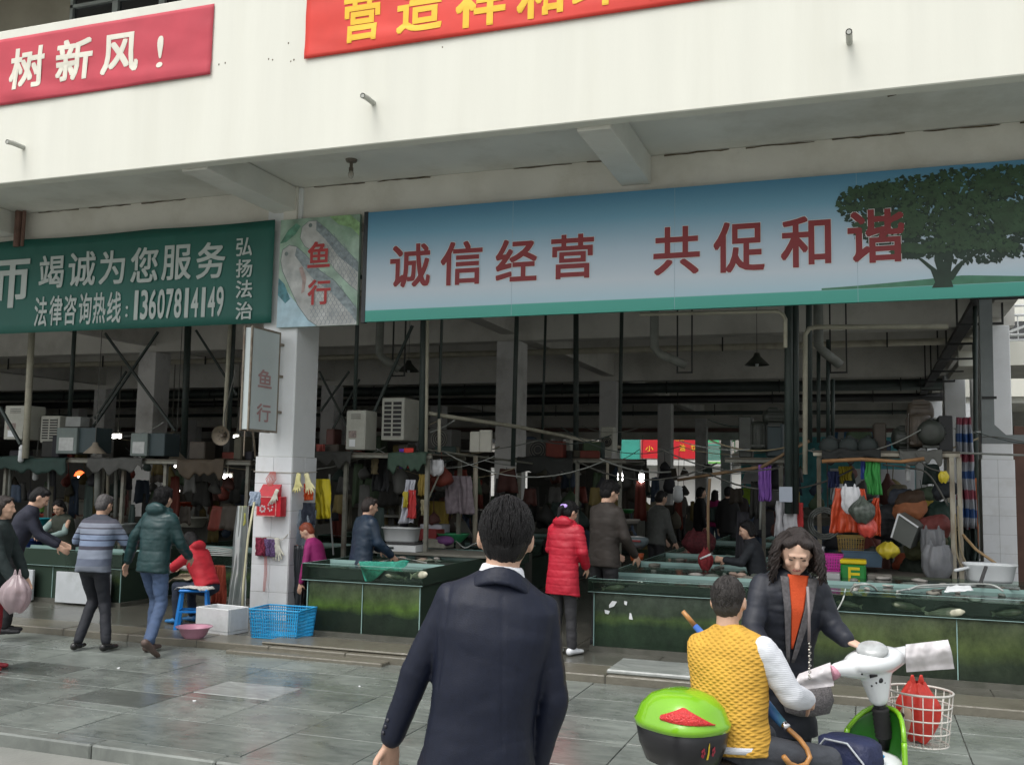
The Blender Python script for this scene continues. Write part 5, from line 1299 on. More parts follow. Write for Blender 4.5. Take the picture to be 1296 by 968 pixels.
g.sheet(lambda u, v: (nt_[0].lerp(nt_[1], u)).lerp(nt_[3].lerp(nt_[2], u), v)+Vector((0, -.02, .03*sin(u*9)*sin(v*5)+.015)), 16, 10, .004)
tag(g.build('fishing_net', netg, None, True), 'teal net draped over the tank rim under the woman in navy', 'net')
hose = mat('grey_hose', (.42, .44, .42), .5, .1, 8); hosed = mat('dark_hose', (.08, .08, .07), .5)
def hosep(pts, r, m, label, sag=0): 
    P_ = [Vector(p) for p in pts]; out = []
    for i_ in range(len(P_)-1):
        a, b = P_[i_], P_[i_+1]; p0_ = P_[max(i_-1, 0)]; p3_ = P_[min(i_+2, len(P_)-1)]
        for k in range(6):
            t_ = k/6; out.append(.5*((2*a)+(b-p0_)*t_+(2*p0_-5*a+4*b-p3_)*t_**2+(3*a-p0_-3*b+p3_)*t_**3))
    out.append(P_[-1]); return tag(MB().tube(out, r, 8).build('hose', m, None, True), label, 'hose')
Zc = .87
def tz(px, py, z=Zc): return gr(px, py, z)
hosep([tz(1077, 748), tz(1082, 741, .93), tz(1096, 739, .96), tz(1105, 742, .92), tz(1110, 747)], .010, hose, 'pale hose arching out of the long tank beside the woman')
hosep([tz(1150, 746), tz(1165, 741, .90), tz(1190, 740, .90), tz(1225, 739, .90), tz(1255, 740, .92), tz(1270, 748)], .010, hose, 'pale hose lying along the top of the long tank at right')
hosep([tz(1135, 748), tz(1160, 744), tz(1200, 742), tz(1235, 741)], .008, hose, 'second thinner hose along the long tank top')
hosep([tz(1180, 748), tz(1210, 743, .9), tz(1250, 743), tz(1290, 746)], .007, hosed, 'dark hose near the white basin on the tank')
hosep([at(1044, 768, 9.97), at(1053, 776, 9.95), at(1058, 774, 9.95), at(1067, 758, 9.96), at(1070, 745, 10.05)], .007, hose, 'short pale tube hooked over the rim of the long tank')
hosep([at(470, 716, 10.5), at(500, 706, 11.), at(520, 708, 11.2), at(540, 712, 11.0)], .006, hose, 'wire loop on the tank by the teal net')
hosep([at(560, 690, 12.6), at(575, 684, 12.8), at(588, 693, 12.6), at(600, 688, 12.8), at(612, 686, 12.8)], .008, hose, 'curled hose left of the suited man head')
# small stuff floating and lying on the tank tops
rr = random.Random(11)
dbm = [mat('debris_%d' % k, c, .6, .3, 12) for k, c in enumerate(((.35, .33, .30), (.20, .19, .16), (.42, .30, .24), (.12, .14, .12)))]
for nm, rng, zz, n_ in (('on the long tank behind the scooter', (-.8, 2.6, 10.06, 11.9), .836, 46), ('on the centre tank', (-2.6, -1.1, 11.5, 16.), .795, 30), ('on the tank beside the pillar', (-5.9, -4.7, 10.4, 13.3), .836, 26)):
    g = MB()
    for k in range(n_):
        p = Vector((rr.uniform(rng[0], rng[1]), rr.uniform(rng[2], rng[3]), zz)); s_ = rr.uniform(.03, .10)
        g.cur = rr.randrange(4); g.ell(p, (s_, s_*rr.uniform(.4, 1), .012+s_*.12), Matrix.Rotation(rr.uniform(0, 3), 3, 'Z'), 8, 5)
    o = g.wob(.012, 14).build('scraps', dbm, None, True); tag(o, 'wet scraps and weed lying '+nm, 'scraps', kind='stuff')
g = MB(); q = [tz(1195, 750, .90), tz(1232, 748, .90), tz(1228, 742, .92), tz(1200, 742, .92)]
g.sheet(lambda u, v: q[0].lerp(q[1], u).lerp(q[3].lerp(q[2], u), v)+Vector((0, 0, .02*noise.noise(V3(u*4, v*4, 1))+.01)), 10, 6, .004); tag(g.build('wet_paper', stk, None, True), 'crumpled white paper on the long tank in front of the post', 'paper')

# ================================================================== THINGS ON THE GROUND BY THE PILLAR
bluep = mat('sky_blue_plastic', (.02, .30, .58), .35, .08, 6); whitefoam = mat('white_foam', (.66, .68, .69), .7, .05, 20, bump=.2, bscale=120, dirt=(.4, .42, .4), dscale=3, damt=.4)
def crate(name, label, c, w, d, h, rz, m, cat='basket', rows=5, flare=.9, solid=False, group=None):
    t = thing(name, label, cat, c, rz, group)
    def b(g, nm, mm=None, sm=False): return g.build(nm, mm or m, t, sm, local=True)
    def P_(x, y, z): k = flare+(1-flare)*z/h; return Vector((x*k, y*k, z))
    b(MB().box(-w/2*flare, w/2*flare, -d/2*flare, d/2*flare, 0, .012), 'bottom')
    for nx, (a0, a1) in enumerate((((-w/2, -d/2), (w/2, -d/2)), ((w/2, -d/2), (w/2, d/2)), ((w/2, d/2), (-w/2, d/2)), ((-w/2, d/2), (-w/2, -d/2)))):
        g = MB(); L_ = math.hypot(a1[0]-a0[0], a1[1]-a0[1]); n_ = max(4, int(L_/.028))
        if solid: g.prism([P_(*a0, .012), P_(*a1, .012), P_(*a1, h), P_(*a0, h)], P_(a0[0]*.03, a0[1]*.03, 0) * 0 + Vector((-(a0[0]+a1[0])/2, -(a0[1]+a1[1])/2, 0)).normalized()*.006)
        else:
            for k in range(n_+1): x = a0[0]+(a1[0]-a0[0])*k/n_; y = a0[1]+(a1[1]-a0[1])*k/n_; g.beam(P_(x, y, .01), P_(x, y, h*.97), .008, .006)
            for k in range(rows+1): z = .01+(h*.9-.01)*k/rows; g.beam(P_(*a0, z), P_(*a1, z), .012 if k in (0, rows) else .007, .010 if k in (0, rows) else .006)
        g.build('side', m, t, local=True)
    g = MB()
    for (a0, a1) in (((-w/2, -d/2), (w/2, -d/2)), ((w/2, -d/2), (w/2, d/2)), ((w/2, d/2), (-w/2, d/2)), ((-w/2, d/2), (-w/2, -d/2))): g.beam(P_(*a0, h), P_(*a1, h), .022, .016, .004)
    b(g, 'rim'); return t
p = gr(341, 815, .03); a, b_ = gr(306, 812, .03), gr(372, 816, .03)
wdt = 1260*0+(at(380, 780, 9.6)-at(306, 780, 9.6)).length
crate('plastic_basket', 'bright blue slotted plastic basket at the foot of the white pillar', (p.x-.0, 9.72, .075), .60, .42, .31, .06, bluep, rows=7)
# foam box
p = gr(262, 808, .03)
t = thing('foam_box', 'open white foam box between the blue stool and the pillar', 'box', (p.x, 9.75, FL), -.12)
MB().box(-.24, .24, -.17, .17, 0, .03).build('bottom', whitefoam, t, local=True)
for a, b_, c, d in ((-.24, .24, -.17, -.14), (-.24, .24, .14, .17), (-.24, -.21, -.139, .139), (.21, .24, -.139, .139)): MB().box(a, b_, c, d, .031, .28, .006).build('side', whitefoam, t, local=True)
# pink basin
p = gr(243, 816, .0)
pkm = mat('pink_plastic', (.62, .30, .40), .3, .05, 5)
tag(MB().lathe((p.x, 9.13+.12, FL+.005), [(.10, 0), (.13, .03), (.165, .10), (.195, .115), (.197, .122), (.16, .112), (.125, .035), (.095, .012), (.0, .010)], 28, cap=False).build('basin', pkm, None, True), 'pink plastic basin on the wet step near the blue stool', 'basin')
# blue stool
st = thing('plastic_stool', 'bright blue plastic stool with newspaper under the woman in red', 'stool', gr(236, 795, FL)+Vector((.05, .05, 0)), .5)
blm = mat('royal_blue_plastic', (.008, .20, .62), .35, .08, 5)
MB().box(-.16, .16, -.13, .13, .42, .45, .012).build('seat', blm, st, local=True)
for sx in (-1, 1):
    for sy in (-1, 1):
        MB().prism([(sx*.125, sy*.10, .421), (sx*.15, sy*.10, .421), (sx*.195, sy*.15, 0), (sx*.16, sy*.15, 0)], (0, -sy*.025, 0)).build('leg', blm, st, local=True)
for sy in (-1, 1): MB().box(-.145, .145, sy*.125-.006, sy*.125+.006, .19, .215).build('crossbar', blm, st, local=True)
for sx in (-1, 1): MB().box(sx*.155-.006, sx*.155+.006, -.11, .11, .19, .215).build('crossbar', blm, st, local=True)
c = st.location; news = mat('newspaper', (.50, .50, .48), .8, .35, 50)
tag(MB().sheet(lambda u, v: (c.x-.18+.36*u, c.y-.14+.28*v, .528-.05*max(0, abs(u-.5)*2-.75)*4*.5+.008*noise.noise(V3(u*6, v*6, 0))+.012), 16, 12, .003).build('newspaper', news, None, True), 'newspaper laid over the seat of the blue stool', 'newspaper')
# red drape beside stool
def drape(name, label, px0, py0, px1, py1, Y, m, cat='cloth', folds=4, depth=.03, taper=.0, seed=0., group=None, th=.006, skew=0., wb=.02):
    a, b = at(px0, py0, Y), at(px1, py0, Y); z1 = at((px0+px1)/2, py1, Y).z; z0 = (a.z+b.z)/2; cx = (a.x+b.x)/2; w_ = (b.x-a.x)/2
    def fn(u, v):
        k = 1-taper*(1-v); x = cx+(u*2-1)*w_*k+skew*(v)*w_*2; z = z0+(z1-z0)*v
        x += wb*noise.noise(V3(v*3+seed, u*2, seed)); z += wb*.8*noise.noise(V3(u*4, seed, v*2))*(v)
        z += .05*(z0-z1)*noise.noise(V3(u*2.5+seed, 7, seed))*v
        f_ = noise.noise(V3(u*folds*2.3+seed*3, v*.9, seed))*1.5+.5*noise.noise(V3(u*folds*5+seed, v*2.2, seed+5))+.35*noise.noise(V3(u*9, v*9, seed))
        return (x, Y+depth*f_*(.4+.7*v)*1.5, z)
    return tag(MB().sheet(fn, max(12, folds*8), 16, th).build(name, m, None, True), label, cat, group)
rustc = mat('rust_red_cloth', (.22, .03, .012), .8, .2, 9)
drape('cloth', 'rust-red cloth hanging behind the seated woman', 268, 715, 288, 765, 10.6, rustc, seed=2., taper=.3)
# transparent plastic apron with wooden pole at pillar's left side
film = glass_mat('clear_plastic_film', (.62, .66, .66), haze=.34, hcol=(.38, .41, .41))
drape('plastic_apron', 'clear plastic apron hanging against the left side of the white pillar', 296, 640, 322, 792, 10.3, film, 'apron', folds=2, depth=.05, taper=.35, seed=.6, th=.0, skew=-.28)
tag(MB().tube([at(322, 635, 10.25), at(314, 680, 10.2), at(308, 740, 10.15), at(306, 788, 10.1)], .014, 8).build('wooden_pole', mat('pale_bamboo', (.48, .46, .30), .5, .15, 9), None, True), 'pale bamboo pole leaning at the left side of the white pillar', 'pole')
drape('cloth', 'pale blue rag hooked at the top of the clear apron', 317, 622, 330, 640, 10.4, mat('pale_blue_rag', (.30, .36, .45), .8), seed=5.)
drape('cloth', 'yellow-green strap hanging over the clear apron', 303, 640, 312, 665, 10.32, mat('yellow_green_cloth', (.35, .34, .08), .7), seed=4., folds=1)
# string round the pillar and what hangs on it
sm = mat('twine', (.45, .42, .36), .8)
zs = at(350, 597, FY-.03).z
tag(MB().tube([(-7.275, FY-.03, zs), (-6.727, FY-.03, zs-.01), (-6.722, FY+.30, zs), (-6.72, FY+.56, zs+.01), (-7.275, FY+.57, zs), (-7.275, FY-.03, zs)], .006, 6).build('string', sm), 'string tied round the white pillar above the red box', 'string')
cardm = mat('red_gift_card', (.52, .012, .025), .4, .12, 12); cardp = mat('pink_card_print', (.62, .30, .28), .5, .3, 30)
y_ = FY-.055
a, b_, c_, d_ = at(330, 627, y_), at(358, 652, y_), at(331, 650, y_), at(330, 612, y_)
t = thing('gift_box', 'red cardboard gift box hanging on red string from the white pillar', 'box', (a.x, y_, at(345, 652, y_).z), 0)
x0, x1 = at(331, 640, y_).x, at(356, 640, y_).x; x2 = at(366, 640, y_).x; z0, z1 = at(344, 653, y_).z, at(344, 628, y_).z
MB().box(x0, x1+.06, y_-.11, y_+.02, z0, z1, .004).build('carton', cardm, t)
g = MB().prism([(x0, y_-.11, z1+.001), (x0+.04, y_-.045, z1+.15), (x0+.04, y_-.035, z1+.15), (x0, y_+.02, z1+.001)], (x1-x0-.02, 0, 0)); g.build('roof_flap', cardm, t)
g = MB()
for (u0, u1, w0, w1) in ((0, 1, 0, .05), (0, 1, .95, 1), (0, .04, 0, 1), (.96, 1, 0, 1)): g.box(x0+(x1-x0)*u0, x0+(x1-x0)*u1, y_-.1125, y_-.111, z0+(z1-z0)*w0, z0+(z1-z0)*w1)
g.build('border_print', cardp, t)
g = MB()
for k in range(7): a_ = k*.9; g.ell((x0+.09+.035*cos(a_), y_-.112, z0+.09+.035*sin(a_)), (.013, .0015, .018), Matrix.Rotation(a_, 3, 'Y'), 8, 4); g.ell((x0+.20+.03*cos(a_), y_-.112, z0+.12+.05*sin(a_)), (.015, .0015, .012), Matrix.Rotation(a_, 3, 'Y'), 8, 4)
g.build('flower_print', mat('silver_print', (.50, .40, .42), .4), t)
g = MB(); ht = Vector(((x0+x1)/2, FY-.04, zs))
for k in range(7):
    o_ = (k-3)*.011; g.tube([ht+V3(o_, -.01, 0), ht+V3(o_*2.2, -.05, -.09), ht+V3(o_*.7, -.07, -.18), V3((x0+x1)/2+o_, y_-.045, z1+.15)], .0045, 5)
g.build('red_cord', mat('red_nylon_cord', (.55, .12, .10), .6), t)
def glove(label, p, L, m, rz_=0., down=True, spread=1., face=(0, -1, 0), group='rubber gloves on the pillar'):
    p = Vector(p); g = MB(); d = V3(sin(rz_)*1., 0, -1 if down else 1).normalized(); sx = V3(1, 0, 0)
    g.cap(p, p+d*L*.3, (L*.14, L*.06), (L*.15, L*.07), sx); g.cap(p+d*L*.3, p+d*L*.6, (L*.16, L*.06), (L*.19, L*.05), sx)
    for q, (o_, l_) in enumerate(((-.14, .30), (-.05, .36), (.05, .34), (.14, .27))): g.cap(p+d*L*.6+sx*o_*L, p+d*L*(.6+l_)+sx*o_*L*1.5*spread, L*.045, L*.035, None, 8)
    g.cap(p+d*L*.45+sx*.16*L, p+d*L*.68+sx*.32*L, L*.05, L*.04, None, 8)
    o = remeshed(g, .007, 2, lambda c, n: .006*noise.noise(c*22)).build('glove', m, None, True); return tag(o, label, 'glove', group)
cg = mat('cream_rubber', (.66, .63, .42), .5, .1, 10); cg2 = mat('grubby_cream_rubber', (.62, .61, .52), .6, .2, 12)
glove('cream rubber glove drooping over the front of the red gift box', at(351, 620, y_-.13), .20, cg2, -.45)
glove('pale yellow glove hung at the right corner of the pillar', at(378, 600, 10.78), .24, mat('pale_yellow_rubber', (.66, .62, .28), .5, .1, 10), -.1)
glove('second pale yellow glove nearest the orange cloth', at(388, 600, 10.85), .26, mat('pale_yellow_rubber2', (.66, .62, .36), .5, .1, 10), .25)
zz = at(340, 680, FY-.05)
glove('off-white glove with long fingers low on the pillar', at(350, 682, FY-.06), .28, cg2, .1)
drape('oversleeve', 'dark red patterned sleeve hanging low on the pillar front', 324, 680, 337, 703, FY-.06, mat('wine_floral_cloth', (.20, .015, .045), .8, .6, 40), seed=1., folds=2, depth=.025, group='sleeves on the pillar')
drape('oversleeve', 'purple speckled sleeve beside the dark red one on the pillar', 335, 682, 349, 704, FY-.07, mat('purple_speckled_cloth', (.12, .07, .17), .8, .8, 60), seed=2., folds=2, depth=.025, group='sleeves on the pillar')
tag(MB().tube([at(324, 682, FY-.05), at(340, 679, FY-.05), at(358, 683, FY-.05), at(368, 672, FY+.0)], .005, 6).build('string', sm), 'thin string carrying the sleeves across the pillar', 'string')
g = MB()
for k in range(3): g.tube([at(335+k, 703, FY-.05), at(334.5+k*1.5, 725, FY-.04), at(333+k, 748, FY-.04)], .003, 5)
tag(g.build('red_cords', mat('red_nylon_cord', (.55, .12, .10), .6)), 'three thin red cords dangling down the tiled pillar front', 'cord', kind='stuff')
drape('cloth', 'yellow cloth hung behind the right edge of the pillar', 394, 606, 416, 655, 11.6, mat('bright_yellow_cloth', (.68, .56, .02), .6, .12, 8), folds=3, depth=.06, seed=1.5, skew=.35)
drape('cloth', 'orange cloth between the gloves and the yellow cloth', 386, 612, 396, 633, 11.1, mat('orange_cloth', (.66, .09, .015), .6, .1, 8), folds=2, seed=.4)
drape('trousers_hung', 'grey-blue work trousers hanging on the side of the pillar', 377, 645, 399, 697, 11.0, mat('grey_blue_canvas', (.20, .24, .28), .75, .12, 8), folds=2, depth=.05, seed=2.2, skew=-.1, cat='trousers')
drape('cloth', 'dark navy jacket hung above the grey work trousers', 383, 636, 400, 664, 10.95, mat('dark_navy_cloth', (.014, .02, .035), .8), folds=2, depth=.04, seed=3.2)
for q, px in enumerate((376, 389)): glove('orange glove tip below the grey trousers, %s one' % ('left' if q == 0 else 'right'), at(px, 690, 10.95), .16, mat('salmon_rubber', (.50, .17, .10), .6, .1, 9), 0, group=None)
drape('apron', 'black rubber apron hanging to the floor at the right side of the pillar', 366, 690, 388, 772, 10.9, mat('black_rubber_apron', (.02, .025, .03), .4, .15, 6), folds=2, depth=.05, seed=4.4, cat='apron')
drape('apron', 'slate-grey rubber apron beside the black one behind the pillar', 380, 700, 400, 768, 11.2, mat('slate_rubber_apron', (.035, .045, .055), .4, .15, 6), folds=2, depth=.05, seed=5.4, cat='apron')
tag(MB().tube([at(417, 600, 11.9), at(418, 650, 11.9), at(422, 702, 11.9)], .012, 8).build('thin_pole', mat('grey_pole_paint', (.3, .31, .3), .5)), 'thin pale pole standing right of the magenta figure', 'pole')
# red-trousered shopper's bag
bag('plastic_bag', 'translucent white shopping bag held at the left edge of the picture', dp(20, 755, 9.0)*1.0-Vector((0, 0, dp(20, 755, 9.0).z)), .14, dp(22, 727, 9.0).z, dp(22, 775, 9.0).z, glass_mat('milky_pink_film', (.6, .5, .52), haze=.5, hcol=(.5, .4, .42)), 4., neck=.2)
# white puddle strip etc omitted: the floor's wet film carries it

# ================================================================== PIPES, TRUSSES, LAMPS
dgreen = mat('dark_green_pipe', (.035, .05, .045), .5, .2, 6); gpipe = mat('grey_pipe', (.22, .23, .21), .5, .15, 6, dirt=(.08, .07, .05), dscale=4, damt=.5); cpipe = mat('cream_pipe', (.40, .38, .30), .55, .12, 6, dirt=(.15, .13, .09), dscale=4, damt=.5)
def pole(label, px0, py0, px1, py1, Y, r, m, top=None, cat='pipe', name='pipe', group=None):
    a, b = at(px0, py0, Y), at(px1, py1, Y)
    if top is not None: k = (top-b.z)/(a.z-b.z); a = b+(a-b)*k
    g = MB().tube([a, b], r, 10); t = g.build(name, m, None, True); return tag(t, label, cat, group)
pl_list = [
 ('thick dark green pipe in front of the air conditioner left of centre', 537, 415, 534, 600, 12.2, .055, dgreen, 5.5),
 ('cream pipe strapped to the thick dark green pipe', 541, 415, 539, 590, 12.1, .022, cpipe, 5.5),
 ('slim dark pipe right of the thick green one', 559, 415, 555, 540, 12.4, .02, dgreen, 5.5),
 ('cream pipe stub carrying the cable rail', 556, 530, 556, 572, 12.3, .024, cpipe, None),
 ('slim hanging pipe above the upright air conditioner', 452, 415, 449, 520, 12.2, .028, dgreen, 5.5),
 ('dark pipe running down the inner pillar at centre', 654, 405, 649, 590, 14.0, .035, dgreen, 5.5),
 ('dark pipe between the inner pillars', 729, 450, 729, 610, 17.0, .05, dgreen, 5.5),
 ('slim dark pipe beside the second inner pillar', 786, 450, 784, 570, 17.5, .035, dgreen, 5.5),
 ('thin dark pipe left of the dark pipe between the pillars', 689, 458, 686, 570, 17.0, .025, dgreen, 5.5),
 ('thick dark pipe behind the pump shelf', 998, 392, 998, 650, 12.6, .05, dgreen, 5.5),
 ('second thick dark pipe touching the pump shelf', 1006, 392, 1006, 650, 12.7, .05, dgreen, 5.5),
 ('tall dark pipe right of the curved cream pipe', 1024, 388, 1024, 560, 13.2, .04, dgreen, 5.5),
 ('slim dark pipe above the roof rolls', 1036, 440, 1036, 560, 13.5, .025, dgreen, None),
 ('slim dark pipe right above the roof rolls', 1048, 430, 1048, 560, 13.5, .025, dgreen, None),
 ('long slim dark pipe hanging between two ceiling pipes', 1054, 480, 1054, 560, 13.6, .025, dgreen, None),
 ('dark green post left of the right pillar', 1234, 410, 1236, 715, 16.5, .034, dgreen, 5.0),
 ('grey post left of the hanging enamel lamp', 291, 415, 284, 545, 12.0, .03, cpipe, 5.0),
 ('dark post left of the projecting light box', 295, 415, 289, 545, 12.1, .04, dgreen, 5.0),
 ('dark post at centre of the left bay', 238, 415, 232, 580, 13.5, .055, dgreen, 5.0),
 ('pale green post at far left bay', 40, 425, 32, 580, 11.8, .05, cpipe, 5.0),
 ('dark post in the left bay beside the roof truss', 94, 425, 88, 530, 13.0, .035, dgreen, 5.0)]
for l_, a, b_, c, d, Y_, r_, m_, tp in pl_list: pole(l_, a, b_, c, d, Y_, r_, m_, tp)
# long ceiling pipes running along the building
def run(label, x0, x1, Y, z, r, m, hang=None):
    t = thing('ceiling_pipe', label, 'pipe', (x0, Y, z)); MB().tube([(x0, Y, z), (x1, Y, z)], r, 10).build('pipe_run', m, t, True)
    if hang:
        for x in np.arange(x0+hang*.4, x1, hang): MB().box(x-.015, x+.015, Y-.03-r, Y-r+.001, z-r-.03, SOF-.003).build('hanger', mat('black_iron', (.02, .02, .02), .6), t)
run('cream drain pipe running along the ceiling near the front', -14.5, 2.4, 13.0, 4.55, .055, cpipe, 2.9)
run('green cable pipe under the ceiling near the front', -14.5, 2.4, 12.2, 4.62, .03, dgreen)
run('cream pipe across the middle of the market ceiling', -24, 2.4, 21.5, 4.75, .07, cpipe, 3.3)
run('large dark duct pipe across the ceiling behind the second pillar', -40, 2.4, 30.0, 4.70, .16, dgreen, 3.3)
run('large black duct pipe across the ceiling further back', -40, 2.4, 32.5, 4.55, .13, mat('black_duct', (.012, .012, .012), .5), 3.0)
run('reddish pipe rack below the far ceiling', -40, 2.4, 46.0, 4.25, .1, mat('reddish_pipe', (.12, .06, .05), .6))
run('dark conduit at the far end of the hall', -40, 2.4, 40.0, 4.62, .08, dgreen, 3.3)
# drain elbows dropping from the slab
def elbow(label, px, py, Y, L=.5, s_=1):
    p = at(px, py, Y); t = thing('drain_elbow', label, 'pipe', p); MB().tube([V3(p.x, Y, SOF+.001), p, p+V3(.08*s_, 0, -.09), p+V3(L*s_, .1, -.24)], .062, 12).build('pipe_run', gpipe, t, True)
    q = p+V3(L*s_-.02, .1, -.24); g = MB()
    for o_ in (-.1, .1): g.box(q.x+o_-.01, q.x+o_+.01, q.y-.01, q.y+.01, q.z-.09, SOF)
    g.box(q.x-.11, q.x+.11, q.y-.012, q.y+.012, q.z-.11, q.z-.088); g.build('strap_hanger', mat('black_iron', (.02, .02, .02), .6), t)
elbow('grey drain elbow under the slab above the grey-sweatered man', 828, 440, 13.4, .42); elbow('grey drain elbow under the slab near the pump shelf', 1036, 438, 13.4, .26); elbow('dim drain elbow above the upright air conditioner', 480, 447, 13.4, .3)
# curved cream conduits at the right bay
tag(MB().tube([at(810, 398, 11.3), at(984, 394, 11.4), at(991, 398, 11.4), at(994, 404, 11.4), at(994, 440, 11.4)], .022, 8).build('conduit', cpipe, None, True), 'cream conduit running under the blue sign and bending down at right', 'pipe')
tag(MB().tube([at(1200, 413, 12.5), at(1033, 414, 12.5), at(1024, 416, 12.5), at(1019, 424, 12.5), at(1019, 600, 12.5)], .030, 10).build('conduit', cpipe, None, True), 'cream conduit bending down beside the tall dark pipes', 'pipe')
# slanting cable tray on stepped hangers towards the right pillar
ctm = mat('black_iron', (.02, .02, .02), .6)
ct = thing('cable_tray', 'dark cable tray running back under the ceiling on square hangers', 'cable tray', (1.9, 12, 4.6))
trz = at(1175, 499, 26).z
ya, yb = 12.0, 34.0
MB().box(1.52, 1.72, 11.9, 36, 4.60, 4.68).build('tray', ctm, ct)
for k in range(9):
    y = 13.0+k*2.4; g = MB().box(1.42, 1.45, y-.02, y+.02, 4.50, SOF-.004).box(2.10, 2.13, y-.02, y+.02, 4.50, SOF-.004).box(1.451, 2.099, y-.02, y+.02, 4.50, 4.54); g.build('square_hanger', ctm, ct)
# big grey duct in front of the right pillar
dt = thing('grey_duct', 'flat grey duct dropping from the ceiling and turning right before the far right pillar', 'duct', at(1250, 560, 13.0))
dm = mat('grey_painted_steel', (.19, .21, .21), .5, .1, 5); a = at(1241, 395, 13.0); b_ = at(1257, 395, 13.0); c = at(1243, 561, 13.0); d = at(1259, 548, 13.0); e_ = at(1272, 560, 13.); 
MB().prism([V3(a.x, 13, SOF-.01), V3(b_.x, 13, SOF-.01), V3(d.x, 13, d.z+.1), V3(d.x+.12, 13, d.z-.02), V3(3.6, 13, d.z-.02), V3(3.6, 13, c.z-.0), V3(c.x, 13, c.z)], (0, .12, 0)).build('duct_body', dm, dt)
for z in (4.1, 2.9, ): MB().box(a.x-.01, b_.x+.01, 12.985, 13.0-.001, z, z+.03).build('duct_clip', ctm, dt)
# downpipe white on the far right
p = at(1220, 480, 28.4); tag(MB().tube([V3(1.95, 27.6, p.z), V3(2.5, 27.5, p.z), V3(2.56, 27.5, p.z-.1), V3(2.56, 27.5, .1)], .09, 12).build('downpipe', mat('white_pvc', (.72, .73, .72), .4, .05), None, True), 'white plastic downpipe with an elbow beside the far white pillar', 'pipe')
# diagonal roof trusses at left and centre
def truss(label, pts, Y, r=.028):
    t = thing('cross_brace', label, 'brace', at(*pts[0][:2], Y))
    for (x0_, y0_, x1_, y1_) in pts: MB().beam(at(x0_, y0_, Y), at(x1_, y1_, Y), r, r).build('brace_bar', dgreen, t)
truss('dark X-shaped steel bracing under the green banner', [(133, 422, 222, 545), (200, 420, 118, 540), (222, 420, 150, 525)][:2], 13.2, .035)
truss('dark diagonal brace bars left of the projecting light box', [(248, 418, 300, 500), (160, 470, 120, 530)], 13.6, .03)
truss('dark leaning strut crossing the upright air conditioner', [(522, 412, 470, 530), (470, 530, 440, 580)], 12.6, .035)
truss('thin X bracing behind the upright air conditioner', [(404, 470, 442, 545), (442, 470, 406, 520), (455, 480, 420, 545)], 15.0, .03)
truss('dark strut at the far left edge above the bulbs', [(0, 515, 26, 562)], 11.9, .04)
# cable rail (cream bar) sloping across the centre
tag(MB().tube([at(538, 522, 12.3), at(560, 526, 12.5), at(655, 540, 14), at(735, 556, 16), at(785, 566, 17)], .03, 8).build('cable_rail', cpipe, None, True), 'cream cable rail sloping past the inner pillar to the right', 'rail')
tag(MB().tube([at(535, 568, 12.4), at(590, 576, 12.8), at(640, 582, 14), at(700, 590, 15), at(735, 600, 15.5)], .016, 6).build('cable', mat('dim_cable', (.15, .15, .12), .6), None, True), 'thick slack cable below the cream cable rail', 'cable')

# ---------------------------------------------------------------- racks and air conditioners
ironm = mat('grey_stall_iron', (.17, .17, .14), .6, .25, 9, dirt=(.09, .05, .03), dscale=5, damt=.6); rustp = mat('rusty_cream_post', (.36, .33, .26), .6, .2, 8, dirt=(.14, .07, .03), dscale=7, damt=.8, stretch=(1, 1, .3))
plank = mat('grey_plank', (.10, .09, .07), .8, .25, 8)
def rack(label, x0, x1, y0, y1, z, posts, pm, th=.06, shelf=True, zlow=FL):
    t = thing('stall_rack', label, 'stall frame', ((x0+x1)/2, y0, zlow))
    for x, y in posts: MB().box(x-.025, x+.025, y-.025, y+.025, zlow, z-.001).build('post', pm, t)
    if shelf:
        n_ = max(2, int((y1-y0)/.22)); w_ = (y1-y0)/n_
        for k in range(n_): MB().box(x0, x1, y0+k*w_+.004, y0+(k+1)*w_-.004, z+.04, z+.065, .004).build('shelf_board', plank, t)
    MB().box(x0, x1, y0, y0+.04, z, z+.038).build('front_rail', pm, t); MB().box(x0, x1, y1-.04, y1, z, z+.038).build('rear_rail', pm, t)
    return t
rack('grey stall frame with a board shelf carrying two air conditioners', -7.35, -5.35, 11.9, 13.1, 2.10, [(-6.62, 11.95), (-5.42, 11.95), (-7.3, 12.0), (-5.42, 13.05)], ironm)
rack('grey stall frame over the left bay with pale boxes on its shelf', -13.6, -8.1, 11.9, 13.0, 1.98, [(-12.6, 12.0), (-10.35, 12.0), (-9.6, 12.0), (-8.2, 12.0), (-11.5, 12.9)], ironm)
rack('dark stall frame right of the inner centre pillar', -5.2, -3.4, 14.6, 16.0, 2.12, [(-5.1, 14.7), (-4.15, 14.65), (-3.5, 14.7)], ironm)
rack('rusty cream stall frame at right loaded with motors', -.60, .99, 12.3, 13.3, 2.19, [(.90, 12.32), (.98, 12.36), (.94, 13.28), (-.58, 13.28)], rustp, zlow=FL)
rack('pump platform with a grey edge above the purple cloth', -1.75, -.98, 13.2, 14.2, 2.12, [(-1.05, 13.3), (-1.35, 14.15)], ironm)
acm = mat('aged_cream_casing', (.40, .40, .35), .5, .08, 5, dirt=(.2, .18, .13), dscale=3, damt=.5); acd = mat('dark_casing', (.045, .045, .04), .5, .2, 8); grl = mat('grille_dark', (.02, .02, .02), .6)
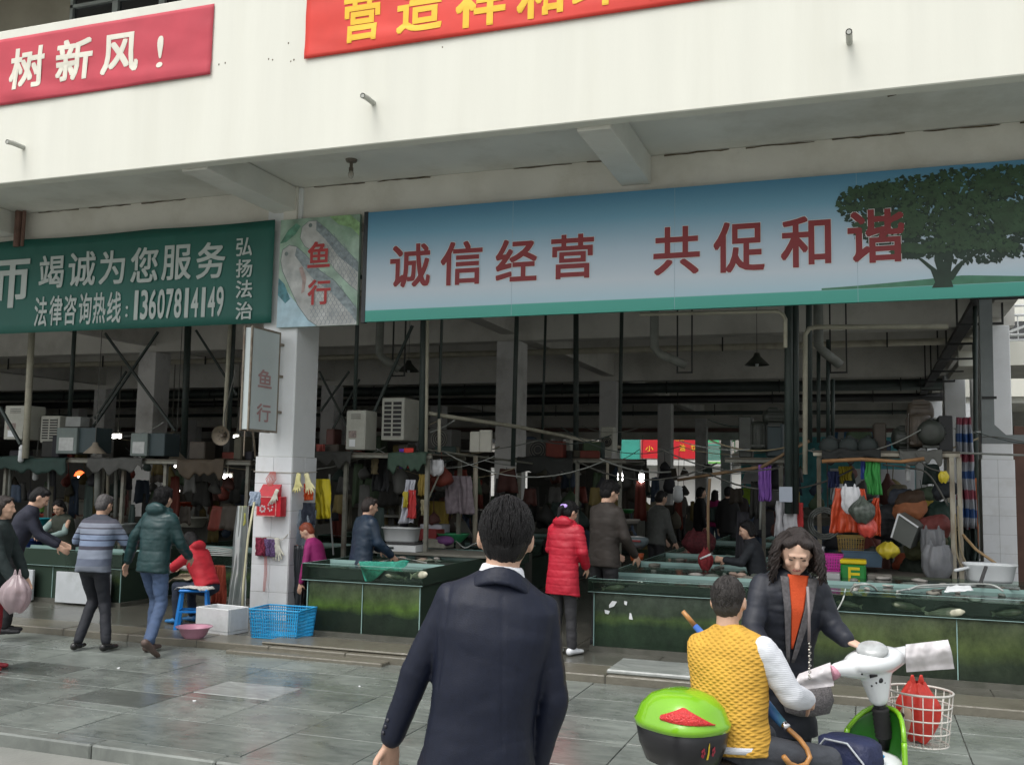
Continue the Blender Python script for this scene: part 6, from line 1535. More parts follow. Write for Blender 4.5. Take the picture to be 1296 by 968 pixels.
def acunit(label, px0, py0, px1, py1, Y, d, style='slots', side=True, m=None, rz=0):
    a, b = at(px0, py1, Y), at(px1, py0, Y); m = m or acm
    t = thing('air_conditioner', label, 'air conditioner', (a.x, Y, a.z)); x0, x1, z0, z1 = a.x, b.x, a.z, b.z
    MB().box(x0, x1, Y, Y+d, z0, z1, .01).build('casing', m, t); w_ = x1-x0; h_ = z1-z0
    if style == 'grille':
        MB().box(x0+.04, x1-.04*1, Y-.004, Y-.001, z0+.05, z1-.05).build('grille_back', grl, t)
        for k in range(9): z = z0+.05+(h_-.1)*k/8; MB().box(x0+.035, x1-.035, Y-.016, Y-.005, z-.008, z+.008).build('grille_slat', m, t)
        MB().box(x0+w_*.5-.012, x0+w_*.5+.012, Y-.020, Y-.017, z0+.05, z1-.05).build('grille_bar', m, t)
    elif style == 'fan':
        c = V3((x0+x1)/2, Y, (z0+z1)/2); r_ = min(w_, h_)*.42
        MB().lathe(c+V3(0, -.002, 0), [(r_, 0), (r_*.96, .006), (0, .006)], 24, ax=(0, -1, 0)).build('fan_opening', grl, t)
        for q in (1, .72, .44): MB().tube([c+V3(r_*q*cos(k*pi/12), -.014, r_*q*sin(k*pi/12)) for k in range(25)], .006, 5, cap=False).build('guard_ring', ironm, t)
    else:
        for k in range(3): MB().box(x0+w_*.25, x1-w_*.25, Y-.004, Y-.001, z1-h_*(.10+.05*k)-.008, z1-h_*(.10+.05*k)).build('slot', grl, t)
        MB().box(x0+w_*.15, x1-w_*.45, Y-.004, Y-.001, z0+h_*.30, z0+h_*.48).build('label_plate', mat('dull_label', (.25, .2, .18), .6, .4, 30), t)
        MB().box(x0+w_*.2, x1-w_*.5, Y-.004, Y-.001, z0+h_*.08, z0+h_*.26).build('label_plate', stk, t)
    return t
acunit('upright pale air conditioner standing on the shelf beside the pillar', 437, 519, 463, 569, 12.05, .34)
acunit('larger pale air conditioner with a wide grille beside the thick green pipe', 482, 503, 512, 557, 12.35, .75, 'grille')
acunit('outdoor unit with a round fan in the dimness right of centre', 665, 556, 697, 582, 15.0, .4, 'fan', m=acd)
acunit('pale narrow outdoor unit mounted by the second inner pillar', 760, 540, 776, 578, 16.5, .3, 'fan')
acunit('pale cabinet at the far left under the dark strut', 4, 513, 34, 556, 12.2, .4)
acunit('pale grilled cabinet above the left stall shelf', 50, 526, 76, 560, 12.4, .5, 'grille')
acunit('pale upright box hanging in the dark aisle right of centre', 713, 557, 722, 588, 15.5, .15, m=acm)
acunit('dark outdoor unit with a fan on the shelf left of the centre pillar', 540, 543, 572, 568, 12.9, .35, 'fan', m=acd)
def carton(label, px0, py0, px1, py1, Y, d, m, lab=True, name='carton', cat='box'):
    a, b = at(px0, py1, Y), at(px1, py0, Y); t = thing(name, label, cat, (a.x, Y, a.z)); MB().box(a.x, b.x, Y, Y+d, a.z, b.z, .008).build('box_body', m, t)
    if lab: w_ = b.x-a.x; h_ = b.z-a.z; MB().box(a.x+w_*.15, b.x-w_*.15, Y-.004, Y-.001, a.z+h_*.12, a.z+h_*.62).build('paper_label', mat('pale_label_paper', (.42, .43, .42), .7, .15, 15), t)
greyb = mat('grey_green_box', (.13, .16, .15), .6, .12, 5); tealb = mat('teal_grey_box', (.035, .055, .06), .6, .12, 5)
carton('grey box with a white label hanging over the left stall', 70, 541, 98, 574, 12.0, .35, greyb); carton('dark teal box next to the labelled grey box', 98, 541, 122, 573, 12.05, .35, tealb, False)
carton('grey box with a pale label right of the leftmost boxes', 164, 548, 187, 577, 12.0, .35, greyb); carton('dark teal box right of the second labelled box', 187, 548, 209, 577, 12.05, .35, tealb, False)
carton('small white notice box on the left stall shelf', 82, 527, 102, 540, 12.4, .2, mat('pale_box', (.28, .29, .28), .7), False)
carton('pale worn box clipped to the cream pipe stub', 594, 546, 607, 572, 12.6, .05, mat('pale_card', (.38, .37, .32), .7, .1, 6), False); carton('pale worn panel beside the pale box at centre left', 606, 544, 622, 572, 12.62, .05, mat('pale_card', (.38, .37, .32), .7, .1, 6), False)
carton('white papers pinned to the dark pipe near the centre', 773, 572, 780, 588, 14.8, .02, mat('dim_paper', (.34, .34, .33), .7), False)
# motors, pumps and rolls on the right stalls
def motor(label, px, py, Y, r, L, ax, m, name='motor', cat='motor'):
    c = at(px, py, Y); t = thing(name, label, cat, c-V3(0, 0, r)); ax = Vector(ax).normalized(); a = c-ax*L/2
    MB().lathe(a, [(r*.5, 0), (r*.9, .02), (r, .05), (r, L-.05), (r*.85, L-.02), (r*.3, L)], 20, ax=ax).build('housing', m, t, True)
    g = MB(); x_, y__, _ = ez(ax)
    for k in range(14): an = k*pi/7; g.beam(a+(x_*cos(an)+y__*sin(an))*(r+.006)+ax*.06, a+(x_*cos(an)+y__*sin(an))*(r+.006)+ax*(L-.06), .008, .014)
    o = g.build('cooling_fins', m, t); o['kind'] = 'stuff'
    MB().obox(c-V3(0, 0, r+.01), (r*1.5, L*.6, .03)).build('foot', m, t); MB().cap(a+ax*L*.3+V3(0, 0, r), a+ax*L*.6+V3(0, 0, r), .03, .03).build('terminal_box', m, t)
dkm = mat('oily_dark_iron', (.03, .035, .028), .5, .35, 9); brm = mat('greasy_brown_iron', (.07, .055, .04), .5, .35, 9)
a = at(938, 550, 13.4); b_ = at(934, 575, 13.4)
MBp = MB().box(at(935, 550, 13.4).x, at(951, 550, 13.4).x, 13.4, 13.7, 2.19, at(940, 527, 13.4).z, .01); tag(MBp.build('pump_cabinet', dkm), 'dark upright pump cabinet on the platform above the purple cloth', 'pump')
MBp = MB().box(at(968, 550, 13.4).x, at(990, 550, 13.4).x, 13.45, 13.8, 2.19, at(975, 532, 13.4).z, .03); tag(MBp.build('pump_cabinet', tealb), 'dark green pump cabinet nearest the thick pipes', 'pump')
motor('dark pump motor standing between the two pump cabinets', 960, 552, 13.5, .12, .4, (0, 0, 1), dkm, 'pump', 'pump')
motor('dark blue pump motor at the right end of the platform', 980, 528, 13.5, .10, .3, (1, .2, 0), dkm, 'pump', 'pump')
motor('large brown motor standing on the rusty stall frame', 1163, 545, 12.7, .14, .40, (0, 0, 1), brm); motor('dark blower motor left of the large brown motor', 1148, 555, 12.8, .13, .34, (1, .2, 0), dkm)
motor('brown motor on top of the large motor at right', 1165, 522, 12.9, .13, .3, (1, 0, 0), brm); motor('dark round motor right of the large brown motor', 1180, 548, 12.6, .15, .32, (.2, 1, 0), dkm)
MBp = MB().box(at(1188, 550, 12.5).x, at(1206, 550, 12.5).x, 12.5, 12.8, 2.26, at(1195, 526, 12.5).z, .01); tag(MBp.build('speaker_box', mat('black_box', (.010, .011, .012), .6)), 'black upright box at the right corner of the rusty stall frame', 'box')
for k, (px, l_) in enumerate(((1052, 'left'), (1076, 'middle'), (1100, 'right'))): motor('dark roll of sheeting, %s of three on the right stall roof' % l_, px, 566, 12.8, .115, .5, (.1, 1, 0), mat('dark_green_roll', (.022, .03, .028), .7, .25, 9), 'sheet_roll', 'roll')

# ---------------------------------------------------------------- lamps
lampm = mat('rusty_enamel', (.26, .22, .17), .5, .25, 9); glow = mat('lit_bulb', (1, 1, 1), .4, .0, emit=(1, .98, .94), estr=9); dimb = mat('unlit_cfl', (.55, .57, .58), .4)
t = thing('enamel_lamp', 'round rusty enamel lamp shade tilted towards the street left of the pillar', 'lamp', at(280, 551, 11.4)); c = at(280, 551, 11.4)
MB().lathe(c, [(.135, .02), (.130, .0), (.10, -.05), (.04, -.09), (.03, -.12)], 24, ax=(.1, -1, -.12), cap=False).build('shade', lampm, t, True)
MB().lathe(c, [(.03, -.08), (.03, -.02), (.02, .0)], 12, ax=(.1, -1, -.12)).build('socket', mat('brown_bakelite', (.12, .1, .08), .4), t)
for k in range(8): a_ = k*.785; MB().ell(c+V3(.07*cos(a_), .028, .07*sin(a_)), (.008, .003, .008), None, 8, 5).build('vent_hole', grl, t, True)
MB().tube([c+V3(-.02, .1, 0), c+V3(-.05, .12, .3), c+V3(.1, .12, .9)], .008, 6).build('cord', hosed, t)
def shade(label, px, py, Y, r, m=None, lit=False):
    c = at(px, py, Y); t = thing('pendant_lamp', label, 'lamp', c); MB().lathe(c, [(r, 0), (r*.9, .02), (r*.3, r*.7), (r*.2, r*1.0)], 20, cap=False).build('shade', m or lampm, t, True)
    MB().tube([c+V3(0, 0, r), c+V3(0, 0, SOF-c.z)], .006, 5).build('cord', hosed, t); MB().ell(c+V3(0, 0, .01), (.03, .03, .045), None, 10, 8).build('bulb', glow if lit else dimb, t, True)
shade('domed grey lamp shade over the head of the striped man', 120, 574, 12.0, .17); shade('flat dim lamp shade left of the enamel lamp', 222, 584, 13.0, .2)
shade('conical dark lamp shade under the ceiling at right', 958, 462, 16.5, .20, dkm); shade('conical dark lamp shade in the ceiling left of centre', 517, 470, 18, .22, dkm)
def cfl(label, px, py, Y, lit, r=.035, L=.16):
    c = at(px, py, Y); t = thing('bulb', label, 'light bulb', c); MB().cap(c-V3(0, 0, L*.4), c+V3(0, 0, L*.1), r, r*.9).build('glass', glow if lit else dimb, t, True)
    MB().lathe(c+V3(0, 0, L*.15), [(r*.8, 0), (r*.9, .04), (r*.4, .08)], 12).build('socket', stk, t, True); MB().tube([c+V3(0, 0, L*.5), c+V3(.02, 0, L*.5+.6)], .005, 5).build('cord', hosed, t)
cfl('spiral white bulb hanging at far left by the strut', 27, 573, 11.8, False, .045, .26); cfl('white bulb hanging above the green crate at left', 45, 598, 12.2, False, .045, .2)
cfl('lit bulb left of the brown-jacketed man pair, first of two bright ones', 785, 601, 16.5, True, .048); cfl('lit bulb at right, second of two bright ones above the aisle', 812, 602, 16.5, True, .048)
cfl('small lit bulb glowing beyond the green-jacketed man', 251, 605, 17, True, .04); cfl('tiny lit bulb glimpsed right of the pillar at the woman in navy', 450, 623, 14, True, .028, .1); cfl('tiny lit bulb behind the hanging flags', 501, 609, 15.5, True, .024, .09)
cfl('lit bulb at the far left aisle beyond the dark post', 284, 601, 16.5, True, .03, .1); cfl('unlit white lamp hanging in the far aisle', 858, 623, 16, False, .085, .2); cfl('white bulb below the ceiling just behind the bag stall', 1149, 598, 12.6, False, .03, .2)
cfl('tiny lit bulb over the left aisle, lowest of the far ones', 226, 621, 20, True, .03, .1)
redl = mat('red_glow_shade', (.8, .05, .01), .5, 0, emit=(1, .12, .03), estr=2.2)
c = at(101, 601, 14.5); t = thing('red_lamp', 'small glowing red lamp over the left stalls', 'lamp', c); MB().lathe(c, [(.10, -.02), (.07, .05), (.02, .08)], 16).build('shade', redl, t, True); MB().ell(c-V3(0, 0, .03), (.035, .035, .03)).build('bulb', glow, t, True)

rr = random.Random(31)
for k, (px, py, l_) in enumerate(((246, 886, 'white scrap on the wet paving near the green-jacketed man'), (150, 845, 'small pale scrap near the dark paving slab'), (455, 868, 'tiny scrap of paper left of the suited man'), (975, 648, '')) [:3]):
    p = gr(px, py, .004); tag(MB().ell(p, (.018, .012, .005), Matrix.Rotation(k, 3, 'Z'), 8, 5).wob(.006, 30).build('litter', stk, None, True), l_, 'litter')
# ================================================================== CLOTHS, BAGS AND CLUTTER ON THE STALLS
def cm(n_, c, r=.75): return mat(n_, c, r, .15, 9)
D = drape
D('towel', 'purple towel hanging from the bent pole above the phone woman', 960, 588, 976, 634, 12.9, cm('purple_towel', (.22, .09, .38)), folds=3, depth=.035, seed=1, cat='towel')
D('apron', 'white and yellow apron under the hanging notice card', 979, 634, 1011, 680, 12.7, cm('white_apron', (.50, .50, .52)), folds=3, depth=.05, seed=2, cat='apron', taper=.25)
D('cloth', 'mustard cloth hanging at the right of the white apron', 1000, 622, 1012, 662, 12.75, cm('ochre_cloth', (.45, .33, .06)), folds=2, seed=3)
D('cloth', 'red strip of cloth right of the mustard cloth', 1008, 636, 1016, 668, 12.7, cm('red_cloth', (.42, .03, .03)), folds=1, seed=4)
tag(MB().obox(at(994.5, 625.5, 12.55), (.155, .012, .185), None, .003).build('notice_card', mat('pale_blue_card', (.42, .47, .55), .6, .04, 5)), 'blank pale blue notice card hanging over the white apron', 'card')
D('cloth', 'dark blue cloth high on the right stall', 1048, 596, 1062, 617, 12.8, cm('navy_cloth', (.02, .03, .10)), seed=5)
D('cloth', 'grey-white sleeve hanging on the right stall beside the dark cloth', 1054, 612, 1068, 650, 12.8, cm('grey_white_cloth', (.30, .31, .32)), folds=2, seed=6)
D('cloth', 'yellow cloth high on the right stall near the notice', 1062, 590, 1078, 614, 12.9, cm('yellow_cloth2', (.42, .34, .03)), seed=7)
D('trousers_hung', 'dark waterproof trousers hanging at the left of the orange cloth', 1068, 608, 1080, 655, 12.8, cm('dark_slate', (.02, .03, .04)), folds=2, seed=8, cat='trousers')
D('towel', 'bright green towel draped over the bamboo pole', 1094, 580, 1113, 626, 12.1, cm('green_towel', (.035, .26, .05)), folds=3, depth=.035, seed=2.6, cat='towel', skew=.10)
D('towel', 'dark blue towel left of the green one on the bamboo pole', 1089, 580, 1098, 606, 12.15, cm('blue_towel', (.02, .05, .22)), folds=1, seed=9, cat='towel')
D('raincoat', 'orange-red plastic raincoat hanging at the right stall', 1048, 618, 1104, 674, 11.9, mat('orange_red_plastic', (.60, .085, .03), .4, .12, 6, bump=.35, bscale=16), folds=4, depth=.05, seed=3.3, cat='raincoat', taper=.35)
D('raincoat', 'orange plastic coat tail flaring to the right of the tied bag', 1094, 630, 1124, 678, 12.0, mat('orange_red_plastic', (.60, .085, .03), .4, .12, 6, bump=.35, bscale=16), folds=3, depth=.05, seed=6.3, cat='raincoat', taper=.7, skew=-.3)
wbag = mat('thin_white_plastic', (.62, .62, .64), .4, .08, 8, bump=.35, bscale=22)
def hbag(name, label, px, pt, pb, wpx, Y, m, seed, **k):
    a = at(px, pt, Y); b = at(px, pb, Y); r = (at(px+wpx/2, (pt+pb)/2, Y)-at(px-wpx/2, (pt+pb)/2, Y)).length/2
    return bag(name, label, (a.x, Y, 0), r, a.z, b.z, m, seed, **k)
hbag('plastic_bag', 'white plastic bag hanging in front of the orange raincoat', 1076, 616, 650, 24, 11.7, wbag, 1., neck=.8)
hbag('plastic_bag', 'clear yellowish bag of dark shells tied to the bamboo pole', 1091, 630, 662, 32, 11.6, mat('dark_contents_in_film', (.075, .09, .075), .3, .4, 22, bump=.4, bscale=30), 3., neck=.18)
hbag('plastic_bag', 'red translucent bag hanging under the bag of shells', 1098, 655, 680, 24, 11.65, mat('translucent_red_plastic', (.55, .07, .05), .3, .15, 8, bump=.3, bscale=18), 5., neck=.5)
hbag('plastic_bag', 'small yellow tied bag on the wire near the rusty post', 1194, 596, 611, 13, 12.2, mat('thin_yellow_plastic', (.62, .50, .04), .4, .1, 8), 2., neck=.5)
hbag('plastic_bag', 'yellow plastic bag lying on the right stall table', 1124, 686, 706, 28, 12.25, mat('thin_yellow_plastic', (.62, .50, .04), .4, .1, 8), 6., neck=.4)
hbag('plastic_bag', 'grey film bag slumped against the rusty post', 1186, 690, 735, 40, 12.3, glass_mat('grey_film', (.5, .52, .53), haze=.5, hcol=(.34, .35, .37)), 7., neck=.7)
hbag('plastic_bag', 'grey white film bag above the slumped one near the post', 1180, 670, 710, 30, 12.5, glass_mat('grey_film', (.5, .52, .53), haze=.5, hcol=(.34, .35, .37)), 8., neck=.9)
tag(MB().tube([at(1040, 583, 12.05), at(1090, 581, 12.05), at(1140, 584, 12.05), at(1170, 580, 12.05)], .022, 8).wob(.01, 5).build('bamboo_pole', mat('orange_brown_bamboo', (.30, .15, .06), .6, .2, 9), None, True), 'orange-brown bamboo pole carrying the towels on the right stall', 'pole')
tag(MB().tube([at(858, 607, 13.6), at(905, 600, 13.3), at(940, 594, 13.1), at(965, 591, 12.9), at(1000, 570, 12.7), at(1025, 558, 12.7)], [.018, .022, .022, .024, .02, .02], 8).wob(.01, 4).build('wooden_pole', mat('brown_branch', (.20, .13, .07), .7, .2, 9), None, True), 'long bent wooden pole reaching left from the thick pipes', 'pole')
tag(MB().tube([at(899, 606, 12.5), at(896, 640, 12.5), at(896, 670, 12.5), at(897, 706, 12.5)], .018, 8).wob(.008, 4).build('net_pole', mat('brown_branch', (.20, .13, .07), .7, .2, 9), None, True), 'upright wooden net handle standing on the centre tank', 'pole')
hbag('net_bag', 'dark red mesh net hanging at the foot of the net handle', 893, 695, 722, 18, 12.3, mat('dark_red_net', (.22, .02, .025), .8, .4, 30), 2., neck=.3, cat='net')
tag(MB().tube([at(886, 707, 12.1), at(900, 701, 12.1)], .012, 8).build('net_tie', stk, None, True), 'white tie across the dark red net on the centre tank', 'tie')
hbag('net_bag', 'dull red net bag beyond the centre tank', 885, 672, 702, 40, 15, mat('dull_red_net', (.10, .015, .02), .8, .4, 30), 3., neck=.6, cat='net')
# stall posts behind
for l_, px, py0, py1, Y_, r_ in (('pale post behind the tall man holding up a sheet', 769, 585, 672, 14.5, .022), ('pale post behind the pair of lit bulbs', 812, 605, 650, 16.7, .03), ('thin rod under the purple towel', 963, 634, 670, 12.9, .015),
        ('grey post above the suited man on the centre stall', 602, 577, 690, 13.0, .035), ('green post in the left bay right of the striped man', 147, 590, 655, 12.6, .03), ('pale slanting stake in the left bay', 137, 578, 630, 12.5, .025), ('yellowish pole behind the man at far left', 62, 580, 668, 12.3, .016), ('grey post left of the light box in the left bay', 124, 590, 640, 12.4, .05), ('grey post far left near the basins', 13, 590, 630, 12.4, .03)):
    pole(l_, px, py0, px-1, py1, Y_, r_, rustp if 'pale' in l_ or 'grey post above' in l_ else gpipe, name='post', cat='post')
# goods on the right stall table
tbl = thing('stall_table', 'dark low table at the back of the long tank carrying baskets', 'table', (.2, 12.3, FL))
MB().box(-.66, .86, 12.10, 13.2, .80, .84, .006).build('table_top', plank, tbl)
for x in (-.6, .8):
    for y in (12.15, 13.1): MB().box(x-.03, x+.03, y-.03, y+.03, FL, .799).build('leg', ironm, tbl)
def lcrate(label, px0, py0, px1, py1, Y, d, m, rows=4, **k):
    a, b = at(px0, py1, Y), at(px1, py0, Y); return crate('plastic_basket', label, ((a.x+b.x)/2, Y+d/2, a.z), b.x-a.x, d, b.z-a.z, 0, m, rows=rows, **k)
lcrate('bright magenta basket on the table behind the woman', 1025, 704, 1066, 722, 12.1, .35, mat('magenta_plastic', (.62, .04, .38), .4, .08, 6))
lcrate('white basket on top behind the magenta one', 1020, 694, 1042, 705, 12.5, .3, mat('white_plastic_dull', (.52, .53, .55), .5))
lcrate('yellow-brown wicker basket under the orange raincoat', 1060, 680, 1094, 698, 12.6, .35, mat('ochre_wicker', (.30, .21, .06), .7, .2, 20), rows=3)
lcrate('slate blue plastic tub behind the green tin', 1066, 699, 1118, 716, 12.55, .4, mat('slate_blue_plastic', (.10, .17, .24), .45), solid=True)
# green tin with yellow lid
a, b_ = at(1064, 737, 11.9), at(1096, 709, 11.9); c = V3((a.x+b_.x)/2, 12.0, a.z); r_ = (b_.x-a.x)/2
t = thing('paint_tin', 'green square tin with a yellow lid and yellow letter mark on the long tank', 'tin', c)
gt_ = mat('green_tin', (.015, .20, .035), .4, .1, 6); ylw = mat('yellow_lid', (.68, .52, .01), .4, .1, 6)
MB().box(c.x-r_, c.x+r_, 11.9, 12.15, c.z, b_.z-.05, .02).build('tin_body', gt_, t); MB().box(c.x-r_-.006, c.x+r_+.006, 11.892, 12.158, b_.z-.049, b_.z, .012).build('lid', ylw, t)
h_ = b_.z-.05-c.z; g = MB()
for (u0, u1, v0, v1) in ((-.4, -.2, .15, .85), (-.19, .5, .70, .85), (-.19, .5, .42, .56), (-.45, -.1, .08, .14)): g.box(c.x+u0*r_, c.x+u1*r_, 11.896, 11.899, c.z+v0*h_, c.z+v1*h_)
g.build('letter_print', ylw, t)
carton('pale weighing tray beside the green tin on the long tank', 1042, 726, 1063, 736, 11.7, .25, mat('pale_metal', (.36, .37, .37), .3, .1), False, name='tray', cat='tray'); carton('grey wooden block right of the green tin', 1098, 728, 1129, 736, 11.9, .2, mat('weathered_wood', (.16, .15, .13), .8, .2, 9), False, name='block', cat='block')
# white basin at right
a = at(1222, 737, 11.3); b_ = at(1290, 716, 11.3); cx_ = (a.x+b_.x)/2; w_ = b_.x-a.x; wp = mat('white_plastic_basin', (.66, .69, .70), .35, .06, 5)
tag(MB().loft([(V3(cx_, 11.5, z), V3(1, 0, 0), V3(0, 1, 0), w_*k, .17*k2) for z, k, k2 in ((a.z, .40, .8), (a.z+.03, .43, .85), (b_.z-.03, .485, .97), (b_.z-.012, .52, 1.04), (b_.z, .52, 1.04), (b_.z-.01, .475, .95), (a.z+.035, .41, .82))], 28, 3.5).build('basin', wp, None, True), 'white rectangular plastic basin on the tank at the right edge', 'basin')
tag(MB().beam(at(1240, 740, 11.0), at(1248, 717, 11.25), .03, .02).build('scoop', mat('dark_grey_handle', (.06, .06, .06), .5)), 'dark scoop handle leaning on the white basin', 'handle')
tag(MB().beam(at(1208, 722, 11.3), at(1226, 718, 11.4), .04, .03, .01).build('ladle', wp), 'white ladle handle sticking out left of the white basin', 'ladle')
tag(MB().tube([at(1213, 670, 12.4), at(1235, 695, 12.2), at(1262, 714, 12.0)], .016, 8).build('bamboo_stick', mat('tan_bamboo', (.36, .24, .12), .6), None, True), 'tan bamboo stick slanting down behind the white basin', 'stick')
for k, (pts_, l_) in enumerate((([(1212, 640), (1215, 690), (1224, 715), (1230, 722)], 'tan cord drooping beside the rusty post'), ([(1209, 650), (1211, 700), (1220, 722)], 'pale cord hanging closest to the rusty post'))): hosep([at(x, y, 12.3) for x, y in pts_], .010, mat('tan_cord', (.30, .25, .16), .7), l_)
hosep([at(1118, 588, 12.2), at(1150, 592, 12.3), at(1175, 600, 12.3), at(1200, 640, 12.3)], .010, hosed, 'dark cord sagging to the rusty post'); hosep([at(1158, 572, 12.2), at(1172, 590, 12.2), at(1196, 598, 12.2)], .008, hosed, 'dark cord above the small yellow bag')
hosep([at(1243, 553, 12.6), at(1262, 553, 12.6), at(1296, 559, 12.6)], .006, hosed, 'thin dark cable crossing the grey duct at right'); tag(MB().tube([at(1212, 573, 12.6), at(1296, 576, 12.6)], .014, 6).build('rail', gpipe), 'thin grey rail running right from the rusty post', 'rail')
# pile of goods at right stall
pile = [((1152, 632), 20, (.06, .035, .02), 'brown rag heap'), ((1140, 628), 18, (.05, .06, .08), 'slate bundle'), ((1170, 628), 20, (.07, .10, .06), 'dull green hat-like bundle'), ((1152, 645), 24, (.28, .10, .04), 'orange-brown cloth bundle'), ((1172, 642), 14, (.36, .26, .03), 'yellow cloth bundle'),
        ((1165, 655), 30, (.14, .11, .08), 'grey-brown sack'), ((1180, 668), 26, (.14, .03, .025), 'dull red bundle'), ((1186, 648), 22, (.012, .035, .025), 'dark green bundle'), ((1130, 650), 22, (.045, .05, .055), 'dark grey cloth bundle'), ((1172, 690), 28, (.05, .055, .02), 'olive bundle'), ((1190, 690), 20, (.02, .045, .02), 'leaf green bundle'), ((1150, 712), 22, (.26, .055, .02), 'rust orange bundle'),
        ((1105, 702), 16, (.05, .06, .055), 'slate heap'), ((1168, 722), 34, (.02, .03, .02), 'black-green heap'), ((1135, 622), 14, (.16, .14, .09), 'khaki cloth bundle'), ((1196, 620), 18, (.02, .025, .03), 'black plastic bundle'), ((1192, 722), 26, (.025, .025, .02), 'dark sack'), ((1125, 670), 20, (.012, .013, .014), 'black bag heap')]
for k, ((px, py), wp_, c_, l_) in enumerate(pile):
    Y_ = 12.75+.25*((k*7) % 3); c = at(px, py, Y_); r_ = wp_*Y_*1.07/1260*.72
    g = MB(); g.ell(c, (r_, r_*.7, r_*.75), None, 18, 12); g.ell(c+V3(r_*.5, 0, r_*.2), r_*.55, None, 12, 8); g.ell(c-V3(r_*.5, 0, r_*.25), r_*.6, None, 12, 8)
    o = remeshed(g, .018, 1, lambda q, n: .030*noise.noise(q*9)+.014*noise.noise(q*21)); tag(o.build('bundle', cm('bundle_%d' % k, c_), None, True), l_+' in the heap between the hanging bags and the rusty post', 'bundle')
# tipped grey box with a white rim
t = thing('tipped_bin', 'tipped grey bin with a white rim in the middle of the heap', 'bin', at(1150, 690, 12.4)); a4 = [at(x, y, 12.4) for x, y in ((1137, 650), (1162, 667), (1152, 694), (1128, 680))]
MB().prism(a4, (.10, .30, .02)).build('bin_body', mat('grey_bin', (.10, .11, .10), .5, .1, 6), t); g = MB()
for q in range(4): g.beam(a4[q]-V3(0, .01, 0), a4[(q+1) % 4]-V3(0, .01, 0), .02, .02) if q in (0, 3) else None
g.build('bin_rim', stk, t)
# wheel-like coil behind raincoat
g = MB(); c = at(1043, 662, 12.9)
for q in (.19, .165, .14): g.tube([c+V3(q*cos(k*pi/14), .03*sin(k), q*sin(k*pi/14)) for k in range(29)], .012, 6, cap=False)
tag(g.build('coil', mat('grey_coil', (.12, .13, .12), .5), None, True), 'grey coil of hose hanging behind the orange raincoat', 'coil', kind=None)
# striped tarpaulin
def tarp_mat():
    m, n, l, b = new_mat('striped_tarpaulin'); tc = n.new('ShaderNodeTexCoord'); sp = n.new('ShaderNodeSeparateXYZ'); l.new(tc.outputs['Object'], sp.inputs[0])
    no = n.new('ShaderNodeTexNoise'); no.inputs['Scale'].default_value = 2.5; l.new(tc.outputs['Object'], no.inputs['Vector'])
    a = n.new('ShaderNodeMath'); a.operation = 'MULTIPLY_ADD'; a.inputs[1].default_value = .18; l.new(no.outputs[0], a.inputs[0]); l.new(sp.outputs[2], a.inputs[2])
    m1 = n.new('ShaderNodeMath'); m1.operation = 'MULTIPLY'; m1.inputs[1].default_value = 2.15; l.new(a.outputs[0], m1.inputs[0]); fr = n.new('ShaderNodeMath'); fr.operation = 'FRACT'; l.new(m1.outputs[0], fr.inputs[0])
    cr = n.new('ShaderNodeValToRGB'); cr.color_ramp.interpolation = 'CONSTANT'; l.new(fr.outputs[0], cr.inputs[0]); e = cr.color_ramp.elements
    st_ = [(0, (.30, .06, .09)), (.22, (.36, .38, .42)), (.5, (.03, .09, .26)), (.74, (.36, .38, .42))]
    while len(e) < 4: e.new(.5)
    for q, (p_, c_) in enumerate(st_): e[q].position = p_; e[q].color = (*c_, 1)
    l.new(cr.outputs[0], b.inputs['Base Color']); b.inputs['Roughness'].default_value = .5; return m
D('tarpaulin', 'red white and blue striped tarpaulin hanging behind the rusty post', 1207, 528, 1233, 668, 13.6, tarp_mat(), folds=3, depth=.10, seed=2., cat='tarpaulin', taper=.3)
D('cloth', 'dark netting bundle hanging below the striped tarpaulin', 1210, 640, 1236, 710, 13.7, cm('dark_net_cloth', (.02, .035, .03)), folds=3, depth=.08, seed=4.)
D('cloth', 'orange cloth glimpsed between the tarpaulin and the right pillar', 1228, 605, 1236, 690, 14.5, cm('orange_cloth2', (.45, .12, .03)), folds=1, seed=5.)
# centre stall goods
D('cloth', 'violet cloth beside the scarlet one under the centre shelf', 506, 568, 514, 592, 12.0, cm('violet_cloth', (.12, .03, .38)), folds=1, seed=1)
D('cloth', 'scarlet cloth hanging under the centre shelf', 512, 567, 523, 592, 11.95, cm('scarlet_cloth', (.52, .03, .02)), folds=1, seed=2)
D('flag', 'white and red striped apron hanging at the centre stall', 511, 607, 529, 662, 11.9, cm('white_cloth2', (.46, .47, .52)), folds=3, depth=.06, seed=3, cat='apron', taper=.3, skew=-.3)
D('cloth', 'red cloth inside the striped apron at the centre stall', 517, 620, 527, 656, 11.87, cm('red_cloth', (.42, .03, .03)), folds=2, seed=4, skew=-.1)
D('cloth', 'yellow-orange cloth left of the red one at the centre stall', 511, 622, 517, 642, 11.85, cm('yellow_cloth2', (.42, .34, .03)), folds=1, seed=5)
D('cloth', 'ochre cloth hanging right of the striped apron', 530, 600, 540, 627, 12.0, cm('ochre_cloth2', (.28, .20, .04)), folds=2, seed=6)
D('cloth', 'small cream tag-like cloth under the ochre one', 533, 632, 542, 652, 12.0, cm('cream_cloth', (.40, .36, .22)), folds=1, seed=7)
hbag('plastic_bag', 'crumpled grey-white plastic bag hung on a stick at the centre stall', 552, 582, 602, 18, 12.2, wbag, 4., neck=.9)
D('apron', 'faded mauve patterned apron hanging near the grey post', 562, 602, 596, 650, 12.7, mat('faded_mauve_apron', (.17, .14, .155), .7, .3, 14), folds=3, depth=.05, seed=8, cat='apron', skew=.15)
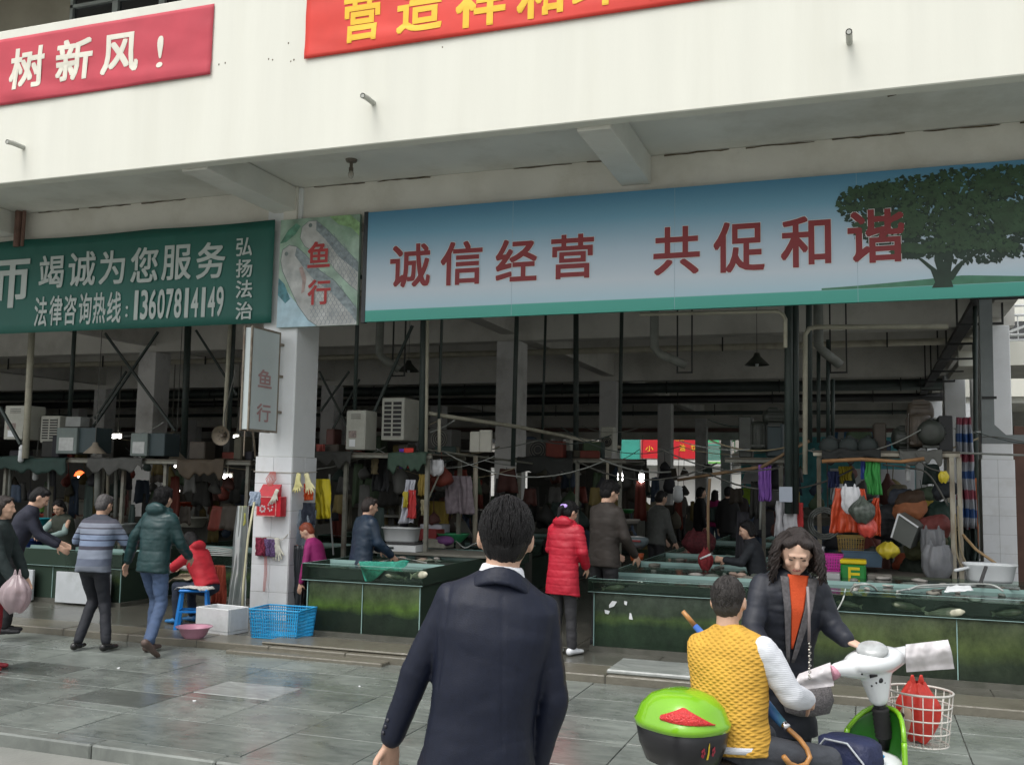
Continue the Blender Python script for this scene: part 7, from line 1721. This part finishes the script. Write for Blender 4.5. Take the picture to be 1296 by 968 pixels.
D('sheet', 'dark mustard plastic sheet hanging behind the scale', 541, 634, 569, 672, 13.4, mat('mustard_sheet', (.20, .14, .01), .6, .15, 6), folds=2, seed=9, cat='sheet')
D('coat_hung', 'black coat hanging under the shelf in front of the upright air conditioner', 472, 580, 494, 622, 12.4, cm('black_coat_cloth', (.01, .011, .012)), folds=3, depth=.05, seed=10, cat='coat')
D('cloth', 'tan paper-like cloth hanging left of the black coat', 470, 580, 479, 600, 12.3, cm('tan_cloth', (.22, .18, .10)), folds=1, seed=11)
D('cloth', 'dull red cloth hanging right of the pillar under the pale shelf', 400, 562, 411, 582, 12.3, cm('dull_red_cloth', (.20, .035, .025)), folds=2, seed=12)
for l_, a_, b__, c__, d__ in (('slanting stick right of the hung grey-white bag', 556, 600, 541, 634), ('slanting stick left of the hung grey-white bag', 544, 578, 536, 604)): tag(MB().tube([at(a_, b__, 12.3), at(c__, d__, 12.3)], .012, 6).build('stick', mat('pale_stick', (.30, .29, .24), .6)), l_, 'stick')
# metal shelf behind, scale, tubs
t = thing('kitchen_shelf', 'dim metal shelf unit behind the woman in navy', 'shelf', at(490, 665, 13.2)); x0, x1 = at(474, 660, 13.2).x, at(508, 660, 13.2).x
for k, py in enumerate((632, 653, 666)): z = at(490, py, 13.2).z; MB().box(x0, x1, 13.2, 13.7, z-.015, z+.015).build('shelf_board', mat('dim_steel', (.20, .20, .18), .4, .15, 5, metal=.4), t)
for x in (x0, x1-.03): MB().box(x, x+.03, 13.17, 13.199, .5, at(490, 628, 13.2).z).build('post', ironm, t)
a, b_ = at(487, 684, 12.0), at(530, 668, 12.0); wt = mat('white_tub_plastic', (.50, .52, .52), .45, .06, 6)
t = thing('weighing_scale', 'white electronic scale on the counter under the tub', 'scale', at(510, 695, 12.0)); s0, s1 = at(489, 696, 11.9), at(532, 690, 11.9); zt2_ = at(510, 687, 12).z; zb3 = at(510, 696, 12).z
MB().prism([(s0.x, 11.75, zb3), (s1.x, 11.75, zb3), (s1.x-.03, 11.82, zt2_-.01), (s0.x+.03, 11.82, zt2_-.01)], (0, .28, 0)).build('scale_body', wt, t); MB().box(s0.x+.10, s0.x+.17, 11.755, 11.766, zb3+.03, zb3+.055).build('display', mat('dark_display', (.03, .04, .04), .3), t)
MB().box(s0.x+.03, s1.x-.03, 11.80, 12.15, zt2_-.005, zt2_+.015, .004).build('weighing_plate', mat('dark_plate', (.05, .05, .05), .4), t)
cx_ = (a.x+b_.x)/2; w_ = b_.x-a.x; zz0 = zt2_+.017; zz1 = at(510, 667, 12).z
tag(MB().loft([(V3(cx_, 12.0, z), V3(1, 0, 0), V3(0, 1, 0), w_*k/2, .15*k) for z, k in ((zz0, .84), (zz0+.02, .88), (zz1-.02, .98), (zz1-.015, 1.06), (zz1, 1.06), (zz1-.01, .96), (zz0+.025, .86))], 24, 4).build('tub', wt, None, True), 'white plastic tub standing on the electronic scale', 'tub')
cnt = thing('counter', 'low tiled counter carrying the scale behind the pillar tank', 'counter', (-5.7, 13.7, FL)); MB().box(-6.9, -4.7, 13.62, 14.18, FL, zb3-.13).build('counter_body', concm, cnt); 
tag(MB().box(s0.x-.25, s1.x+1.0, 11.70, 12.5, zb3-.035, zb3-.004, .004).build('serving_board', mat('grey_board', (.16, .155, .13), .6, .2, 7)), 'grey board across the tank carrying the scale', 'board')
carton('white tissue box with a blue and red side near the scale', 531, 664, 559, 678, 12.9, .3, mat('white_blue_box', (.38, .38, .42), .6), False); carton('red crate behind the white scale', 530, 670, 552, 684, 12.7, .3, mat('dark_red_plastic', (.20, .02, .02), .5), False, name='crate', cat='crate')
carton('pale stained crate right of the scale', 534, 683, 562, 693, 12.5, .35, mat('stained_white_crate', (.30, .29, .24), .6, .25, 14), False, name='crate', cat='crate')
g = MB(); c = at(573, 686, 12.9); g.lathe(c, [(.12, 0), (.19, .07), (.235, .115), (.24, .125), (.2, .11), (.1, .02)], 24, sx=1., cap=False); tag(g.build('basin', mat('mid_green_plastic', (.035, .24, .10), .45), None, True), 'green plastic basin beyond the scale at centre', 'basin')
g = MB(); g.ell(at(563, 684, 12.6), (.14, .12, .07), None, 14, 8); tag(g.wob(.015, 9).build('bundle', cm('mauve_cloth', (.14, .05, .16)), None, True), 'mauve cloth bundle against the green basin', 'bundle')
flatb = [at(x, y, 13.2) for x, y in ((574, 661), (588, 659), (599, 680), (582, 678))]; g = MB().prism(flatb, (0, .02, 0)); tag(g.build('board', mat('dim_grey_board', (.09, .09, .08), .7)), 'dim grey board leaning behind the green basin', 'board')
# things around the tall man
t = thing('fish_scale', 'grey round-topped scale on the counter beside the grey sweatered man', 'scale', at(806, 690, 13.6)); c = at(806, 688, 13.6); MB().lathe(c, [(.10, -.05), (.15, 0), (.165, .06), (.15, .09), (.06, .095)], 24, sy=.8).build('scale_body', mat('slate_plastic', (.10, .13, .14), .4), t, True); MB().ell(c+V3(0, 0, .085), (.13, .10, .02)).build('scale_top', mat('pale_metal', (.36, .37, .37), .3, .1), t, True); MB().box(c.x-.08, c.x+.08, c.y-.16, c.y-.1, c.z+.035, c.z+.06).build('display', mat('dark_red_plastic', (.20, .02, .02), .5), t)
MB_ = MB(); c = at(806, 700, 13.5); MB_.lathe(c, [(.08, -.1), (.10, 0)], 12); tag(MB_.build('pot', mat('orange_pot', (.40, .08, .02), .5), None, True), 'orange pot under the grey round-topped scale', 'pot')
for l_, px, py, w_, Y_, c_ in (('green tray beyond the tall man', 790, 649, 22, 16, (.02, .15, .04)), ('red tray beside the pale post at centre', 768, 667, 10, 14, (.40, .04, .02)), ('pale fish tray in front of the two bulbs', 795, 662, 26, 15, (.30, .28, .25))):
    c = at(px, py, Y_); r_ = w_*Y_/1260*.53; tag(MB().loft([(V3(c.x, c.y, c.z+h__), V3(1, 0, 0), V3(0, 1, 0), r_*k, .18*k) for h__, k in ((0, .85), (.05, 1.), (.06, 1.04), (.055, .95), (.01, .82))], 16, 3.5).build('tray', cm('tray_%d' % px, c_, .5), None, True), l_, 'tray')
# left bay goods
for l_, px, py, w_, h__, Y_, c_ in (('turquoise basin held out over the left tank', 42, 660, 32, 12, 11.4, (.015, .22, .27)), ('light green crate above the red one in the left bay', 50, 643, 20, 9, 12.6, (.22, .50, .12)), ('dark red crate under the light green one', 56, 655, 34, 14, 12.7, (.22, .03, .015)),
        ('dark green heaped net on the left tank', 60, 682, 34, 20, 11.6, (.01, .05, .025)), ('dark blue bucket under the turquoise basin', 37, 688, 20, 16, 11.4, (.01, .03, .14)), ('orange-red crate in the left aisle beyond the green jacket', 224, 641, 30, 14, 14.5, (.34, .04, .01)), ('cream foam tub above the seated woman', 236, 660, 44, 14, 13.0, (.34, .33, .28)), ('pale grey tub behind the striped man', 152, 668, 16, 14, 11.9, (.30, .32, .31))):
    c = at(px, py+h__/2, Y_); r_ = w_*Y_*1.08/1260/2; hh = h__*Y_*1.08/1260
    o = MB().loft([(V3(c.x, c.y+.1, c.z+hh*q), V3(1, 0, 0), V3(0, 1, 0), r_*k, .18*k) for q, k in ((0, .7), (.1, .78), (.85, .98), (.87, 1.04), (1., 1.04), (.98, .93), (.2, .7))], 20, 2.4 if 'basin' in l_ else 4)
    if 'net' in l_: o.wob(.03, 8)
    tag(o.build('basin' if 'basin' in l_ else 'tub', cm('tubc_%d' % px, c_, .45), None, True), l_, 'basin' if 'basin' in l_ else 'tub')
g = MB(); rr = random.Random(3)
for k in range(5):
    a_ = at(245+k*9, 700, 11.4+k*.05); g.tube([at(248, 696+k*2, 11.3), at(268, 692+k*2.5, 11.2), at(292, 695+k*2, 11.2), at(300, 700+k, 11.3)], .008, 6)
o = tag(g.build('tubing', hose, None, True), 'loose pale air tubing behind the seated woman', 'tubing', kind='stuff')
# goods deep inside the stalls, shade darkened into their colours (each its own heap)
rr = random.Random(21)
dk = [cm('deep_%d' % k, c, .7) for k, c in enumerate(((0.031, 0.031, 0.028), (0.074, 0.025, 0.019), (0.019, 0.037, 0.031), (0.062, 0.056, 0.037), (0.019, 0.019, 0.025), (0.043, 0.034, 0.025), (0.099, 0.099, 0.093), (0.136, 0.022, 0.012), (0.025, 0.043, 0.074), (0.124, 0.093, 0.025), (0.031, 0.056, 0.025)))]
cn = ['grey', 'dull red', 'dark green', 'khaki', 'black', 'brown', 'pale grey', 'red', 'slate blue', 'ochre', 'olive']
used = set()
def uniq(k, what, where):
    for tr in range(400):
        q = rr.randrange(len(dk)); l_ = (rr.choice(('creased ', 'twisted ')) if tr > 40 else '')+rr.choice(k)+' '+cn[q]+' '+what+' '+where
        if l_ not in used: used.add(l_); return q, l_
    return q, l_
def zone(x0, x1, y0, y1, n_, where, zlo, zhi, hang=.6):
    for k in range(n_):
        x = rr.uniform(x0, x1); y = rr.uniform(y0, y1); z = rr.uniform(zlo, zhi); ty = rr.random(); sd_ = rr.uniform(0, 9)
        if ty < hang:
            w_, h_, wd = rr.choice(((.13, .5, 'narrow'), (.36, .36, 'wide'), (.26, .27, 'short'), (.22, .62, 'long')))
            q, l_ = uniq([wd], 'cloth', where)
            fn = lambda u, v: (x+(u-.5)*w_*(.7+.3*v), y+.03*sin(u*11+sd_)*v+.02*noise.noise(V3(u*5, sd_, v*4)), z-h_*v*(1+.15*noise.noise(V3(u*3, sd_, 0)))+.02*noise.noise(V3(u*4, sd_, v*3)))
            tag(MB().sheet(fn, 10, 6, .006).build('hung_cloth', dk[q], None, True), l_, 'cloth', 'dim cloths and bags hanging deep in the stalls')
        else:
            r_, st_, wd = rr.choice(((.10, 1., 'small'), (.17, .85, 'bulging'), (.13, 1.5, 'tall')))
            q, l_ = uniq([wd], 'bag', where)
            g = MB(); g.loft([(V3(x, y, z-r_*st_*2*(1-k2)), V3(1, 0, 0), V3(0, 1, 0), r_*f_, r_*.7*f_) for k2, f_ in ((0, .35), (.08, .8), (.3, 1.), (.6, .8), (.85, .35), (1, .15))], 14, 2); g.tube([(x, y, z), (x, y, z+.18)], .006, 5); g.wob(.035, 9, k)
            tag(g.build('hung_bag', dk[q], None, True), l_, 'bag', 'dim cloths and bags hanging deep in the stalls')
zone(-13.2, -8.2, 12.3, 13.6, 46, 'under the left stall shelf', 1.35, 1.95); zone(-15, -8.5, 14.5, 18, 40, 'deeper in the left bay', 1.2, 2.1)
zone(-7.2, -5.4, 12.4, 13.8, 32, 'under the shelf between the pillar and the centre stall', 1.3, 2.05); zone(-6.6, -3.5, 14.3, 17, 48, 'on the stalls right of the inner pillar', 1.2, 2.1); zone(-5, -3.3, 18, 24, 18, 'far behind the tall man', 1.2, 2.3)
zone(-1.7, .9, 13.4, 15.5, 32, 'behind the right stall', 1.2, 2.15); zone(-2.2, 1.6, 17, 26, 16, 'far behind the right stall', 1.3, 2.3); zone(-9.5, -4.6, 20, 30, 22, 'in the dim middle of the hall', 1.3, 2.3)
zone(-7.0, -5.4, 14.0, 16.5, 26, 'behind the woman in navy', .7, 1.7); zone(-4.9, -3.4, 14.9, 17.5, 26, 'behind the tall man', .6, 1.6); zone(-13, -8.4, 13.4, 15.5, 30, 'behind the left tanks', .7, 1.5); zone(-1.5, .9, 13.6, 16, 22, 'low behind the right stall', .8, 1.5)
for l_, x0, x1, y, z, sg, c_ in (('dark green sheet sagging over the left shelf edge', -12.9, -11.3, 11.87, 2.03, .28, (.012, .035, .028)), ('grey sheet folded over the left shelf edge', -10.9, -9.9, 11.87, 2.03, .22, (.06, .06, .055)), ('brown sack cloth draped over the left shelf edge near the pillar', -9.3, -8.5, 11.87, 2.03, .30, (.05, .035, .02)),
        ('dark sheet sagging over the shelf under the air conditioners', -7.2, -6.5, 11.87, 2.15, .20, (.03, .03, .026)), ('faded green cloth thrown over the shelf edge right of the grille', -5.95, -5.4, 11.87, 2.15, .26, (.03, .06, .04)), ('black sheeting draped over the top of the rusty stall frame', -.5, .15, 12.26, 2.24, .16, (.012, .013, .012)), ('grey rag over the top rail of the rusty stall frame', .35, .8, 12.26, 2.24, .18, (.10, .10, .09)), ('dark tarp edge hanging from the dark frame right of centre', -5.1, -4.2, 14.57, 2.18, .3, (.02, .022, .02))):
    sd_ = rr.uniform(0, 9)
    fn = lambda u, v: (x0+(x1-x0)*u, y+.34*max(0, .35-v)/.35-.02-.02*noise.noise(V3(u*6, sd_, v*3)), z+.035*noise.noise(V3(u*4, sd_, 1))+.02-max(0, v-.35)/.65*sg*(.6+.8*abs(noise.noise(V3(u*3.3, sd_, 5)))+.3*noise.noise(V3(u*9, sd_, 2))))
    tag(MB().sheet(fn, 26, 10, .006).build('draped_sheet', cm('sheet_%d' % int(x0*10), c_), None, True), l_, 'sheet')
# clutter on shelf tops: coils, cans, small boxes
for (x0, x1, y, z, n_, where) in ((-13.3, -8.3, 12.5, 2.05, 14, 'on the left stall shelf'), (-7.2, -5.5, 12.7, 2.17, 9, 'on the shelf with the air conditioners'), (-5.1, -3.5, 15.2, 2.19, 8, 'on the dark frame right of centre'), (-.5, .3, 13.1, 2.26, 4, 'on top of the right stall frame')):
    for k in range(n_):
        x = rr.uniform(x0, x1); w_, h_, wd = rr.choice(((.30, .12, 'flat'), (.14, .34, 'upright'), (.28, .26, 'squarish'), (.16, .13, 'small'))); q, l_ = uniq([wd], 'box stored', where)
        tag(MB().obox((x, y+rr.uniform(-.3, .3), z+h_/2+.001), (w_, rr.uniform(.15, .3), h_), Matrix.Rotation(rr.uniform(-.3, .3), 3, 'Z'), .015).build('stored_box', dk[q]), l_, 'box', 'dim boxes stored on the stall shelves')

# sagging cables, air tubes and thin uprights above the stalls
cw = ['over the left bay', 'over the left bay near the light box', 'between the pillar and the thick green pipe', 'near the cream cable rail', 'above the centre tank', 'by the pump platform', 'over the right stall', 'in the dim middle']
cz = [(-13.5, -10), (-10.5, -8), (-7, -5.5), (-5.6, -4), (-4, -2.4), (-2.4, -1), (-.6, 1.2), (-8, -3)]
for q in range(40):
    k = q % 8; x0, x1 = cz[k]; xa = rr.uniform(x0, x1); xb = xa+rr.choice((-1, 1))*rr.uniform(.7, 2.2); y = rr.uniform(12.2, 14.5)+(4 if k == 7 else 0); za = rr.uniform(2.0, 2.8); zb__ = za+rr.uniform(-.25, .25); sg = rr.uniform(.05, .14)*abs(xb-xa)
    ty = ['black', 'grey', 'pale', 'brown', 'greenish'][q//8]; m_ = [hosed, gpipe, hose, mat('tan_cord', (.30, .25, .16), .7), dgreen][q//8]
    pts = [V3(xa+(xb-xa)*u/10, y+.3*u/10, za+(zb__-za)*u/10-sg*4*(u/10)*(1-u/10)) for u in range(11)]
    tag(MB().tube(pts, rr.choice((.006, .009, .012)), 5).build('cable', m_, None, True), 'thin '+ty+' cable sagging '+cw[k], 'cable', 'cables sagging above the stalls')
for q, (px, py, w_, h_, Y_, l_) in enumerate(((147, 552, 11, 5, 24, 'pair of tiny glowing panels in place of daylight openings left of the second labelled box'), (215, 557, 9, 4, 24, 'upper glowing panel in place of a daylight opening seen past the inner pillar in the left bay'), (215, 563, 10, 6, 24, 'lower glowing panel in place of a daylight opening seen past the inner pillar in the left bay'), (298, 553, 6, 5, 24, 'tiny glowing panel in place of a daylight opening right of the enamel lamp'), (228, 590, 16, 2.5, 18, 'thin glowing strip added over the left aisle'), (286, 602, 11, 3, 17, 'added glowing strip left of the white pillar'))):  # added glowing panels for far daylight openings; tube, housing and rod are made up
    a, b_ = at(px-w_/2, py+h_/2, Y_), at(px+w_/2, py-h_/2, Y_); t = thing('daylight_stand_in', l_, 'lamp', (a.x, Y_, a.z)); MB().box(a.x, b_.x, Y_, Y_+.04, a.z, b_.z, .01).build('tube', glow, t); MB().box(a.x-.03, b_.x+.03, Y_+.041, Y_+.08, a.z-.01, b_.z+.04).build('housing', ironm, t); MB().box((a.x+b_.x)/2-.01, (a.x+b_.x)/2+.01, Y_+.05, Y_+.07, b_.z+.041, SOF-.003).build('rod', ironm, t)
# market rows further in: counters with low partitions
for l_, x0, x1, y0, y1, h_ in (('low dark counter row in the left bay', -14.5, -10.2, 14.2, 15.0, 1.05), ('dim counter block deep left', -20, -11, 20, 21, 1.15), ('dim counter block right of the far aisle', -1.9, 1.6, 24.5, 25.4, 1.1), ('dark counter in the middle distance left of the far aisle', -9.4, -5.2, 24, 25, 1.15), ('dark counter beyond the grey-sweatered man', -8.8, -5.0, 32, 33, 1.1), ('distant dark counter on the right side of the far aisle', -3.2, 1.6, 34, 35, 1.1)):
    t = thing('market_counter', l_, 'counter', ((x0+x1)/2, y0, FL)); MB().box(x0+.1, x1-.1, y0+.08, y1, FL, h_-.05).build('counter_body', concm, t); MB().box(x0, x1, y0, y1, h_-.049, h_).build('counter_top', plank, t)
for l_, x0, x1, y in (('dark stall partition deep in the left bay', -24, -9.8, 22.5), ('dark stall partition behind the inner centre pillar', -9.0, -5.6, 26.6), ('dark stall partition at the back left', -40, -13.5, 34)):
    MBx = MB(); t = thing('stall_partition', l_, 'partition', ((x0+x1)/2, y, FL))
    n_ = int((x1-x0)/1.2); w_ = (x1-x0)/n_
    for k in range(n_): MB().box(x0+k*w_+.006, x0+(k+1)*w_-.006, y, y+.03, FL, 2.05+.5*((k*5) % 3)*.4).build('panel', cm('partition_panel', (.045, .045, .04)), t)
# ================================================================== BACK OF THE HALL AND THE STREET BEYOND
rw = thing('rear_wall', 'dark rear wall of the market with a wide opening onto the street', 'wall', (-20, 53.9, FL)); rwm = cm('rear_wall_paint', (.10, .095, .085))
MB().box(-58, -20.5, 53.9, 54.1, FL, 4.72).build('wall_panel', rwm, rw); MB().box(-17.8, -14.6, 53.9, 54.1, FL, 4.1).build('wall_panel', rwm, rw); MB().box(-20.5, -14.6, 53.9, 54.1, 2.5, 3.4).build('wall_panel', rwm, rw)
lw = thing('left_wall', 'dark end wall closing the market hall far to the left', 'wall', (-58.5, 30, FL)); MB().box(-58.6, -58.4, FY+.6, 54, FL, 5.5).build('wall_panel', rwm, lw)
# street side building
fb = thing('far_street_building', 'pale building across the rear street with a red sign and teal shutters', 'building', (-12, 66, 0)); fw_ = mat('far_pale_wall', (.62, .62, .60), .8, .05, .6); MB().box(-60, 30, 66, 70, -.1, 3.0).build('lower_wall', fw_, fb); MB().box(-60, 30, 65.6, 70, 3.0, 12).build('upper_wall', mat('far_dim_wall', (.32, .30, .27), .8, .1, .5), fb)
def ff(px0, py0, px1, py1, Y, m, nm, th=.08, par=fb): a, b = at(px0, py1, Y), at(px1, py0, Y); return MB().box(a.x, b.x, Y-th, Y-.002, a.z, b.z).build(nm, m, par), a, b
fbr = mat('far_red_sign', (.62, .02, .03), .5, .05, 3); ftl = mat('far_teal', (.05, .34, .27), .5, .1, 3)
ff(783, 551, 810, 583, 64.9, ftl, 'teal_shutter'); o, a, b_ = ff(812, 551, 890, 580, 64.8, fbr, 'red_sign')
for ch, x0, y0, x1, y1 in (('小', 817, 564, 827, 571), ('人', 832, 563, 841, 572), ('食', 851, 562, 862, 571), ('油', 858+2, 562, 867, 571), ('坊', 874, 562, 884, 571), ('名', 854, 554, 859, 558), ('牌', 861, 554, 866, 558)):
    if ch in '人食': continue
    a_, b__ = at(x0, y1, 64.7), at(x1, y0, 64.7); g = MB(); put_glyph(g, ch, lambda u, v: V3(a_.x+(b__.x-a_.x)*u, 64.69, a_.z+(b__.z-a_.z)*v), .02); g.build('character', yl, fb)
ff(893, 551, 910, 560, 64.8, mat('far_green_sign', (.10, .50, .22), .5, .1), 'green_sign'); ff(780, 583, 935, 588, 64.6, fw_, 'white_ledge')
for k in range(14): ff(894+k*1.3, 562, 894.5+k*1.3, 583, 64.7, ftl, 'balcony_rail')
ff(893, 562, 912, 563.5, 64.65, ftl, 'balcony_rail'); ff(893, 584.5, 912, 586, 64.55, mat('far_green_band', (.15, .5, .08), .5), 'green_band')
for k in range(10): ff(700-k*40, 540, 722-k*40, 560, 65.5, winm, 'window')
for k in range(5): ff(790+k*26, 535, 806+k*26, 550, 65.5, winm, 'window')
# distant stair between
fs = thing('far_staircase', 'grey concrete staircase with green railing beyond the far aisle', 'staircase', at(935, 600, 56)); m_ = mat('far_concrete', (.26, .26, .25), .8, .08, 1)
MB().prism([at(912, 600, 56), at(972, 566, 56), at(972, 556, 56), at(960, 556, 56), at(912, 582, 56)], (0, 1.6, 0)).build('stair_flight', m_, fs); 
for k in range(9): x = 912+k*6; MB().beam(at(x, 581-k*2.9, 55.9), at(x, 566-k*2.9, 55.9), .05, .05).build('railing_post', mat('far_green_paint', (.08, .38, .16), .5), fs)
MB().beam(at(910, 567, 55.9), at(962, 541, 55.9), .07, .07).build('handrail', mat('far_green_paint', (.08, .38, .16), .5), fs)
# umbrellas / awnings behind right
aw = [('striped awning with blue bars beyond the right stall', 1044, 545, 1115, 562, 42, 'b'), ('white awning beyond the far aisle', 938, 597, 985, 612, 40, 'w'), ('white stall roof beyond the purple towel', 950, 583, 1000, 592, 44, 'w')]
aw1 = mat('far_white_canvas', (.72, .73, .74), .7, .03); aw2 = mat('far_blue_canvas', (.08, .25, .5), .7)
for l_, x0, y0, x1, y1, Y_, c_ in aw:
    a, b_ = at(x0, y1, Y_), at(x1, y0, Y_); t = thing('awning', l_, 'awning', (a.x, Y_, a.z))
    n_ = 9
    for k in range(n_): u0, u1 = k/n_, (k+1)/n_; MB().prism([(a.x+(b_.x-a.x)*u0, Y_, a.z), (a.x+(b_.x-a.x)*u1, Y_, a.z), (a.x+(b_.x-a.x)*u1, Y_+1.6, b_.z), (a.x+(b_.x-a.x)*u0, Y_+1.6, b_.z)], (0, 0, .03)).build('canvas_strip', aw2 if (c_ == 'b' and k % 2) else aw1, t)
    for x in (a.x+.05, b_.x-.05): MB().box(x-.03, x+.03, Y_+.8, Y_+.86, 0, a.z).build('post', gpipe, t)
t = thing('far_teal_shop', 'teal and white shop front beyond the right stall', 'shop', at(1120, 575, 48)); a, b_ = at(1110, 640, 48), at(1136, 553, 48); MB().box(a.x-6, 2.9, 48, 48.2, 0, at(1120, 553, 48).z).build('shop_front', mat('far_teal_paint', (.10, .38, .42), .6, .3, 2), t); MB().box(a.x-2.0, a.x+1.6, 47.9, 47.99, 1.2, 2.6).build('white_panel', aw1, t)
# far yellow-green stall in the aisle opening
for l_, px, py, w_, h_, c_, Y_ in (('yellow-green far stall panel right of the man in black', 948, 628, 20, 20, (.35, .55, .06), 40), ('red far awning edge near the purple towel', 985, 612, 30, 8, (.45, .06, .04), 39), ('orange far canopy behind the purple towel', 975, 604, 16, 10, (.5, .14, .04), 38)):
    a, b_ = at(px-w_/2, py+h_/2, Y_), at(px+w_/2, py-h_/2, Y_); t = thing('far_stall', l_, 'stall', (a.x, Y_, FL)); MB().box(a.x, b_.x, Y_, Y_+.4, a.z, b_.z, .02).build('panel', cm('far_stall_%d' % px, c_), t); MB().box(a.x+.02, a.x+.08, Y_+.1, Y_+.16, FL, a.z).build('post', gpipe, t); MB().box(b_.x-.08, b_.x-.02, Y_+.1, Y_+.16, FL, a.z).build('post', gpipe, t)
# ---------------------------------------------------------------- courtyard stairs on the right
cs = thing('courtyard_staircase', 'cream outdoor staircase and landing with white railings at the right edge', 'staircase', (6, 26, 0))
a, b_ = at(1276, 448, 24), at(1296, 432, 24); zl_, zt3 = at(1285, 462, 24).z, at(1285, 432, 24).z
MB().box(a.x-1.0, 12, 24, 24.2, zl_, zt3).build('landing_wall', cream, cs); MB().box(a.x-1.0, 12, 24.21, 27, zl_, zl_+.15).build('landing_slab', soffm, cs)
wr_ = mat('white_rail_paint', (.66, .68, .68), .4, .04)
for k, py in enumerate((386, 398, 423, 430)): z = at(1285, py, 24).z; MB().tube([(a.x-.6, 24.1, z), (12, 24.1, z)], .03, 8).build('rail', wr_, cs)
for k in range(26): x = a.x-.5+k*.24; MB().tube([(x, 24.1, zt3), (x, 24.1, at(1285, 398, 24).z)], .014, 6).build('railing_post', wr_, cs)
MB().beam((a.x-.4, 23.95, at(1285, 430, 24).z), (a.x+2.2, 23.95, at(1285, 372, 24).z), .08, .05).build('handrail', wr_, cs)
MB().prism([(a.x-.6, 24.3, 0), (a.x-.2, 24.3, 0), (a.x+3.6, 24.3, zl_), (a.x+2.9, 24.3, zl_)], (0, 1.4, 0)).build('stair_flight', beamm, cs)
cl2 = thing('courtyard_wall', 'cream courtyard building seen between the pillars at the right', 'building', (8, 40, 0)); MB().box(2.7, 30, 38, 38.3, 5.0, 9.5).build('upper_wall', cream, cl2); MB().box(2.7, 30, 38.31, 44, 4.8, 5.0).build('slab', soffm, cl2); MB().box(2.7, 30, 43, 43.3, 0, 4.8).build('lower_wall', mat('courtyard_lower_wall', (.36, .36, .34), .8, .1), cl2)
for x in (3.2, 6.5, 10): MB().box(x, x+.5, 38.1, 38.6, 0, 4.79).build('pillar', whitew, cl2)
for x in (4.2, 7.2): MB().box(x, x+1.6, 37.96, 37.995, 6.2, 7.6).build('window', winm, cl2)
t = thing('hillside_shrub', 'bare grey-green shrubs on the bank behind the staircase', 'shrub', (7, 30, 0)); g = MB(); rr = random.Random(5)
for k in range(1500):
    p = V3(rr.uniform(4.5, 12), rr.uniform(29, 31.5), rr.uniform(0, 3.6)); an = V3(rr.uniform(-1, 1), rr.uniform(-1, 1), rr.uniform(-.5, 1)).normalized(); x_, y__, _ = ez(an); s_ = rr.uniform(.04, .12); g.add([p-x_*s_, p+y__*s_*.4, p+x_*s_, p-y__*s_*.4], [(0, 1, 2, 3)])
g.build('foliage', mat('grey_green_leaf', (.13, .16, .13), .8, .4, 3), t)['kind'] = 'stuff'; g = MB()
for k in range(40): p = V3(rr.uniform(4.5, 12), rr.uniform(29.5, 31), 0); g.tube([p, p+V3(rr.uniform(-.4, .4), 0, 1.5), p+V3(rr.uniform(-.9, .9), 0, 3.2)], [.03, .02, .008], 5)
g.build('stems', mat('grey_bark', (.14, .13, .11), .8), t)['kind'] = 'stuff'
t = thing('brown_gate_post', 'reddish brown leaning post at the right edge beyond the pillar', 'post', at(1290, 700, 21)); MB().beam(at(1286, 745, 21), at(1296, 540, 21), .35, .1).build('post_body', mat('red_brown_wood', (.10, .05, .035), .7, .2, 5), t)
tag(MB().box(at(1281, 700, 22).x+.0, 8, 22.0, 22.1, 0, at(1285, 590, 22).z).build('gate_panel', mat('brown_gate', (.12, .11, .095), .7, .15, 3)), 'dark brown gate panel right of the far right pillar', 'gate')
struct('rear_street', MB().box(-60, 60, 54.51, 66, -.128, -.06), roadm)
struct('courtyard_ground', MB().box(5.42, 60, 9.2, 54, -.12, .0), roadm)
